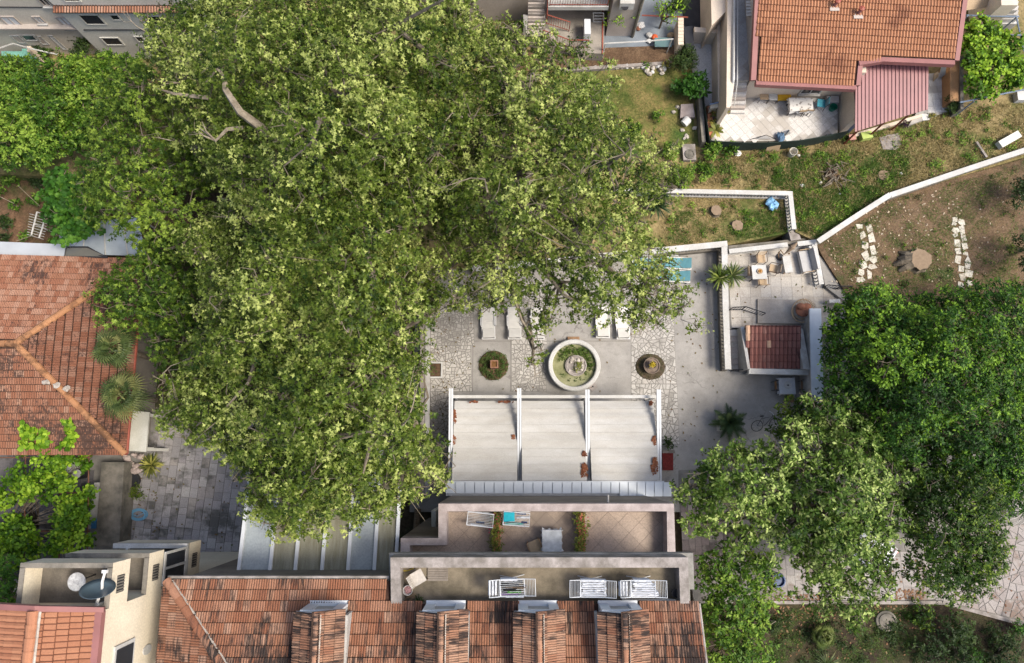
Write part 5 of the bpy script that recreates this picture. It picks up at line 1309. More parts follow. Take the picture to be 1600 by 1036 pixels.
def table(name, label, px, py, zf, w_, d_, mt, mleg, h=.74, rz=0, cloth=None, cat='table', over=.0):
    p = P(px, py, zf + h); p.z = zf; t = thing(name, label, cat, tuple(p), rz=rz)
    def loc(mb, nm, m_, par=t):
        o = link(nm, mb.mesh(nm, m_), par); return o
    loc(MB().box(-w_ / 2, w_ / 2, -d_ / 2, d_ / 2, h - .04, h), 'tabletop', mt)
    for sx in (-1, 1):
        for sy in (-1, 1): loc(MB().box(sx * (w_ / 2 - .06) - .025, sx * (w_ / 2 - .06) + .025, sy * (d_ / 2 - .06) - .025, sy * (d_ / 2 - .06) + .025, 0, h - .04), 'leg', mleg)
    return t
def cloth_over(name, label, px, py, zt, w_, d_, mat_, rz=0, drop=.22, cat='tablecloth'):
    p = P(px, py, zt); t = thing(name, label, cat, tuple(p), rz=rz); m = MB(); k = 24; vs = [(-w_ / 2, -d_ / 2, .006), (w_ / 2, -d_ / 2, .006), (w_ / 2, d_ / 2, .006), (-w_ / 2, d_ / 2, .006)]; fs = [(0, 1, 2, 3)]
    for e in range(4):
        a_, b_ = Vector(vs[e]), Vector(vs[(e + 1) % 4]); n_ = Vector(((b_ - a_).y, -(b_ - a_).x, 0)).normalized(); b0_ = len(vs)
        for j in range(9):
            f = j / 8; p_ = a_.lerp(b_, f); w2 = .03 + .035 * math.sin(j * 2.4 + e) + (.05 if j in (0, 8) else 0)
            vs += [tuple(p_), tuple(p_ + n_ * w2 + Vector((0, 0, -drop)))]
        for j in range(8): fs.append((b0_ + 2 * j + 1, b0_ + 2 * j + 3, b0_ + 2 * j + 2, b0_ + 2 * j))
    me = MB().add(vs, fs).mesh(name, mat_); o = link(name, me, None, p); bpy.data.objects.remove(t); o.rotation_euler.z = rz
    return tag(o, label, cat)
greytop = plain('grey_table_top', (.40, .40, .40), .6, .1, 4)
table('porch_table', 'square table under a grey cloth below the tiled porch', 1230, 603, 0, .85, .85, greytop, M['metaldark'])
cloth_over('tablecloth', 'light grey cloth draped over the table below the porch', 1230, 603, .745, .9, .9, plain('grey_cloth', (.44, .45, .46), .9, .12, 6))
c = P(1231, 602, .76); single(MB().lathe([(.2, 0), (.21, .03), (.2, .04), (.17, .02)], 20, c), 'plate', M['white'], 'round white plate on the grey tablecloth', 'plate', tuple(c))
c.z += .025; single(MB().lump(c + Vector((.0, 0, .02)), (.05, .04, .03), .3, 4), 'ashtray', M['metaldark'], 'small black ashtray on the white plate', 'ashtray', tuple(c))
dch = chair(plain('brown_weave', (.20, .115, .06), .7, .2, 20), M['metaldark'])
put(dch, True, P(1213, 604, 0), R(-90), 'brown chair left of the grey-clothed table below the porch'); dch['group'] = 'brown chairs around the porch table'
put(dch, False, P(1253, 603, 0), R(90), 'brown chair right of the grey-clothed table below the porch', 'brown chairs around the porch table')
put(dch, False, P(1229, 621, 0), R(0), 'brown chair below the grey-clothed table, partly under leaves', 'brown chairs around the porch table')
# ================================================================ terrace furniture
table('terrace_table', 'square white table set with a fruit bowl on the upper terrace', 1186.5, 425, ZT, .82, .82, M['white'], M['metaldark'], rz=R(2))
c = P(1187, 424, ZT + .75); o = single(MB().lathe([(.06, 0), (.15, .05), (.16, .07), (.13, .05), (.02, .03)], 16, c), 'fruit_bowl', M['tan'], 'small woven bowl in the middle of the white table', 'bowl', tuple(c))
for i in range(5): single(MB().lump((c.x + .06 * math.cos(i * 1.3), c.y + .06 * math.sin(i * 1.3), c.z + .08), .04, .05, i), 'fruit', plain('orange_fruit', (.45, .2, .03), .5, .3, 20), 'orange fruit heaped in the woven bowl', 'fruit', tuple(c), 'fruit in the bowl')
tch = chair(M['tan'], plain('dark_brown_frame', (.06, .04, .03), .5))
put(tch, True, P(1185, 408, ZT), R(182), 'tan chair above the white terrace table'); tch['group'] = 'tan chairs around the white table'
for px, py, rz, lb in ((1171, 428, -92, 'tan chair left of the white terrace table'), (1204, 423, 75, 'tan chair turned slightly away right of the white table'), (1187, 442, 1, 'tan chair below the white terrace table')):
    put(tch, False, P(px, py, ZT), R(rz), lb, 'tan chairs around the white table')
p = P(1231, 413, ZT + .4); p.z = ZT
o = table('coffee_table', 'long narrow white coffee table in front of the grey sofa', 1231, 413, ZT, .46, .98, M['white'], M['tan'], .42, R(6))
t = thing('sofa', 'grey cushioned garden sofa with its back to the corner balustrade', 'sofa', tuple(P(1258, 411, ZT)), rz=R(8))
def lk(mb, nm, m_, par): return link(nm, mb.mesh(nm, m_), par)
lk(MB().box(-.42, .1, -.62, .62, .3, .44), 'seat_cushion', M['greyfab'], t); lk(MB().obox((.26, 0, .62), (.14, 1.24, .5), 0, 0, .25), 'backrest', M['greyfab'], t)
lk(MB().box(-.44, .34, -.66, .66, .2, .29), 'frame', M['plastic'], t)
for sy in (-1, 1): lk(MB().tube([(-.42, sy * .66, .28), (-.42, sy * .66, .6), (.25, sy * .66, .62)], .025, 5), 'armrest', M['tan'], t)
for sx in (-.4, .3):
    for sy in (-.6, .6): lk(MB().tube([(sx, sy, 0), (sx, sy, .2)], .03, 6), 'leg', M['plastic'], t)
c = P(1262, 390, ZT); t = thing('plant_stand', 'white stand with small white pots behind the sofa end', 'plant stand', tuple(c))
MB().obox(c + Vector((0, 0, .6)), (.5, .22, .04), R(30)).build('shelf', M['white'], t)
for i in range(3): MB().lathe([(.05, 0), (.08, .14), (.06, .14)], 10, c + Vector((-.16 + i * .16, -.08 + i * .09, .62))).build('pot', M['white'], t)
MB().tube([c, c + Vector((0, 0, .6))], .03, 6).build('post', M['white'], t)
# leaning closed parasol
t = thing('closed_parasol', 'closed brown parasol leaning over the balustrade with a curved cane stand', 'parasol', tuple(P(1224, 400, ZT)))
a_, b_ = P(1225, 398, ZT + .9), P(1246, 379, ZT + 1.6)
MB().tube([a_, a_.lerp(b_, .3), a_.lerp(b_, .65), b_], [.02, .08, .15, .03], 8).build('canopy', plain('brown_canvas', (.26, .19, .13), .9, .3, 12), t)
MB().tube([P(1217, 404, ZT + .02), P(1216, 395, ZT + .5), P(1220, 391, ZT + .9), a_], .03, 6).build('pole', plain('cane', (.22, .14, .08), .6), t)
MB().lathe([(.22, 0), (.22, .06), (.05, .08)], 14, P(1218, 402, ZT)).build('base', M['metaldark'], t)
# round papasan chair
c = P(1250, 488, ZT + .16); t = thing('round_chair', 'round rattan chair with brown cushions on the terrace', 'chair', tuple(c))
ring = [c + Vector((.62 * math.cos(R(d)), .62 * math.sin(R(d)), .38 + .18 * math.sin(R(d)))) for d in range(0, 361, 15)]
MB().tube(ring, .03, 6, False).build('rim', M['tan'], t)
MB().tube([c + Vector((.4 * math.cos(R(d)), .4 * math.sin(R(d)), .02)) for d in range(0, 361, 20)], .03, 6, False).build('foot_ring', M['tan'], t)
for i in range(13):
    d = R(20 + i * 9); MB().tube([c + Vector((.35 * math.cos(d), .3 * math.sin(d), .35)), c + Vector((.66 * math.cos(d), .66 * math.sin(d), .72))], .018, 4).build('cane', M['tan'], t)
for i in range(4): d = R(45 + 90 * i); MB().tube([c + Vector((.4 * math.cos(d), .4 * math.sin(d), .02)), c + Vector((.5 * math.cos(d), .5 * math.sin(d), .38))], .025, 5).build('leg', M['tan'], t)
for k_, (dx, dy, rx, ry) in enumerate(((-.02, .0, .42, .36), (.2, .22, .28, .2), (.28, -.12, .26, .2), (-.18, .22, .26, .18))): MB().lump(c + Vector((dx, dy, .46 + .05 * k_)), (rx, ry, .11), .06, k_, 14, 8).build('cushion', M['brownfab'], t, smooth=True)
railing('stair_railing', [P(1139, 485, ZT), P(1158, 484, ZT), P(1188, 494, ZT - .1)], .85, M['metaldark'], None, 'black iron railing at the head of the terrace stair', 'railing')
railing('stair_gate', [P(1142, 580, 0), P(1172, 580, .1)], .8, M['metaldark'], None, 'low black iron gate across the foot of the terrace stair', 'gate')
railing('ramp_railing', [P(1285, 450, ZT), P(1305, 452, ZT + .2), P(1322, 452, ZT + .25)], .75, M['metaldark'], None, 'black iron railing beside the concrete ramp', 'railing')
# ================================================================ roof terraces: racks, laundry, table
def rack(wings=True):
    t = thing('drying_rack', 'x', 'drying rack'); h = .95
    def fr(x0, x1, z0, z1, par, nm):
        o = link(nm, MB().tube([(x0, -.27, z0), (x1, -.27, z1), (x1, .27, z1), (x0, .27, z0), (x0, -.27, z0)], .017, 5, False).mesh(nm, M['whitemetal']), par); return o
    c = fr(-.47, .47, h, h, t, 'frame')
    w_ = MB(); 
    for i in range(9): y = -.24 + i * .06; w_.tube([(-.47, y, h), (.47, y, h)], .006, 3)
    o = link('wires', w_.mesh('wires', M['whitemetal']), t); o['kind'] = 'stuff'
    if wings:
        for s in (-1, 1):
            f = fr(s * .5, s * .92, h, h + .12, t, 'wing'); w_ = MB()
            for i in range(6): x = s * (.56 + i * .06); z = h + .12 * (abs(x) - .5) / .42; w_.tube([(x, -.27, z), (x, .27, z)], .006, 3)
            o = link('wires', w_.mesh('wires', M['whitemetal']), f); o['kind'] = 'stuff'
    for s in (-1, 1):
        for y in (-.27, .27): link('leg', MB().tube([(s * .5, y, 0), (-s * .3, y, h)], .014, 5).mesh('leg', M['whitemetal']), t)
    return t
def hang(label, mat_, p, ln, dp, rz=0, along='x', group=None, name='towel', fluff=.02):
    """cloth folded over a wire: a ridge along x with both sides hanging"""
    m = MB(); k = 8; prof = [(-.045, -dp), (-.04, -dp * .5), (-.026, -.03), (0, .012), (.026, -.03), (.04, -dp * .5), (.045, -dp)]
    vs = []
    for i in range(k + 1):
        x = -ln / 2 + ln * i / k
        for y, z in prof: vs.append((x + random.uniform(-.01, .01), y * random.uniform(.8, 1.25) + random.uniform(-.008, .008), z + random.uniform(-fluff, fluff) * .4))
    n = len(prof); fs = [(i * n + j, (i + 1) * n + j, (i + 1) * n + j + 1, i * n + j + 1) for i in range(k) for j in range(n - 1)]
    o = link(name, m.add(vs, fs).mesh(name, mat_), None, p); o.rotation_euler.z = rz
    return tag(o, label, 'laundry', group)
linen = plain('white_linen', (.60, .61, .63), .9, .08, 8)
rk = rack(True)
RK = [((800.5, 918.5), ZUF, 'white drying rack with coloured laundry, leftmost of three on the upper roof terrace'), ((926, 920), ZUF, 'white drying rack full of white linen, middle of three on the upper roof terrace'), ((1005, 920), ZUF, 'white drying rack with white linen at the right end of the upper roof terrace')]
for i, ((px, py), z, lb) in enumerate(RK):
    p = P(px, py, z + .95); p.z = z; put(rk, i == 0, p, R((2, -1, 0)[i]), lb, 'winged drying racks on the upper roof terrace').scale = (.90, 1.08, 1)
    for j in range(7 if i else 8):
        y = .25 - j * .08; q = p + Vector((random.uniform(-.04, .04), y, .965)) * 1.0
        if i == 0:
            cols = [('white_linen', None), ('dark_grey_cloth', (.08, .075, .07)), ('black_cloth', (.02, .02, .022)), ('brown_cloth', (.14, .10, .07)), ('black_cloth', (.02, .02, .022)), ('green_cloth', (.12, .30, .08)), ('purple_cloth', (.16, .09, .20)), ('white_linen', None)]
            cn_, cc = cols[j]; mt = linen if cc is None else plain(cn_, cc, .9, .2, 8)
            lbs = ['white towel along the top wire of the left rack', 'dark grey garment on the left drying rack', 'black garment on the left rack below the dark grey one', 'brown garment in the middle of the left rack', 'black garment below the brown one on the left rack', 'green garment on the left drying rack', 'purple garment on the left drying rack', 'white towel along the bottom wire of the left rack']
            hang(lbs[j], mt, q + Vector((-.1 + .2 * (j % 2), 0, 0)), (.62, .5, .7, .75, .5, .5, .6, .66)[j], .4)
        else:
            hang('white linen sheet on the %s wire of the %s drying rack' % (('top', 'second', 'third', 'fourth', 'fifth', 'sixth', 'bottom')[j], 'middle' if i == 1 else 'right-hand'), linen, q + Vector((.02, 0, 0)), random.uniform(.72, .95) if i == 1 else (.62, .7, .78, .7, .85, 1.0, 1.05)[j], random.uniform(.3, .55), random.uniform(-.03, .03), group='white linen on the %s rack' % ('middle' if i == 1 else 'right-hand'), fluff=.03)
    for s, n_ in ((-1, 3),):
        if i != 1:
            for j in range(n_): hang('white cloth %s the left wing of the %s rack' % (('at the inner edge of', 'across the middle of', 'at the outer edge of')[j], 'leftmost' if i == 0 else 'right-hand'), linen, p + Vector((-.6 - j * .11, 0, 1.0 + j * .02)), .5, .3, R(90), group='white cloths on the left wing of the %s rack' % ('leftmost' if i == 0 else 'right-hand'))
r2 = rack(False); r2['category'] = 'drying rack'
p = P(750.5, 812, ZMF + .95); p.z = ZMF; put(r2, True, p, R(-6), 'small white drying rack with one dark garment on the lower roof terrace'); r2.scale = (1.15, 1.0, 1)
hang('dark blue patterned garment on the small rack', plain('navy_print', (.06, .075, .12), .9, .6, 30), p + Vector((0, -.12, .965)), .35, .3, R(-6)); hang('white cloth on the front wire of the small rack', linen, p + Vector((-.15, -.24, .965)), .5, .3, R(-8))
p = P(807, 811, ZMF + .95); p.z = ZMF; o = put(r2, False, p, R(-4), 'white drying rack with turquoise towel on the lower roof terrace'); o.scale = (1.15, 1.0, 1)
turt = plain('turquoise_towel', (.015, .26, .32), .95, .15, 10)
t_ = link('towel', MB().add([(-.24, .24, .02), (.2, .24, .02), (.21, -.12, .02), (-.25, -.13, .02), (-.26, .27, -.3), (.2, .28, -.3), (.22, -.16, -.3), (-.26, -.17, -.3), (-.02, .05, .035)], [(0, 1, 8), (1, 2, 8), (2, 3, 8), (3, 0, 8), (0, 4, 5, 1), (2, 6, 7, 3)][:0] + [(0, 8, 1), (1, 8, 2), (2, 8, 3), (3, 8, 0), (0, 1, 5, 4), (2, 3, 7, 6)]).mesh('towel', turt), None, p + Vector((-.28, .03, .975)))
tag(t_, 'big turquoise towel spread over the drying rack on the lower terrace', 'laundry')
hang('mint green towel on the front wire of the turquoise-towel rack', plain('mint_towel', (.16, .42, .36), .9, .1, 8), p + Vector((-.1, -.2, .965)), .75, .35); hang('navy garment at the top of the turquoise-towel rack', plain('navy_cloth', (.025, .04, .10), .9, .1, 8), p + Vector((.2, .2, .965)), .4, .3); hang('white towel on the right half of the turquoise-towel rack', linen, p + Vector((.27, .05, .965)), .55, .3); hang('navy shorts at the lower right of the turquoise-towel rack', plain('navy_cloth', (.025, .04, .10), .9, .1, 8), p + Vector((.32, -.15, .965)), .25, .25); hang('pale pink cloth hanging at the front corner of the rack', plain('pink_cloth', (.5, .36, .35), .9, .1, 8), p + Vector((.2, -.3, .93)), .28, .2)
table('terrace_table', 'square table under a pale grey lace cloth on the lower roof terrace', 862.5, 845, ZMF, .78, .84, greytop, M['plastic'])
cloth_over('lace_tablecloth', 'pale grey patterned cloth on the lower roof terrace table', 862.5, 845, ZMF + .745, .8, .86, NT('lace').fin((.45, .46, .46), .9) if False else plain('lace_cloth', (.45, .46, .46), .9, .3, 5))
wch = chair(plain('beige_cushion', (.36, .27, .17), .9, .15, 10), plain('varnished_wood', (.26, .16, .08), .6, .2, 10))
put(wch, True, P(835, 851, ZMF), R(22), 'wooden armchair with beige seat beside the lace-covered table')
leafh = leafmat('hedge_leaf', (0.035, 0.05, 0.01), (0.10, 0.125, 0.02), (0.22, 0.24, 0.04), .3)
for px, lb in ((776, 'leafy trough planter with red flowers beside the drying racks'), (907, 'leafy trough planter with a few flowers right of the lace-covered table')):
    c = P(px, 832, ZMF); t = thing('trough_planter', lb, 'planter', tuple(c), 'trough planters on the lower roof terrace')
    a_, b_ = P(px - 5, 800, ZMF), P(px + 6, 862, ZMF)
    MB().box(a_.x, b_.x, b_.y, a_.y, ZMF + .02, ZMF + .45).build('trough', M['terra'], t)
    lo = [((c.x + random.uniform(-.12, .12), b_.y + (a_.y - b_.y) * (i + .5) / 9, ZMF + .62), .26, random.uniform(-.1, .3) * (1 if i < 5 else .0)) for i in range(9)]
    leafy('foliage', t, lo, leafh, 'oval', .085, 330, 6, RG, c, flat=.9)
    fl = MB()
    for _ in range(16):
        f = random.random(); fl.lump((c.x + random.uniform(-.3, .3), a_.y - (a_.y - b_.y) * (.05 + .45 * f), ZMF + .85), .03, .2, None, 5, 3)
    o = fl.build('flowers', plain('crimson_petals', (.30, .02, .05), .8, .4, 20), t, kind='stuff')
# upper terrace odds
uch = chair(plain('pale_plastic_seat', (.42, .38, .33), .6, .2, 10), M['wood'], False)
put(uch, True, P(656, 899, ZUF), R(-60), 'pale seated wooden chair on the left of the upper roof terrace')
c = P(639, 920, ZUF); t = thing('white_bucket', 'white bucket with pink contents on the upper roof terrace', 'bucket', tuple(c))
MB().lathe([(.13, 0), (.18, .34), (.165, .34), (.15, .2)], 18, c).build('bucket_body', M['plastic'], t); MB().lump(c + Vector((0, 0, .24)), (.13, .13, .08), .3, 3).build('contents', plain('pink_mix', (.35, .2, .2), .9, .6, 20), t)
pc = P(684, 897, ZUF + .1)
t = thing('plank_pallet', 'small grey wooden slatted board lying on the upper roof terrace', 'pallet', (pc.x, pc.y, ZUF))
for i in range(6): MB().box(pc.x - .38, pc.x + .38, pc.y - .25 + i * .085, pc.y - .25 + i * .085 + .075, ZUF + .05, ZUF + .08).build('plank', worn('grey_plank', (.27, .235, .20), (.17, .145, .12), .4, 3, 40), t)
for x_ in (-.3, .3): MB().box(pc.x + x_ - .04, pc.x + x_ + .04, pc.y - .25, pc.y + .25, ZUF + .002, ZUF + .05).build('bearer', M['wood'], t)
m = MB().tube([P(622, 892, ZUF + .03), P(636, 892, ZUF + .03), P(646, 888, ZUF + .03)], .02, 5); single(m, 'yellow_hose', plain('yellow_hose', (.5, .38, .03), .5), 'short yellow hose in the top left corner of the upper terrace', 'hose', tuple(P(622, 892, ZUF)))
c = P(1053, 925, ZUF); single(MB().lathe([(.1, 0), (.15, .3), (.13, .3), (.11, .15)], 14, c), 'plant_pot', M['metaldark'], 'dark empty pot by the right parapet of the upper terrace', 'pot', tuple(c))
single(MB().tube([P(972, 937, ZUF + .12), P(1062, 938, ZUF + .12)], .05, 6), 'long_pole', M['greywall'], 'long pale pole lying along the roof edge of the upper terrace', 'pole', tuple(P(1015, 937, ZUF)))
for i, (pa, pb) in enumerate((((624, 941), (648, 928)), ((640, 938), (650, 930)))): single(MB().tube([P(*pa, ZUF + .1), P(*pb, ZUF + .12)], .05, 4), 'timber_piece', M['wood'], ('longer' if i == 0 else 'shorter') + ' old timber piece in the lower left corner of the upper terrace', 'timber', tuple(P(*pa, ZUF)))
shrub('potted_weed', 'straggly weed in the lower left corner of the upper terrace', 655, 937, ZUF, 7, dk, 'oval', .1, 120, 5, RG, .25, cat='plant', nl=4)
# satellite dish and round table on the cream block
c = P(158, 945, 14.6); t = thing('satellite_dish', 'dark blue-grey satellite dish on the top balcony of the cream block', 'satellite dish', tuple(c))
dc = P(153, 927, 15.3); ax = Vector((.1, .85, .42)).normalized(); rot = ax.to_track_quat('Z', 'Y').to_matrix().to_4x4()
m = MB().lathe([(.02, .0), (.2, .03), (.4, .1), (.54, .19), (.54, .17), (.4, .08), (.2, .01), (.02, -.02)], 28); me = m.mesh('dish', plain('dish_blue_grey', (.06, .085, .10), .3, .15, 2, .5), smooth=True); o = link('dish', me, t); o.matrix_local = Matrix.Translation(dc - c) @ rot
MB().tube([dc + Vector((0, -.1, -.25)), dc + Vector((.05, .35, -.1)), P(164, 894, 15.2)], .045, 5).build('arm', M['plastic'], t); MB().obox(P(164, 893, 15.25), (.16, .1, .12)).build('receiver', M['plastic'], t)
MB().tube([c + Vector((0, 0, -.8)), c + Vector((0, .05, .3)), dc + Vector((0, -.1, -.1))], .05, 6).build('mast', M['plastic'], t)
c = P(120, 909, 14.5); c.z = 13.8 + .02; t = thing('round_table', 'round white slatted table on the top balcony of the cream block', 'table', tuple(c))
MB().lathe([(.30, .66), (.31, .68), (.31, .70)], 28, c).build('tabletop', worn('scuffed_white', (.58, .58, .57), (.3, .3, .3), .3, 5, 20), t)
for d in (30, 150, 270): MB().tube([c + Vector((.05 * math.cos(R(d)), .05 * math.sin(R(d)), .66)), c + Vector((.28 * math.cos(R(d)), .28 * math.sin(R(d)), 0))], .025, 5).build('leg', M['metaldark'], t)
# ================================================================ left yard
c = P(168, 790, 0); t = thing('yard_wall', 'broad lichened concrete wall top between the vine and the paved yard', 'wall', tuple(c))
MB().prism(P2([(159, 722), (194, 722), (186, 853), (148, 853)], 1.2), -.3, 1.2).build('wall_body', M['mossconc'], t)
MB().prism(P2([(195, 722), (203, 720), (200, 840), (188, 852)], .3), 0, .3).build('plant_bed', M['oldconc'], t)
c = P(214, 675, 0); t = thing('flat_canopy', 'flat whitish concrete canopy slab beside the hipped house', 'canopy', tuple(c))
MB().prism(P2([(208, 642), (233, 644), (228, 706), (197, 704)], 2.6), 2.48, 2.6).build('slab', worn('pale_slab', (.58, .57, .52), (.42, .41, .35), .3, .8, 20), t)
for px, py in ((212, 646), (226, 702), (201, 700)): p = P(px, py, 2.5); MB().box(p.x - .08, p.x + .08, p.y - .08, p.y + .08, 0, 2.48).build('post', M['greywall'], t)
for i in range(24):
    px, py = random.uniform(194, 222), random.uniform(709, 738); z = random.choice((0, .15, .3)); p = P(px, py, z); r_ = random.uniform(.12, .22)
    single(MB().lump(p + Vector((0, 0, r_ * .6)), (r_, r_ * .85, r_ * .7), .28, i, 7, 4), 'rubble_stone', piece('pinkish_rubble', [(.34, .27, .24), (.42, .34, .30), (.38, .31, .28)], None, fine=20) if i == 0 else bpy.data.materials['pinkish_rubble'], 'pinkish rubble stone in the heap beside the yellow-green yucca', 'stone', tuple(p), 'heap of rubble stones')
yuc = leafmat('variegated_sword', (0.04, 0.055, 0.012), (0.13, 0.14, 0.03), (0.35, 0.33, 0.08), .2)
frond_plant('variegated_plant', 'rosette plant with yellow-edged sword leaves in the paved yard', 'plant', tuple(P(240, 727, .1)), 70, .82, .04, yuc, RG, .45, .25, kind='sword')
c = P(209, 751, 0); t = thing('black_tub', 'black round tub of soil beside the small leafy clump', 'tub', tuple(c))
MB().lathe([(.42, 0), (.46, .4), (.42, .4), (.4, .3)], 20, c).build('tub_body', M['metaldark'], t)
yg = leafmat('bright_herb_leaf', (0.05, 0.085, 0.01), (0.12, 0.18, 0.02), (0.24, 0.30, 0.04), .35)
shrub('herb_clump', 'small bright green leafy clump below the black tub', 212, 768, 0, 15, yg, 'oval', .10, 260, 6, RG, .35, cat='plant', nl=6)
c = P(217, 804, .05); m = MB()
for i in range(5):
    r_ = .26 + .035 * i; pts = [c + Vector((r_ * math.cos(R(d)) * 1.25, r_ * .8 * math.sin(R(d)), .03 + .02 * (i % 3) + .015 * math.sin(R(d * 3 + i * 60)))) for d in range(0, 361, 15)]; m.tube(pts, .022, 5, False)
m.tube([c + Vector((-.35, .02, .08)), c + Vector((0, -.08, .12)), c + Vector((.3, .1, .08)), c + Vector((.45, -.05, .03))], .022, 5)
single(m, 'hose_coil', plain('light_blue_hose', (.16, .36, .50), .45, .15, 6), 'coiled light blue garden hose on the paved yard', 'hose', tuple(c))
c = P(189, 819, .3); t = thing('terracotta_pot', 'large orange terracotta pot with dark soil on the yard edge', 'pot', tuple(c)); MB().lathe([(.16, 0), (.27, .35), (.30, .38), (.29, .42), (.22, .42), (.2, .34)], 20, c).build('pot_body', M['terra'], t)
c = P(201, 835, 0); t = thing('clay_pot', 'small empty dark clay pot near the balcony block', 'pot', tuple(c)); MB().lathe([(.12, 0), (.19, .3), (.16, .3), (.14, .12)], 16, c).build('pot_body', M['wood'], t)
single(MB().box(P(188, 795).x, P(202, 795).x, P(0, 812).y, P(0, 790).y, .3, .34), 'plank_tray', M['wood'], 'weathered wooden tray beside the terracotta pot', 'tray', tuple(P(195, 800)))
shrub('yard_weeds', 'low weeds growing along the balcony block in the yard', 276, 847, 0, 10, dk, 'oval', .08, 160, 5, RG, .2, cat='plant', nl=5)
c = P(300, 895, 0); single(MB().box(P(291, 897).x, P(331, 897).x, P(0, 904).y, P(0, 896).y, 0, .5), 'trough', M['metaldark'], 'long dark empty trough at the bottom of the paved yard', 'trough', tuple(c))
# left vine yard: white boxes, round lid, tarpaulin
single(MB().box(P(90, 720, .8).x, P(112, 720, .8).x, P(0, 738, .8).y, P(0, 716, .8).y, 0, .8), 'white_cabinet', M['plastic'], 'pale cabinet half covered by the vine below the hipped house', 'cabinet', tuple(P(100, 728)))
c = P(134, 740, 0); t = thing('water_barrel', 'barrel with round white lid beside the vine', 'barrel', tuple(c)); MB().lathe([(.25, 0), (.28, .4), (.25, .8)], 16, c).build('barrel_body', M['metaldark'], t); MB().lathe([(.24, .8), (.24, .84)], 20, c).build('lid', M['greyfab'], t)
single(MB().prism(P2([(147, 754), (157, 754), (150, 826), (137, 826)], 1.0), 0, 1.0), 'white_bench', M['whitedirty'], 'long narrow white bench along the lichened wall', 'bench', tuple(P(147, 790)))
single(MB().prism(P2([(143, 812), (150, 810), (149, 826), (142, 826)], 1.3), 1.01, 1.3), 'blue_crate', plain('blue_crate', (.03, .12, .25), .5), 'small blue crate at the end of the white bench', 'crate', tuple(P(146, 820)))
t = thing('vine_frame', 'rusty pipe pergola carrying the bright grapevine at the lower left', 'pergola', tuple(P(70, 800, 0)))
rust = plain('rusty_pipe', (.16, .075, .045), .8, .3, 6)
for px in (-30, 40, 95, 139):
    a_, b_ = P(px, 700, 2.4), P(px - 3, 905, 2.4); MB().tube([a_, b_], .035, 5).build('bar', rust, t)
    for p in (a_, b_): MB().tube([p, (p.x, p.y, 0)], .035, 5).build('post', rust, t)
for py in (715, 770, 830, 890): MB().tube([P(-40, py, 2.45), P(141, py, 2.45)], .03, 5).build('bar', rust, t)
# clothes-line frame in the left garden
c = P(60, 352, .3); t = thing('clothes_line', 'white metal clothes-line frame with wires in the left garden', 'clothes line', tuple(c))
for pa, pb in (((58, 331), (49, 367)), ((72, 337), (61, 372))): MB().tube([P(*pa, 2.0), P(*pb, 2.0)], .045, 6).build('arm', M['white'], t)
MB().tube([P(58, 331, 2.0), P(72, 337, 2.0)], .03, 5).build('bar', M['white'], t)
for pa in ((55, 350), (66, 355)): p = P(*pa, 2.0); MB().tube([p, (p.x, p.y, .3)], .04, 6).build('post', M['white'], t)
m = MB()
for i in range(9): a_ = P(46 + i * -.5, 334 + i * 4, 1.95); m.tube([a_, P(76 - i, 342 + i * 4, 1.95)], .012, 3)
m.build('wires', M['white'], t, kind='stuff')
for i, (pa, pb) in enumerate((((-5, 305), (22, 318)), ((28, 290), (62, 322)), ((25, 377), (80, 358)))): single(MB().tube([P(*pa, 1.2), P(*pb, 1.2)], .02, 4), 'garden_line', M['twig'], ['thin line stretched at the left edge of the garden', 'thin line stretched above the clothes frame', 'thin line running from the metal roof to the clothes frame'][i], 'line', tuple(P(*pa, .3)))
# dark pit by the lower terrace: timber and white box
single(MB().tube([P(653, 795, .2), P(650, 834, .2)], .18, 6), 'timber_beam', M['wood'], 'old timber beam lying in the dark gap beside the lower roof terrace', 'timber', tuple(P(652, 815)))
single(MB().prism(P2([(674, 798), (681, 798), (681, 834), (674, 834)], 5.0), 0, 5.0), 'flue_box', M['greywall'], 'tall pale flue box in the dark gap beside the lower terrace', 'flue', tuple(P(678, 815)))
# ================================================================ patio furniture, top right
def z2(px, py, h, zf): p = P(px, py, zf + h); p.z = zf; return p
table('patio_table', 'patio table under a patterned cloth by the house wall', 1252, 163, ZP, 1.25, .75, greytop, M['metaldark'])
tp_ = NT('spotted_cloth'); vo = tp_.n('ShaderNodeTexVoronoi'); vo.inputs['Scale'].default_value = 5.5; tp_.l(tp_.pos(), vo.inputs['Vector'])
cloth_over('spotted_tablecloth', 'white cloth with grey dots on the patio table', 1252, 163, ZP + .745, 1.35, .82, tp_.fin(tp_.ramp(vo.outputs['Distance'], [(0.25, (.25, .23, .21)), (.38, (.58, .56, .52))]), .9))
pch = chair(M['tan'], M['metaldark'], False)
for i, (px, py, rz, lb) in enumerate(((1246, 176, 4, 'tan chair below the patio table, left of two'), (1257, 175, -3, 'tan chair below the patio table, right of two'), (1190, 156, 178, 'tan chair standing alone by the patio wall'))):
    put(pch, i == 0, P(px, py, ZP), R(rz), lb, 'tan chairs on the patio')
bch = chair(plain('teal_plastic', (.05, .26, .33), .5, .1, 4), M['metaldark'], False); put(bch, True, P(1278, 167, ZP), R(80), 'teal chair beside the patio table')
wch2 = chair(M['white'], M['metaldark'], False); put(wch2, True, P(1204, 157, ZP), R(178), 'white chair beside the yellow seat on the patio')
t = thing('yellow_bench', 'bench with bright yellow cushion against the patio wall', 'bench', tuple(P(1222, 156, ZP)))
p = P(1222, 156, ZP); MB().box(p.x - .38, p.x + .38, p.y - .2, p.y + .25, ZP + .25, ZP + .4).build('cushion', plain('yellow_cushion', (.50, .29, .02), .9, .1, 4), t)
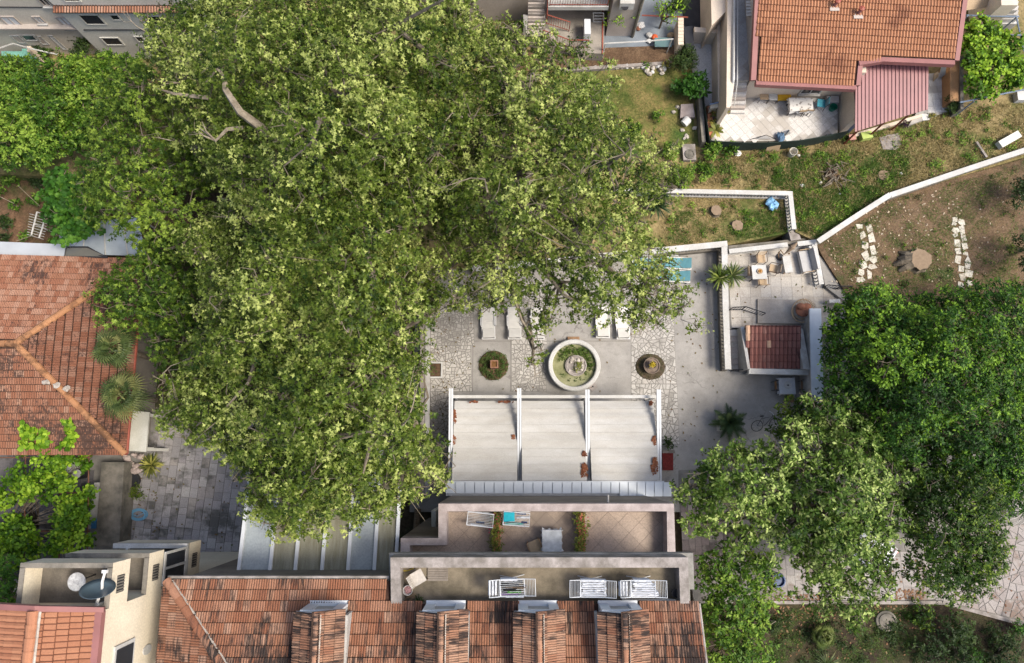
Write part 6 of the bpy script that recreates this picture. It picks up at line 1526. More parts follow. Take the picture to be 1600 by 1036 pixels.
for s in (-1, 1): MB().box(p.x + s * .32 - .03, p.x + s * .32 + .03, p.y - .2, p.y + .25, ZP, ZP + .25).build('leg', M['wood'], t)
c = P(1299, 171, ZP); t = thing('green_bucket', 'dark green bucket in the right corner of the patio', 'bucket', tuple(c)); MB().lathe([(.16, 0), (.22, .34), (.2, .34), (.16, .1)], 18, c).build('bucket_body', plain('dark_green_plastic', (.01, .15, .09), .4), t)
c = P(1297, 160, ZP); single(MB().obox(c + Vector((0, 0, .2)), (.7, .4, .4)), 'storage_box', M['greyfab'], 'grey storage box in the patio corner', 'box', tuple(c))
t = thing('folded_airer', 'folded grey sun chair and blue cloth leaning by the green mesh fence', 'folding chair', tuple(P(1225, 212, ZP)))
a_ = P(1227, 212, ZP); MB().slab([a_, a_ + Vector((.3, .1, .05)), P(1233, 203, ZP + .7), P(1223, 205, ZP + .6)], .04).build('back', M['greyfab'], t); MB().lump(P(1220, 214, ZP + .2), (.22, .3, .15), .3, 5).build('blue_cloth', plain('denim_cloth', (.08, .14, .22), .9, .4, 10), t); MB().tube([a_, P(1234, 203, ZP + .75)], .025, 5).build('frame', M['white'], t)
t = thing('sunshade_frame', 'low dark folding frame with grey fabric at the lower edge of the patio', 'folding frame', tuple(P(1195, 214, ZP))); MB().tube([P(1172, 218, ZP), P(1197, 211, ZP + .3), P(1212, 217, ZP)], .02, 5).build('frame', M['metaldark'], t); MB().slab([P(1182, 217, ZP + .1), P(1196, 212, ZP + .28), P(1208, 217, ZP + .1)], .02).build('fabric', M['greyfab'], t)
# green mesh fence
t = thing('mesh_fence', 'dark green mesh privacy fence round the lower edge of the patio', 'fence', tuple(P(1180, 222, ZM)))
mesh_g = plain('dark_green_mesh', (.018, .03, .024), .8, .4, 6); fp = [(1096, 122), (1101, 165), (1109, 219), (1160, 222.5), (1200, 222.5), (1250, 219), (1290, 212), (1326, 204)]
for i in range(len(fp) - 1):
    a_, b_ = P(*fp[i], ZP + .8), P(*fp[i + 1], ZP + .8); MB().prism([(a_.x, a_.y), (b_.x, b_.y), (b_.x + .03, b_.y - .04), (a_.x + .03, a_.y - .04)], ZM - .2, ZP + .8).build('fence_panel', mesh_g, t)
    MB().tube([(a_.x, a_.y, ZM), (a_.x, a_.y, ZP + .9)], .03, 5).build('post', M['metaldark'], t)
MB().prism(P2([(1088, 118), (1095, 118), (1103, 222), (1097, 222)], 1.9), 0, 1.9).build('return_wall', M['mossconc'], t)
# flower box wall left of patio
c = P(1115, 180, ZP); t = thing('flower_boxes', 'row of terracotta boxes with yellow-green plants along the left patio edge', 'planter', tuple(c))
for i in range(4): p = P(1110, 170 + i * 12, ZP + .5); MB().box(p.x - .14, p.x + .14, p.y - .2, p.y + .2, ZP, ZP + .45).build('box', M['terra'], t)
fy = leafmat('flower_mix', (0.06, 0.08, 0.015), (0.16, 0.17, 0.03), (0.38, 0.28, 0.06), .3)
leafy('plants', t, [(tuple(P(x_, y_, ZP + .6)), .26, .1) for x_, y_ in ((1114, 178), (1119, 183), (1124, 180), (1129, 175), (1112, 190), (1133, 170))], fy, 'oval', .11, 160, 6, RG, c)
frond_plant('potted_palm', 'small yellowish palm in the lower left corner of the patio', 'palm', tuple(P(1117, 206, ZP + .3)), 12, .6, .03, yuc, RG, .6, .2, kind='pinnate')
t = thing('planter_wall', 'short cream wall with blue rail beside the patio stair foot', 'wall', tuple(P(1125, 167, ZP))); MB().prism(P2([(1110, 164), (1139, 158), (1139, 164), (1110, 170)], ZP + .9), 0, ZP + .9).build('wall_body', M['cream'], t); MB().tube([P(1109, 163, ZP + 1.0), P(1139, 157, ZP + 1.0)], .04, 5).build('rail', plain('blue_rail', (.2, .28, .42), .5), t)
c = P(1205, 233, ZM); single(MB().slab([P(1196, 237, ZM + .02), P(1217, 236, ZM + .02), P(1220, 227, ZM + .6), P(1200, 227, ZM + .6)], .06), 'leaning_board', M['tan'], 'beige board leaning on the outside of the green mesh fence', 'board', tuple(c))
c = P(1235, 242, ZM); t = thing('white_bin', 'tall off-white bucket on the dry grass below the fence', 'bucket', tuple(c)); MB().lathe([(.19, 0), (.24, .5), (.22, .5), (.18, .1)], 18, c).build('bucket_body', plain('ivory_plastic', (.52, .49, .42), .6, .1, 4), t)
c = P(1349, 216, ZM); single(MB().obox(c + Vector((0, 0, .25)), (.62, .42, .4), R(12)), 'lime_box', plain('lime_plastic', (.36, .44, .12), .5, .08, 3), 'lime green plastic box beside the red canopy', 'box', tuple(c))
c = P(1327, 219, ZM); t = thing('pink_stool', 'small faded pink stool left of the lime green box', 'stool', tuple(c)); MB().obox(c + Vector((0, 0, .4)), (.38, .34, .05), R(8)).build('seat', plain('faded_pink', (.42, .22, .18), .7, .2, 8), t)
for sx in (-.14, .14):
    for sy in (-.12, .12): MB().tube([c + Vector((sx, sy, 0)), c + Vector((sx, sy, .38))], .02, 4).build('leg', bpy.data.materials['faded_pink'], t)
t = thing('clothes_airer', 'white and wooden folded airer leaning in the side patio', 'airer', tuple(P(1465, 120, ZP))); MB().slab([P(1467, 120, ZP), P(1476, 120, ZP), P(1479, 102, ZP + 1.3), P(1471, 102, ZP + 1.3)], .05).build('white_panel', M['white'], t); MB().slab([P(1458, 128, ZP), P(1466, 120, ZP + .2), P(1466, 112, ZP + .8), P(1460, 116, ZP + .6)], .04).build('board', M['tan'], t)
# ================================================================ things lying about on the meadow
def stump(label, px, py, z, r_, h, dug=False):
    c = P(px, py, z); t = thing('tree_stump', label, 'tree stump', tuple(c)); rr = random.Random(px)
    n = 18; ra = [r_ * rr.uniform(.9, 1.1) for _ in range(n)]; m = MB(); vs = []
    for z_, k in ((0, 1.25), (h * .4, 1.03), (h, 1.0)): vs += [(c.x + ra[i] * k * math.cos(2 * math.pi * i / n), c.y + ra[i] * k * math.sin(2 * math.pi * i / n), z + z_) for i in range(n)]
    m.add(vs, [(j * n + i, j * n + (i + 1) % n, (j + 1) * n + (i + 1) % n, (j + 1) * n + i) for j in range(2) for i in range(n)]).build('bark', M['bark'], t)
    tt = NT('cut_wood_%d' % px); wv = tt.n('ShaderNodeTexWave', wave_type='RINGS', rings_direction='Z'); wv.inputs['Scale'].default_value = 9; wv.inputs['Distortion'].default_value = 2.5
    tc = tt.n('ShaderNodeTexCoord'); tt.l(tc.outputs['Object'], wv.inputs['Vector']); col = tt.mix(tt.noise(tt.pos(), 6, 4), (.30, .225, .15), (.15, .105, .07)); col = tt.mix(tt.ramp(wv.outputs['Fac'], [(0, (.25, .25, .25)), (1, (0, 0, 0))]), col, (.15, .10, .06))
    MB().add([(x - 0, y, zz + .004) for x, y, zz in vs[2 * n:]], [tuple(range(n))]).build('cut_face', tt.fin(col, .9), t)
    return c, t
c, t = stump('big pale sawn tree stump with a split root in the bare yard', 1432, 408, ZY, .62, .42)
for k, (dx, dy, r_) in enumerate(((-.75, .1, .3), (-1.0, -.15, .25), (-.8, -.4, .28), (-.7, .35, .22))): MB().tube([c + Vector((dx * .6, dy * .6, .3)), c + Vector((dx, dy, .2)), c + Vector((dx * 1.35, dy * 1.5, 0))], [r_, r_ * .8, r_ * .4], 7).build('root', M['bark'], t)
leafy('shoots', t, [(tuple(c + Vector((-.25, .6, .2))), .3, 0)], bedleaf, 'oval', .1, 150, 6, RG, c)
stump('hollow dark tree stump in the garden strip near the balustrade', 1117, 331, ZG, .3, .3); stump('round pale sawn stump in the garden strip right of the hollow one', 1151, 354, ZG, .32, .2); stump('flat pale stump in the grass above the long white wall', 1380, 275, ZM, .33, .1)
c = P(1384, 970, -.05); t = thing('round_manhole', 'round mossy stone cover in the shaded garden below the lane', 'manhole', tuple(c)); MB().lathe([(.58, 0), (.56, .1), (.46, .12), (.44, .08)], 24, c, 1, .95).build('cover', M['mossconc'], t); MB().lathe([(.42, .1), (.40, .13)], 20, c, 1, .95).build('lid', M['mossconc'], t)
c = P(1204, 321, ZG); single(MB().lump(c + Vector((0, 0, .2)), (.32, .36, .2), .35, 8, 12, 7), 'blue_bag', plain('light_blue_plastic', (.18, .36, .55), .35, .35, 9), 'crumpled light blue plastic bag in the corner of the garden strip', 'bag', tuple(c))
t = thing('stone_bench', 'pale grey concrete block bench on the meadow above the white wall', 'bench', tuple(P(1570, 224, ZM))); a_, b_ = P(1555, 231, ZM), P(1585, 214, ZM); d = b_ - a_; MB().obox((a_ + b_) / 2 + Vector((0, 0, .3)), (d.length, .42, .34), math.atan2(d.y, d.x)).build('block', M['greywall'], t)
for k in (.15, .85): MB().obox(a_.lerp(b_, k) + Vector((0, 0, .06)), (.2, .36, .13), math.atan2(d.y, d.x)).build('foot', M['oldconc'], t)
a_, b_ = P(1525, 222, ZM + .1), P(1541, 246, ZM + .1); single(MB().tube([a_, b_], .09, 4), 'fallen_post', M['oldconc'], 'slim grey concrete post lying left of the block bench', 'post', tuple(a_))
single(MB().box(P(1590, 148, 1.6).x, P(1604, 148, 1.6).x, P(0, 156, 1.6).y, P(0, 142, 1.6).y, ZM, 1.6), 'white_box', M['white'], 'white box at the right edge below the vine', 'box', tuple(P(1597, 150, ZM)))
for i, (px, py, r_, lb) in enumerate(((1253, 290, .13, 'white stone lying on the meadow right of the balustrade'), (1282, 286, .12, 'small white stone near the dark root heap'), (1312, 303, .08, 'little white stone in the green grass above the wall'), (1408, 271, .1, 'white stone beside the flat stump'), (1152, 240, .22, 'whitish lump of rubble below the green mesh fence'), (1248, 243, .1, 'small white stone beside the ivory bucket'))): single(MB().lump(P(px, py, ZM + .05), (r_, r_ * .8, r_ * .6), .3, i, 8, 5), 'white_stone', M['plastic'], lb, 'stone', tuple(P(px, py, ZM)))
c = P(1303, 277, ZM); t = thing('root_heap', 'dark heap of dug-out roots and sticks on the meadow', 'root heap', tuple(c))
for i in range(26):
    a_ = random.uniform(0, 6.28); q_ = random.uniform(.1, .7); p = c + Vector((q_ * math.cos(a_), q_ * math.sin(a_), random.uniform(.02, .35))); MB().tube([p, p + Vector((random.uniform(-.35, .35), random.uniform(-.35, .35), random.uniform(-.05, .25))), p + Vector((random.uniform(-.6, .6), random.uniform(-.6, .6), random.uniform(-.05, .2)))], [.06, .04, .015], 5).build('root', M['bark'], t)
MB().lump(c + Vector((-.2, .2, .0)), (.6, .5, .25), .3, 77, 10, 6).build('clod', M['soil'], t)
c = P(1392, 219, ZM); t = thing('broken_slab', 'broken pale concrete slab half buried in the meadow below the canopy', 'slab', tuple(c)); MB().prism(P2([(1374, 215), (1385, 211), (1404, 208), (1409, 224), (1402, 234), (1380, 233)], ZM + .06), ZM - .1, ZM + .06).build('slab_piece', M['oldconc'], t)
c = P(1076, 238, ZM); t = thing('stone_tank', 'old stone trough with round opening at the lawn corner', 'trough', tuple(c)); MB().prism(P2([(1066, 225), (1086, 225), (1088, 250), (1068, 250)], ZM + .3), 0, ZM + .3).build('block', M['oldconc'], t); MB().lathe([(.3, .0), (.3, .06), (.22, .06), (.2, .02)], 18, P(1078, 241, ZM + .3)).build('ring', M['mossconc'], t)
c = P(1074, 171, ZM); t = thing('slab_well', 'square pale slab with a loose tile among stones at the lawn edge', 'slab', tuple(c)); MB().prism(P2([(1064, 163), (1083, 162), (1086, 183), (1063, 184)], ZM + .25), 0, ZM + .25).build('slab_piece', M['pinkcoping'], t)
c = P(1072, 190, ZM); t = thing('white_churn', 'cylindrical white pot lying on its side by the lawn', 'pot', tuple(c)); a_, b_ = P(1068, 194, ZM + .25), P(1076, 185, ZM + .35); MB().tube([a_, a_.lerp(b_, .8), b_], [.24, .26, .2], 14).build('pot_body', M['plastic'], t); MB().tube([b_, b_.lerp(a_, -.02)], .15, 12).build('opening', M['dark'], t)
# lawn edging stones: each its own piece
for i in range(26):
    if i < 15: px, py = 930 + i * 8.2, 107 - .2 * i + random.uniform(-1, 1)
    elif i < 21: px, py = (1006, 1010, 1014, 1019, 1020, 1021)[i - 15], (106, 112, 117, 114, 108, 103)[i - 15]
    else: px, py = (1030, 1032, 1034, 1036, 1044)[i - 21], (104, 110, 116, 109, 98)[i - 21]
    p = P(px, py, ZM); r_ = random.uniform(.12, .2); o = single(MB().lump(p + Vector((0, 0, .1)), (r_, r_ * .8, r_ * .8), .25, i, 8, 5), 'edging_stone', M['stone'] if i % 3 else M['plastic'], 'pale rough stone in the row edging the top of the lawn', 'stone', tuple(p), 'stones edging the lawn')
for i in range(14):
    px, py = random.choice(((1058, 168), (1056, 180), (1090, 172), (1092, 186), (1085, 196), (1098, 180), (1068, 208), (1070, 214))); px += random.uniform(-5, 5); py += random.uniform(-5, 5); p = P(px, py, ZM); r_ = random.uniform(.08, .16)
    single(MB().lump(p + Vector((0, 0, .06)), (r_, r_ * .8, r_ * .7), .25, i, 8, 5), 'border_stone', M['stone'], 'rough stone scattered around the square slab at the lawn edge', 'stone', tuple(p), 'stones around the square slab')
t = thing('garden_kerb', 'long pale stone kerb between the planting bed and the lawn', 'kerb', tuple(P(950, 104, ZM))); MB().prism(P2([(870, 107), (1038, 96), (1038, 101), (870, 112)], ZM + .25), 0, ZM + .25).build('kerb_body', M['oldconc'], t)
# stepping stones in the yard
yd = bpy.data.objects['fenced_yard']; stm = piece('limestone_slab', [(.50, .46, .38), (.56, .52, .44), (.47, .43, .36)], (.3, .26, .2), .2, 3, 20)
def step_strip(pts, s0):
    cells = []
    for px, py, w_, h_ in pts:
        p = P(px, py, ZY); u_ = mpp(px, py, ZY); rr = random.Random(int(px * 7 + py)); k = rr.choice((4, 4, 5)); a0_ = .785 + rr.gauss(0, .25); rq = [rr.uniform(.8, 1.2) for _ in range(5)]; jj = [rr.uniform(-.16, .16) for _ in range(5)]
        cells.append([(p.x + w_ * u_ * .62 * math.cos(a0_ + 6.283 * (i + jj[i]) / k) * rq[i], p.y + h_ * u_ * .66 * math.sin(a0_ + 6.283 * (i + jj[i]) / k) * rq[i]) for i in range(k)])
    stones(yd, cells, ZY, .025, stm, 'stepping_stone', .01)
step_strip([(1343, 354, 10, 9), (1358, 358, 10, 12), (1348, 367, 10, 13), (1361, 371, 10, 14), (1352, 384, 10, 12), (1364, 390, 10, 13), (1353, 399, 11, 16), (1364, 405, 10, 10), (1349, 414, 12, 12), (1362, 417, 12, 8), (1346, 426, 9, 10), (1358, 430, 9, 14), (1344, 438, 11, 9)], 1)
step_strip([(1492, 343, 9, 7), (1502, 347, 10, 10), (1490, 350, 9, 6), (1493, 360, 10, 9), (1503, 360, 8, 14), (1493, 367, 8, 6), (1506, 372, 9, 10), (1496, 379, 10, 13), (1507, 384, 9, 13), (1497, 393, 10, 11), (1508, 396, 9, 7), (1497, 406, 10, 12), (1512, 411, 9, 16), (1501, 420, 10, 11), (1514, 428, 11, 14), (1504, 433, 10, 12), (1501, 445, 10, 10), (1514, 442, 8, 9)], 2)
# top centre odds: bottle crate, white rack, bin, table of toys
c = P(897, 83, ZM + .15); t = thing('bottle_crate', 'long dark tray of green and clear bottles below the forecourt steps', 'crate', tuple(c)); MB().box(c.x - .55, c.x + .55, c.y - .18, c.y + .18, c.z, c.z + .2).build('tray', M['metaldark'], t)
bg_ = plain('green_glass', (.02, .10, .06), .2, .3, 9)
for i in range(16): q = c + Vector((-.5 + (i % 8) * .14, -.09 + (i // 8) * .16, .15)); MB().lathe([(.045, 0), (.045, .2), (.015, .26), (.015, .32)], 8, q).build('bottle', bg_ if i % 3 else M['plastic'], t)
c = P(935, 27, zl); t = thing('white_ladder_rack', 'white metal ladder rack leaning at the forecourt wall', 'rack', tuple(c))
for s in (-.3, .3): MB().tube([P(935, 34, zl) + Vector((s, 0, 0)), P(935, 20, zl + .9) + Vector((s, 0, 0))], .04, 5).build('side_bar', M['white'], t)
for i in range(4): a_ = P(935, 34, zl).lerp(P(935, 20, zl + .9), i / 3); MB().tube([a_ - Vector((.3, 0, 0)), a_ + Vector((.3, 0, 0))], .035, 5).build('rung', M['white'], t)
c = P(915, 55, zl); single(MB().box(c.x - .16, c.x + .2, c.y - .5, c.y + .45, zl, zl + .9), 'white_cabinet', M['whitemetal'], 'tall narrow white cabinet by the red railings', 'cabinet', tuple(c))
t = thing('washing_line', 'white washing line pole strung across the blue patio', 'washing line', tuple(P(1000, 66, ZM))); MB().tube([P(944, 68, 2.8), P(1000, 65, 2.8), P(1052, 61, 2.8)], .04, 5).build('pole', M['white'], t)
for px, py in ((946, 68), (1050, 61)): p = P(px, py, 2.8); MB().tube([p, (p.x, p.y, ZM)], .04, 5).build('post', M['white'], t)
single(MB().tube([P(1003, 24, 2.4), P(1075, 27, 2.4)], .04, 5), 'red_rail', M['redrail'], 'thin red horizontal rail across the blue patio', 'rail', tuple(P(1003, 24, ZM)))
for px, py, r_, mt, lb, nm in ((1022, 60, .2, plain('orange_toy', (.55, .10, .03), .5), 'orange cushion on the blue patio', 'orange_cushion'), (1014, 57, .2, M['white'], 'white bowl left of the orange cushion', 'white_bowl'), (1014, 66, .16, M['plastic'], 'small white pot below the orange cushion', 'white_pot'), (1047, 57, .2, M['tan'], 'tan round pouf at the right of the blue patio', 'round_pouf'), (1001, 42, .24, M['plastic'], 'pale crumpled cloth heap by the taupe house corner', 'cloth_heap'), (997, 46, .15, M['brownfab'], 'brown bag beside the pale cloth heap', 'brown_bag')):
    p = P(px, py, ZM + .05); single(MB().lump(p + Vector((0, 0, r_ * .7)), (r_, r_ * .9, r_ * .7), .15, px, 12, 7), nm, mt, lb, nm.split('_')[1], tuple(p))
c = P(1035, 66, ZM); table('glass_table', 'low glass-topped table on the blue patio', 1036, 66, ZM + .05, 1.0, .6, glassmat('table_glass', (.12, .2, .2)), M['metaldark'], .45)
t = thing('brick_pier_wall', 'dark perforated brick wall at the right of the blue patio', 'wall', tuple(P(1064, 50, ZM)))
for i in range(8): p = P(1064, 30 + i * 5.3, 2.4); MB().box(p.x - .16, p.x + .16, p.y - .1, p.y + .1, ZM, 2.4).build('pier', M['peach'], t)
MB().prism(P2([(1068, 42), (1082, 40), (1085, 74), (1072, 76)], 2.2), 0, 2.2).build('gate_wall', M['metaldark'], t)
# upper right corner building and frame
t = thing('corner_house', 'pale stone house with stepped roof edges and awning at the top right corner', 'house', tuple(P(1560, 10, ZM)))
MB().prism(P2([(1560, -50), (1592, -50), (1590, 8), (1565, 8)], 4.0), 0, 4.0).build('wall', M['peach'], t)
for i in range(5): MB().prism(P2([(1563 + i, 2 + i * 7), (1592, 2 + i * 7), (1590, 9 + i * 7), (1562 + i, 9 + i * 7)], 3.2 - i * .35), 0, 3.2 - i * .35).build('stone_step', M['whitedirty'], t)
MB().slab([P(1507, -20, 3.4), P(1560, -20, 3.4), P(1540, 12, 2.8), P(1510, 16, 2.8)], .06).build('awning', M['tan'], t)
t = thing('pipe_trellis', 'blue-grey pipe trellis frame over the right-hand vine', 'trellis', tuple(P(1560, 90, ZM))); pm_ = plain('blue_grey_pipe', (.16, .20, .26), .5, .1, 3)
for pa, pb in (((1588, 26), (1600, 80)), ((1510, 24), (1592, 26)), ((1500, 160), (1600, 140)), ((1575, 55), (1594, 55)), ((1505, 118), (1566, 118)), ((1520, 105), (1522, 125))): MB().tube([P(*pa, 3.0), P(*pb, 3.0)], .045, 5).build('bar', pm_, t)
for pa in ((1588, 27), (1512, 25), (1522, 158), (1520, 118)): p = P(*pa, 3.0); MB().tube([p, (p.x, p.y, ZM)], .045, 5).build('post', pm_, t)
# ================================================================ lane: white car, blue scooter-like pot
def car(loc, rz):
    t = thing('parked_car', 'white hatchback parked under the trees on the lane', 'car', loc, rz=rz); paint = plain('white_car_paint', (.62, .64, .66), .2, .04, 2, .6)
    # x forward
    sec = [(-2.0, .72, .35, .72), (-1.95, .80, .3, .95), (-1.5, .86, .28, 1.0), (-.5, .88, .28, .98), (.8, .88, .28, .93), (1.5, .86, .28, .85), (1.95, .74, .3, .7), (2.02, .66, .35, .6)]
    vs = []; n = 8
    for x, w_, z0, z1 in sec: vs += [(x, -w_ * .9, z0), (x, -w_, z0 + .2), (x, -w_, z1 - .12), (x, -w_ * .86, z1), (x, w_ * .86, z1), (x, w_, z1 - .12), (x, w_, z0 + .2), (x, w_ * .9, z0)]
    fs = [(i * n + j, (i + 1) * n + j, (i + 1) * n + (j + 1) % n, i * n + (j + 1) % n) for i in range(len(sec) - 1) for j in range(n)] + [tuple(range(n)), tuple(range((len(sec) - 1) * n, len(sec) * n))[::-1]]
    link('body', MB().add(vs, fs).mesh('body', paint, smooth=True), t)
    def cab(k, z1, x0, x1): return [(x0, -.76, .9), (x1, -.76, .9), (x1, .76, .9), (x0, .76, .9), (x0 + .45 * k, -.6, z1), (x1 - .75 * k, -.6, z1), (x1 - .75 * k, .6, z1), (x0 + .45 * k, .6, z1)]
    fq = [(3, 2, 1, 0), (4, 5, 6, 7), (0, 1, 5, 4), (1, 2, 6, 5), (2, 3, 7, 6), (3, 0, 4, 7)]
    link('windows', MB().add(cab(1, 1.43, -1.9, 1.1), fq).mesh('windows', M['glass']), t)
    link('roof', MB().add([(-1.5, -.6, 1.42), (.38, -.6, 1.42), (.38, .6, 1.42), (-1.5, .6, 1.42), (-1.4, -.52, 1.49), (.25, -.52, 1.49), (.25, .52, 1.49), (-1.4, .52, 1.49)], fq).mesh('roof', paint), t)
    for s in (-1, 1):
        for x in (-1.25, 1.3):
            m = MB(); 
            m.tube([(x, s * .66, .31), (x, s * .86, .31)], .31, 16); wh = link('wheel', m.mesh('wheel', M['metaldark']), t); link('rim', MB().tube([(x, s * .85, .31), (x, s * .875, .31)], .19, 12).mesh('rim', M['greywall']), wh)
        link('headlight', MB().obox((1.88, s * .58, .66), (.18, .26, .12)).mesh('headlight', M['whitemetal']), t); link('tail_light', MB().obox((-1.96, s * .66, .82), (.1, .18, .26)).mesh('tail_light', plain('red_lens', (.35, .02, .02), .3)), t)
        link('wing_mirror', MB().lump((.55, s * .98, .98), (.1, .1, .08), .05, 1).mesh('wing_mirror', paint), t)
    return t
pcar = P(1347, 843, 1.2); car((pcar.x, pcar.y, .02), R(143))
def bicycle(loc, rz):
    t = thing('bicycle', 'dark bicycle leaning by the shrub right of the cycad', 'bicycle', loc, rz=rz)
    for x in (-.52, .52):
        w_ = link('wheel', MB().tube([(x + .33 * math.cos(R(d)), .0, .34 + .33 * math.sin(R(d))) for d in range(0, 361, 18)], .022, 5, False).mesh('wheel', M['metaldark']), t)
        m = MB()
        for d in range(0, 360, 45): m.tube([(x, 0, .34), (x + .33 * math.cos(R(d)), 0, .34 + .33 * math.sin(R(d)))], .004, 3)
        link('spokes', m.mesh('spokes', M['whitemetal']), w_)
    link('frame', MB().tube([(-.52, 0, .34), (-.1, 0, .3), (-.22, 0, .82), (-.52, 0, .34)], .018, 5).tube([(-.1, 0, .3), (.36, 0, .78), (-.2, 0, .76)], .02, 5).tube([(.36, 0, .95), (.40, 0, .7), (.52, 0, .34)], .018, 5).mesh('frame', M['metaldark']), t)
    link('saddle', MB().lump((-.24, 0, .9), (.13, .07, .04), .05, 1).mesh('saddle', M['metaldark']), t); link('handlebar', MB().tube([(.3, -.26, 1.0), (.38, 0, .97), (.3, .26, 1.0)], .016, 5).mesh('handlebar', M['whitemetal']), t)
    return t
b = bicycle(tuple(P(1197, 672, .02)), R(12)); b.rotation_euler = (R(-62), 0, R(8)); b.location.z = .06
c = P(1212, 905, .02); t = thing('blue_pot', 'blue glazed pot in the lane shade below the shrubs', 'pot', tuple(c)); MB().lathe([(.22, 0), (.42, .3), (.36, .5), (.3, .5), (.28, .35)], 18, c).build('pot_body', plain('blue_glaze', (.05, .09, .2), .3, .2, 4), t)
# fallen leaves on the lane and shaded garden (nobody could count them)
def litter(name, boxes, z, n, mat_):
    m = MB(); vr = []
    for _ in range(n):
        x0, x1, y0, y1, = random.choice(boxes); p = P(random.uniform(x0, x1), random.uniform(y0, y1), z + .02); k0 = len(m.v); m.obox(p, (random.uniform(.06, .13), random.uniform(.04, .08), .01), random.uniform(0, 6), random.uniform(-.4, .4), random.uniform(-.3, .3)); vr += [random.random()] * (len(m.v) - k0)
    me = m.mesh(name, mat_); setvar(me, vr); o = link(name, me); o['kind'] = 'stuff'
lit = piece('fallen_leaf', [(.14, .06, .03), (.22, .125, .06), (.17, .08, .045), (.26, .175, .10)], None, fine=20)
litter('fallen_leaves', [(1205, 1300, 930, 938), (1215, 1285, 928, 938), (1400, 1445, 920, 936), (1400, 1440, 922, 936), (1380, 1480, 870, 935), (1485, 1590, 860, 960)], .02, 260, lit)
litter('fallen_leaves', [(1205, 1470, 948, 1030), (1210, 1300, 948, 1000), (1205, 1420, 946, 966)], -.05, 330, lit)
lg_ = piece('green_brown_leaf', [(.10, .09, .03), (.16, .12, .05), (.13, .07, .03), (.09, .11, .03)], None, fine=20)
litter('leaf_litter', [(672, 1120, 400, 612), (672, 700, 470, 740), (1040, 1125, 400, 720), (672, 1060, 400, 500), (672, 740, 450, 730)], .015, 260, lg_)
litter('leaf_litter', [(232, 385, 700, 890), (190, 250, 700, 850)], .03, 120, lg_)
litter('leaf_litter', [(1140, 1280, 390, 505)], ZT + .01, 40, lg_)
litter('fallen_leaves', [(1280, 1580, 290, 440), (1290, 1500, 310, 440)], ZY, 260, piece('pale_chip', [(.36, .28, .19), (.45, .38, .28), (.25, .16, .09)], None, fine=20))
# ================================================================ trees, vines, shrubs, grass
rt = np.random.default_rng(21)
plane_l = leafmat('plane_leaf', (0.010, 0.028, 0.003), (0.086, 0.126, 0.012), (0.35, 0.39, 0.11), .16)
plane_d = leafmat('dark_plane_leaf', (0.010, 0.030, 0.003), (0.05, 0.095, 0.008), (0.20, 0.28, 0.035), .16)
hedge_l = leafmat('feathery_leaf', (0.013, 0.042, 0.004), (0.060, 0.130, 0.010), (0.21, 0.31, 0.04), .2)
ficus_l = leafmat('glossy_dark_leaf', (0.005, 0.020, 0.002), (0.022, 0.072, 0.004), (0.14, 0.25, 0.016), .14)
laur_l = leafmat('light_oval_leaf', (0.012, 0.038, 0.003), (0.080, 0.140, 0.016), (0.38, 0.46, 0.14), .16)
holm_l = leafmat('olive_dark_leaf', (0.008, 0.024, 0.002), (0.032, 0.072, 0.005), (0.14, 0.20, 0.018), .14)
vine_l = leafmat('grapevine_leaf', (0.02, 0.06, 0.004), (0.10, 0.21, 0.010), (0.30, 0.45, 0.035), .25)
citrus_l = leafmat('citrus_leaf', (0.015, 0.05, 0.006), (0.04, 0.12, 0.014), (0.10, 0.22, 0.025), .3)
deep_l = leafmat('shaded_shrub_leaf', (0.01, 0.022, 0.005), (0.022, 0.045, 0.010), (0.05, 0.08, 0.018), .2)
def px_limb(pts): return [P(a, b, z) for a, b, z in pts]
PA = [(310, 330), (420, 300), (600, 320), (680, 420), (658, 480), (640, 560), (644, 640), (672, 690), (668, 745), (630, 780), (560, 815), (505, 838), (440, 826), (400, 795), (405, 755), (362, 700), (285, 660), (252, 620), (305, 565), (335, 500), (318, 420)]
PB = [(330, -60), (725, -60), (735, 30), (720, 200), (700, 340), (600, 350), (400, 340), (325, 250), (250, 130), (235, 60), (300, 10)]
PC = [(700, -20), (735, 45), (800, 28), (880, 85), (935, 120), (968, 200), (1036, 235), (1048, 290), (1005, 310), (1012, 350), (1040, 400), (1076, 450), (1062, 490), (1010, 505), (955, 478), (900, 470), (860, 490), (780, 462), (700, 482), (665, 470), (670, 340), (690, 200)]
lA = lobes_in(PA, 10.0, 14.5, 1.0, 2.2, 74, rt, 120, 1.9, .8)
lB = lobes_in(PB, 10.5, 15.0, 1.0, 2.2, 76, rt, 120, 1.9, .8)
lC = lobes_in(PC, 9.5, 13.5, .65, 1.4, 150, rt, 130, 1.4, .68)
lA += lobes_in(PA, 6.5, 10, 1.1, 1.7, 45, rt, 120, .6, .7); lB += lobes_in(PB, 7.5, 10.5, 1.1, 1.8, 55, rt, 120, .6, .7)
lC += lobes_in([(690, 20), (800, 60), (900, 130), (960, 220), (980, 300), (900, 370), (700, 380), (690, 200)], 5.0, 8.0, .8, 1.3, 42, rt, 120, .6, .7)
for x, y, z, r in ((828, 500, 9.5, .55), (838, 522, 9.2, .5), (846, 548, 9.0, .35), (832, 566, 8.8, .22), (940, 490, 9.6, .6), (905, 486, 9.5, .6), (1000, 505, 9.6, .5), (985, 488, 9.8, .6), (1046, 478, 9.8, .6), (735, 478, 9.6, .6), (765, 470, 9.6, .5), (860, 500, 9.4, .5)): lC.append((tuple(P(x, y, z)), r, 0.0))
ragged(lA, PA, 11.0, 70, rt, .3, .65); ragged(lB, PB, 11.5, 50, rt); ragged(lC, PC, 10.0, 60, rt, .3, .6)
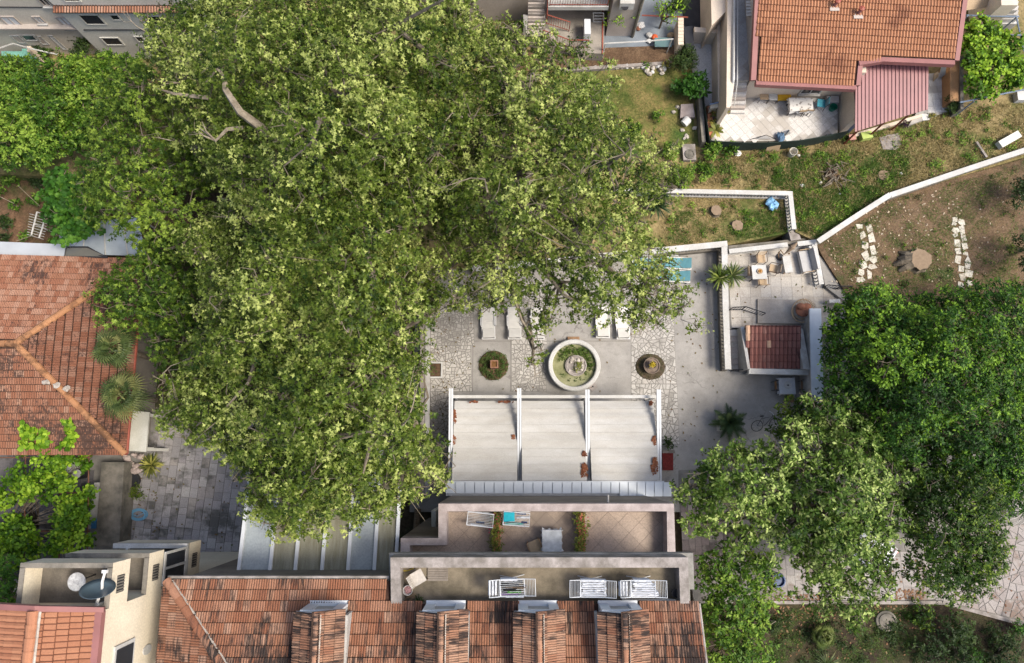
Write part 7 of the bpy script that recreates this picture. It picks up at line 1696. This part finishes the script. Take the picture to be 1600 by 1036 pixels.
tree('plane_tree', 'huge pale green plane tree in the middle left, over the sheet roof and courtyard wall', 'tree', tuple(P(520, 600, 0)), tuple(P(515, 580, 9)), lA, plane_l, 'plane', .145, 52, 14, rt, .5, 'big plane trees', every=1, spread=.3, twigs=60,
     extra_limbs=[(px_limb([(400, 560, 12.5), (388, 598, 13.6), (350, 640, 13.5)]), [.09, .06, .03]), (px_limb([(462, 510, 13.6), (470, 545, 14.6), (500, 560, 14.5)]), [.08, .06, .03])])
tree('plane_tree', 'huge plane tree at the top of the photo with bare limbs on its left side', 'tree', tuple(P(520, 200, ZM)), tuple(P(520, 190, 9)), lB, plane_l, 'plane', .145, 50, 14, rt, .5, 'big plane trees', spread=.3, twigs=60,
     extra_limbs=[(px_limb([(440, 222, 13.5), (402, 195, 14.8), (375, 175, 15.4), (352, 140, 15.6), (350, 118, 15.6)]), [.2, .17, .15, .12, .09]), (px_limb([(350, 118, 15.6), (340, 108, 15.7), (322, 128, 15.2)]), [.07, .05, .02]), (px_limb([(326, 153, 14.2), (300, 150, 14.3), (270, 146, 14.4), (243, 137, 14.2)]), [.09, .08, .06, .02]), (px_limb([(380, 200, 14.3), (355, 202, 14.5), (337, 220, 14.5), (312, 200, 14.6)]), [.09, .08, .06, .015]), (px_limb([(337, 220, 14.5), (322, 205, 14.8), (316, 190, 14.8)]), [.04, .03, .01]), (px_limb([(335, 219, 14.5), (318, 212, 14.7), (310, 205, 14.9)]), [.04, .03, .01]), (px_limb([(455, 250, 13.6), (440, 192, 14.6), (425, 178, 14.6)]), [.14, .1, .06])])
tree('plane_tree', 'open airy plane tree whose branch tips hang over the sun loungers', 'tree', tuple(P(760, 300, ZG)), tuple(P(770, 290, 8)), lC, plane_l, 'plane', .15, 34, 13, rt, .45, 'big plane trees', spread=.32, twigs=50,
     extra_limbs=[(px_limb([(760, 430, 9.5), (800, 455, 10), (815, 500, 9.8), (845, 548, 9.2)]), [.12, .09, .06, .02]), (px_limb([(830, 400, 10), (880, 460, 10.2), (935, 490, 9.8)]), [.12, .08, .02]), (px_limb([(900, 370, 11), (975, 440, 10.6), (1040, 470, 10)]), [.12, .08, .02])])
PD = [(142, 480), (150, 440), (205, 405), (290, 330), (330, 420), (330, 520), (300, 590), (255, 590), (232, 530), (160, 500)]
lD = lobes_in(PD, 5.0, 7.5, .9, 1.5, 30, rt, 80, .6, .6)
tree('bay_tree', 'dark leafy tree overhanging the right side of the hipped roof', 'tree', tuple(P(250, 480, 0)), tuple(P(250, 478, 4)), lD, plane_d, 'plane', .17, 42, 12, rt, .3)
PE = [(112, 310), (135, 250), (150, 110), (205, 90), (260, 110), (330, 250), (325, 345), (290, 400), (240, 395), (185, 370), (140, 340)]
lE = lobes_in(PE, 6.5, 10, .9, 1.5, 42, rt, 90, .7, .62)
tree('young_plane_tree', 'mid green tree between the left hedge and the tall plane trees', 'tree', tuple(P(230, 260, 0.3)), tuple(P(230, 255, 5)), lE, plane_d, 'plane', .16, 38, 12, rt, .3, tone=.12)
PF = [(-40, 95), (90, 92), (160, 88), (235, 90), (235, 130), (170, 190), (140, 250), (60, 262), (-40, 262)]
lF = lobes_in(PF, 3.2, 5.2, .8, 1.3, 62, rt, 70, .45, .6)
tree('hedge_thicket', 'wide feathery bright green thicket at the upper left', 'hedge', tuple(P(90, 180, .3)), tuple(P(90, 178, 2.5)), lF, hedge_l, 'oval', .18, 70, 13, rt, .2)
PG = [(68, 275), (128, 255), (165, 330), (160, 375), (105, 385), (72, 345)]
lG = lobes_in(PG, 3.5, 5, .6, .95, 18, rt, 50, .3, .55)
tree('citrus_tree', 'rich green round-leaved tree beside the clothes-line frame', 'tree', tuple(P(115, 325, .3)), tuple(P(115, 322, 2.5)), lG, citrus_l, 'round', .2, 60, 9, rt, .15)
PI_ = [(1283, 500), (1300, 478), (1345, 447), (1420, 462), (1500, 448), (1640, 440), (1640, 800), (1575, 800), (1500, 770), (1400, 730), (1330, 690), (1290, 640), (1285, 560)]
lI = lobes_in(PI_, 3.4, 6.0, .7, 1.35, 135, rt, 110, .8, .72)
tree('round_tree', 'broad dense dark green tree with clipped-looking crown at the right edge', 'tree', tuple(P(1470, 600, 0)), tuple(P(1470, 590, 4)), lI, ficus_l, 'oval', .17, 60, 14, rt, .4, every=2, spread=.24)
PJ = [(1100, 705), (1145, 695), (1205, 700), (1250, 650), (1300, 632), (1360, 660), (1420, 730), (1455, 770), (1445, 820), (1380, 850), (1382, 905), (1358, 960), (1300, 945), (1250, 910), (1230, 850), (1160, 855), (1095, 830), (1075, 770)]
lJ = lobes_in(PJ, 4.0, 6.6, .7, 1.3, 100, rt, 100, .8, .72)
ragged(lJ, PJ, 5.0, 40, rt, .3, .6)
tree('light_leaf_tree', 'loose light green tree spreading over the lane and the white car', 'tree', tuple(P(1290, 800, 0)), tuple(P(1290, 795, 4)), lJ, laur_l, 'oval', .20, 46, 11, rt, .3, spread=.16, twigs=25)
PK = [(1420, 740), (1500, 725), (1560, 750), (1572, 830), (1560, 900), (1510, 945), (1450, 940), (1410, 900), (1395, 860), (1430, 820)]
lK = lobes_in(PK, 5, 7.5, .7, 1.1, 42, rt, 80, .4, .6)
tree('holm_oak', 'rounded dark olive tree right of the white car', 'tree', tuple(P(1490, 850, 0)), tuple(P(1490, 845, 3.5)), lK, holm_l, 'oval', .15, 85, 10, rt, .28, spread=.1)
PL_ = [(1090, 870), (1150, 850), (1215, 870), (1215, 930), (1200, 960), (1210, 1060), (1100, 1060), (1100, 960), (1085, 920)]
lL = lobes_in(PL_, 3.0, 4.5, .6, 1.0, 46, rt, 60, .4, .6)
tree('garden_shrub_tree', 'dense mid green shrub tree along the lower right corner of the terrace house', 'tree', tuple(P(1150, 980, 0)), tuple(P(1150, 975, 2)), lL, hedge_l, 'oval', .19, 62, 9, rt, .18, spread=.12)
PM = [(1192, 662), (1205, 640), (1250, 612), (1300, 640), (1280, 680), (1215, 690)]
lM = lobes_in(PM, 2.5, 3.5, .5, .8, 14, rt, 40, .3, .5)
tree('dark_shrub_tree', 'dark shrub growing between the porch table and the light green tree', 'tree', tuple(P(1245, 660, 0)), tuple(P(1245, 660, 1.2)), lM, holm_l, 'oval', .18, 70, 9, rt, .12)
PN = [(-40, 868), (25, 872), (33, 900), (27, 946), (-40, 950)]
lN = lobes_in(PN, 4.5, 6.5, .5, .8, 16, rt, 30, .4, .5)
tree('corner_shrub_tree', 'dark green tall shrub squeezed against the cream block at the left edge', 'tree', tuple(P(-10, 905, 0)), tuple(P(-10, 905, 3)), lN, citrus_l, 'oval', .16, 70, 9, rt, .12)
# vines
def vine(name, label, polys, z, count, mat, base, tone=0.0):
    lo = []
    for pl, n in polys: lo += lobes_in(pl, z, z + .35, .2, .42, int(n * 1.3), rt, 30, .25, .75)
    t = thing(name, label, 'vine', tuple(base)); b = Vector(base); m = MB()
    for c, r, _ in lo[::2]: m.tube([b, Vector((b.x * .6 + c[0] * .4, b.y * .6 + c[1] * .4, z - .15)), c], [.04, .025, .01], 4)
    m.build('stem', M['bark'], t)
    A = sprays(lo, 85, 11, .15, .3, rt, 'round', .6, .6, .35, tone); TRI[0] += len(A[0]) * 4
    o = link('foliage', leaf_mesh('foliage', *A, 'round', mat, off=tuple(b)), t); o['kind'] = 'stuff'
vine('grapevine', 'bright green grapevine climbing the rusty frame and the edge of the hipped roof', [([(36, 690), (60, 700), (95, 690), (112, 672), (118, 700), (110, 740), (120, 760), (145, 760), (148, 850), (110, 870), (75, 850), (90, 790), (60, 770), (20, 790), (-15, 800), (-15, 760), (20, 740), (30, 720)], 62), ([(-20, 830), (20, 800), (50, 810), (60, 850), (130, 840), (120, 860), (30, 880), (20, 945), (-20, 950)], 34), ([(122, 712), (138, 715), (140, 735), (126, 735)], 5)], 2.7, 0, vine_l, P(60, 820, 0))
for k, pts in enumerate((((40, 690), (44, 676), (37, 668)), ((64, 694), (66, 684), (62, 678)), ((105, 694), (110, 680), (112, 668), (108, 655)))):
    lo = [(tuple(P(x, y, 3.75)), .28, .1) for x, y in pts]; c = P(pts[0][0], pts[0][1], 3.4)
    t = bpy.data.objects['grapevine']; A = sprays(lo, 110, 6, .24, .12, rt, 'round', .5, .6, .2); o = link('shoot', leaf_mesh('shoot', *A, 'round', vine_l, off=tuple(t.location)), t); o['kind'] = 'stuff'
vine('trellis_vine', 'yellow-green vine covering the pipe trellis at the upper right edge', [([(1505, 40), (1530, 22), (1560, 40), (1605, 60), (1605, 130), (1560, 150), (1520, 165), (1508, 120), (1502, 70)], 56)], 2.9, 0, vine_l, P(1550, 100, ZM), -.05)
# shrubs about the place
S_ = shrub
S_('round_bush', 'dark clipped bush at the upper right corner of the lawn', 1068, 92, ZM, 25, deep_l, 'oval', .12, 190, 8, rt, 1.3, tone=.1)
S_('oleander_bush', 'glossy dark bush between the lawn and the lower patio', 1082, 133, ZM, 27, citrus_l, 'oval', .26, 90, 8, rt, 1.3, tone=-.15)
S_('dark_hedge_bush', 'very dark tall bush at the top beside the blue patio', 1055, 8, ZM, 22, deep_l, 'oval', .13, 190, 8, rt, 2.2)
for i, (px, py, r, lb) in enumerate(((960, 48, 26, 'thin young fruit tree by the taupe wall'), (1030, 45, 24, 'thin young fruit tree over the blue patio'))):
    c = P(px, py, ZM); t = thing('young_tree', lb, 'tree', tuple(c)); m = MB(); lo = []
    for k in range(10):
        a = k * .63 + rt.normal() * .2; q = r * mpp(px, py, 3) * rt.uniform(.5, 1.1); e = c + Vector((q * math.cos(a), q * math.sin(a), 2.0 + rt.uniform(-.3, .4))); m.tube([c + Vector((0, 0, .8)), c.lerp(e, .55) + Vector((0, 0, .4)), e], [.05, .03, .01], 4); lo += [(tuple(e), .3, .1), (tuple(c.lerp(e, .6) + Vector((0, 0, .6))), .25, 0)]
    m.tube([c, c + Vector((0, 0, .9))], .06, 6); m.build('trunk', M['bark'], t)
    A = sprays(lo, 40, 5, .15, .2, rt, 'oval', .8, .3, .5); o = link('crown', leaf_mesh('crown', *A, 'oval', vine_l, off=tuple(c)), t); o['kind'] = 'stuff'
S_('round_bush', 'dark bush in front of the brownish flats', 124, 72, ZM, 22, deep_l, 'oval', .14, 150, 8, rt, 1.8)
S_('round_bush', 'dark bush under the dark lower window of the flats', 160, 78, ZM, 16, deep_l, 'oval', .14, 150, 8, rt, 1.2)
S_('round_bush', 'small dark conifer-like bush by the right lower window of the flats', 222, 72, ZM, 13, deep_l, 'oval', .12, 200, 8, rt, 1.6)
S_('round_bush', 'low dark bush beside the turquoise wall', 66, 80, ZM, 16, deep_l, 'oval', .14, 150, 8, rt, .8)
for i, (px, py, r, lb) in enumerate(((12, 342, 16, 'low green vegetable clump at the left garden edge'), (26, 322, 13, 'grey-green vegetable clump above the clothes line'), (52, 312, 13, 'vegetable clump between garden lines'), (8, 372, 12, 'small green clump above the metal roof'), (38, 372, 12, 'small green clump below the clothes frame'), (20, 285, 22, 'dark green bush at the left edge of the garden'), (58, 285, 18, 'dark bush beside the citrus tree'), (85, 378, 10, 'little bush at the lean-to corner'), (-2, 300, 16, 'bright bush cut by the left edge'))):
    S_('vegetable_clump', lb, px, py, .3, r, hedge_l if i % 3 else deep_l, 'oval', .16, 90, 7, rt, .6, cat='plant', tone=-.1)
S_('round_bush', 'dark round bush at the right end of the patio house corner', 1483, 168, ZM, 17, deep_l, 'oval', .13, 200, 8, rt, .9, tone=.15)
S_('purple_bush', 'small dark purple bush below the red canopy', 1411, 193, ZM, 8, leafmat('purple_leaf', (.015, .01, .014), (.04, .02, .035), (.08, .04, .07), .2), 'oval', .12, 200, 7, rt, .4, nl=5)
S_('golden_plant', 'little yellowish shrub between canopy and round bush', 1456, 182, ZM, 8, fy, 'oval', .12, 150, 7, rt, .4, nl=5)
S_('grey_bush', 'leafy grey-green bush below the left end of the mesh fence', 1112, 238, ZM, 20, hedge_l, 'oval', .17, 110, 8, rt, .8)
S_('grey_bush', 'leafy bush right of the grey-green one below the mesh fence', 1145, 236, ZM, 15, hedge_l, 'oval', .16, 110, 8, rt, .6)
S_('green_bush', 'green bush at the lower right corner of the lawn', 1050, 238, ZM, 18, hedge_l, 'oval', .17, 110, 8, rt, .8)
S_('green_bush', 'green bush between the plane tree and the meadow', 1063, 272, ZM, 24, hedge_l, 'oval', .17, 100, 8, rt, .9)
S_('green_bush', 'mid green bush above the garden balustrade', 1100, 268, ZM, 18, hedge_l, 'oval', .15, 100, 8, rt, .5)
S_('green_bush', 'small green bush in the lawn near the plane tree', 1028, 183, ZM, 12, hedge_l, 'oval', .14, 120, 8, rt, .4)
S_('green_bush', 'shrub under the plane tree at the lawn bottom edge', 990, 205, ZM, 22, plane_d, 'oval', .18, 90, 8, rt, .9)
S_('lawn_flower_bush', 'yellow-green plant among white stones at the lawn top', 1040, 102, ZM, 9, fy, 'oval', .12, 140, 7, rt, .4, nl=5)
S_('lawn_flower_bush', 'small plant in the stone ring at the lawn top', 1012, 100, ZM, 9, hedge_l, 'oval', .12, 140, 7, rt, .4, nl=5)
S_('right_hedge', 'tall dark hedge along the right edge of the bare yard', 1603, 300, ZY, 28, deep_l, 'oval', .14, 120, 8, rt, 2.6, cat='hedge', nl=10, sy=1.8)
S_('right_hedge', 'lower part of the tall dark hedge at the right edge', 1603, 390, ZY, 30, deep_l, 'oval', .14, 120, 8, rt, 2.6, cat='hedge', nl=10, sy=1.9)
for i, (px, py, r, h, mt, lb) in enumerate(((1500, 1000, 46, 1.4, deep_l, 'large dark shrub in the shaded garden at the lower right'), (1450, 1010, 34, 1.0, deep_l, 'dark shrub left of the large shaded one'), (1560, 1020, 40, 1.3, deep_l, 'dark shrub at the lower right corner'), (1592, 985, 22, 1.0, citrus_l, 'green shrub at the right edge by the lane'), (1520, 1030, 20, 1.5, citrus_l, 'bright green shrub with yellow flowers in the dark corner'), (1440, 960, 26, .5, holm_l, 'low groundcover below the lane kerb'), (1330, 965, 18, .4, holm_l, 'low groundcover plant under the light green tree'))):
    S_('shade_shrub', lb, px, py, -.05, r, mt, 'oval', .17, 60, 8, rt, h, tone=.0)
# palms and spiky plants
palm_l = leafmat('fan_palm_leaf', (0.03, 0.05, 0.015), (0.08, 0.115, 0.035), (0.19, 0.20, 0.07), .2)
for px, py, z, n, ln, lb in ((183, 545, 4.6, 26, 1.5, 'fan palm crown over the right edge of the hipped roof, upper of two'), (196, 618, 4.2, 28, 1.55, 'fan palm crown beside the flat whitish canopy, lower of two')):
    b = P(px, py, z); frond_plant('fan_palm', lb, 'palm', (P(px + 25, py + 5, 0).x + .5, b.y, 0) if False else (b.x, b.y, z - 3.0), n, ln, .035, palm_l, rt, .55, 3.0, 'fan palms by the hipped house', 'fan', .13, .8)
yucca_l = leafmat('yucca_leaf', (0.03, 0.055, 0.010), (0.085, 0.125, 0.02), (0.20, 0.24, 0.05), .2)
frond_plant('yucca', 'spiky green yucca in the courtyard against the right white balustrade', 'yucca', tuple(P(1117, 440, 0)), 80, .95, .035, yucca_l, rt, .35, 1.0, kind='sword', up=.5)
frond_plant('yucca', 'darker yucca on the terrace side of the white balustrade', 'yucca', tuple(P(1140, 434, ZT)), 60, .95, .035, palm_l, rt, .4, .5, kind='sword', up=.4)
for px, py, lb in ((1025, 312, 'dark spiky yucca in the garden strip, upper left of two'), (1022, 328, 'dark spiky yucca in the garden strip, lower right of two')): frond_plant('yucca', lb, 'yucca', tuple(P(px, py, ZG)), 70, 1.0, .035, cyc, rt, .4, .7, kind='sword', up=.45)
frond_plant('pale_palm', 'pale green fan palm in the shaded garden', 'palm', tuple(P(1280, 990, -.05)), 24, .85, .03, leafmat('pale_palm_leaf', (.04, .06, .012), (.09, .13, .03), (.17, .2, .06), .3), rt, .5, .3, kind='fan', up=.95)
frond_plant('grass_tuft', 'big grassy clump at the bottom edge of the shaded garden', 'plant', tuple(P(1290, 1038, -.05)), 70, .9, .02, palm_l, rt, .5, .1, kind='sword')
# bare grey twigs at the right edge
c = P(1600, 800, 0); t = thing('bare_shrub', 'bare grey twiggy branches at the right edge of the lane', 'shrub', tuple(c)); m = MB()
for i in range(16): e = P(rt.uniform(1545, 1600), rt.uniform(760, 835), rt.uniform(.8, 2)); m.tube([c, c.lerp(e, .5) + Vector((0, 0, .4)), e], [.04, .02, .006], 4)
m.build('branches', plain('grey_twig', (.36, .34, .31), .8, .2, 5), t)
mead = [(1090, 250), (1330, 212), (1500, 170), (1605, 160), (1605, 240), (1395, 300), (1275, 372), (1248, 360), (1240, 297), (1060, 288)]
# weeds in loose patches: nobody could count them
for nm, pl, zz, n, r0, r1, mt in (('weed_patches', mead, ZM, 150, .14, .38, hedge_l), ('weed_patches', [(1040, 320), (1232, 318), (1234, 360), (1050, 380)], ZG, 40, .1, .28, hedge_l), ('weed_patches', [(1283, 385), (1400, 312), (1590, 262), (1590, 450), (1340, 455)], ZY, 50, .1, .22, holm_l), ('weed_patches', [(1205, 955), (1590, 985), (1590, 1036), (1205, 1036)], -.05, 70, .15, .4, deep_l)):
    lo = []; xs = [p[0] for p in pl]; ys = [p[1] for p in pl]
    while len(lo) < n:
        x, y = rt.uniform(min(xs), max(xs)), rt.uniform(min(ys), max(ys))
        if inpoly(x, y, pl): lo.append((tuple(P(x, y, zz + .08)), rt.uniform(r0, r1), rt.normal() * .15))
    A = sprays(lo, 190, 5, .11, .1, rt, 'oval', .5, .4, .3); o = link(nm, leaf_mesh(nm, *A, 'oval', mt)); o['kind'] = 'stuff'
# grasses
dry_g = leafmat('dry_grass_blade', (0.10, 0.085, 0.03), (0.30, 0.23, 0.10), (0.46, 0.36, 0.18), .3); grn_g = leafmat('green_grass_blade', (0.03, 0.07, 0.01), (0.07, 0.13, 0.022), (0.15, 0.22, 0.045), .35)
grass('dry_grass', mead, ZM, 26000, .24, dry_g, rt, clump=.9)
grass('green_grass', [(1100, 262), (1240, 245), (1420, 232), (1420, 280), (1275, 372), (1246, 360), (1240, 300)], ZM, 15000, .22, grn_g, rt, clump=.6)
grass('green_grass', [(1245, 300), (1390, 290), (1275, 372), (1248, 358)], ZM, 9000, .2, grn_g, rt, clump=0)
grass('dry_grass', [(1030, 305), (1232, 312), (1234, 360), (1132, 378), (1030, 385)], ZG, 6000, .18, dry_g, rt, clump=.8)
grass('green_grass', [(1060, 330), (1232, 330), (1234, 362), (1132, 380), (1040, 382)], ZG, 5000, .18, grn_g, rt, clump=.4)
grass('green_grass', [(930, 112), (1055, 108), (1060, 200), (1000, 225), (930, 200)], ZM + .02, 12000, .07, grn_g, rt, clump=.7)
grass('green_grass', [(1285, 385), (1400, 310), (1590, 260), (1590, 450), (1340, 455)], ZY, 15000, .13, grn_g, rt, clump=.5)
grass('dry_grass', [(1285, 385), (1400, 310), (1590, 260), (1590, 450), (1340, 455)], ZY, 5000, .12, dry_g, rt, clump=.4)
grass('green_grass', [(1205, 950), (1440, 950), (1440, 1036), (1205, 1036)], -.05, 7000, .14, grn_g, rt, clump=.3)
print('leaf triangles', TRI[0], 'objects', len(bpy.data.objects))
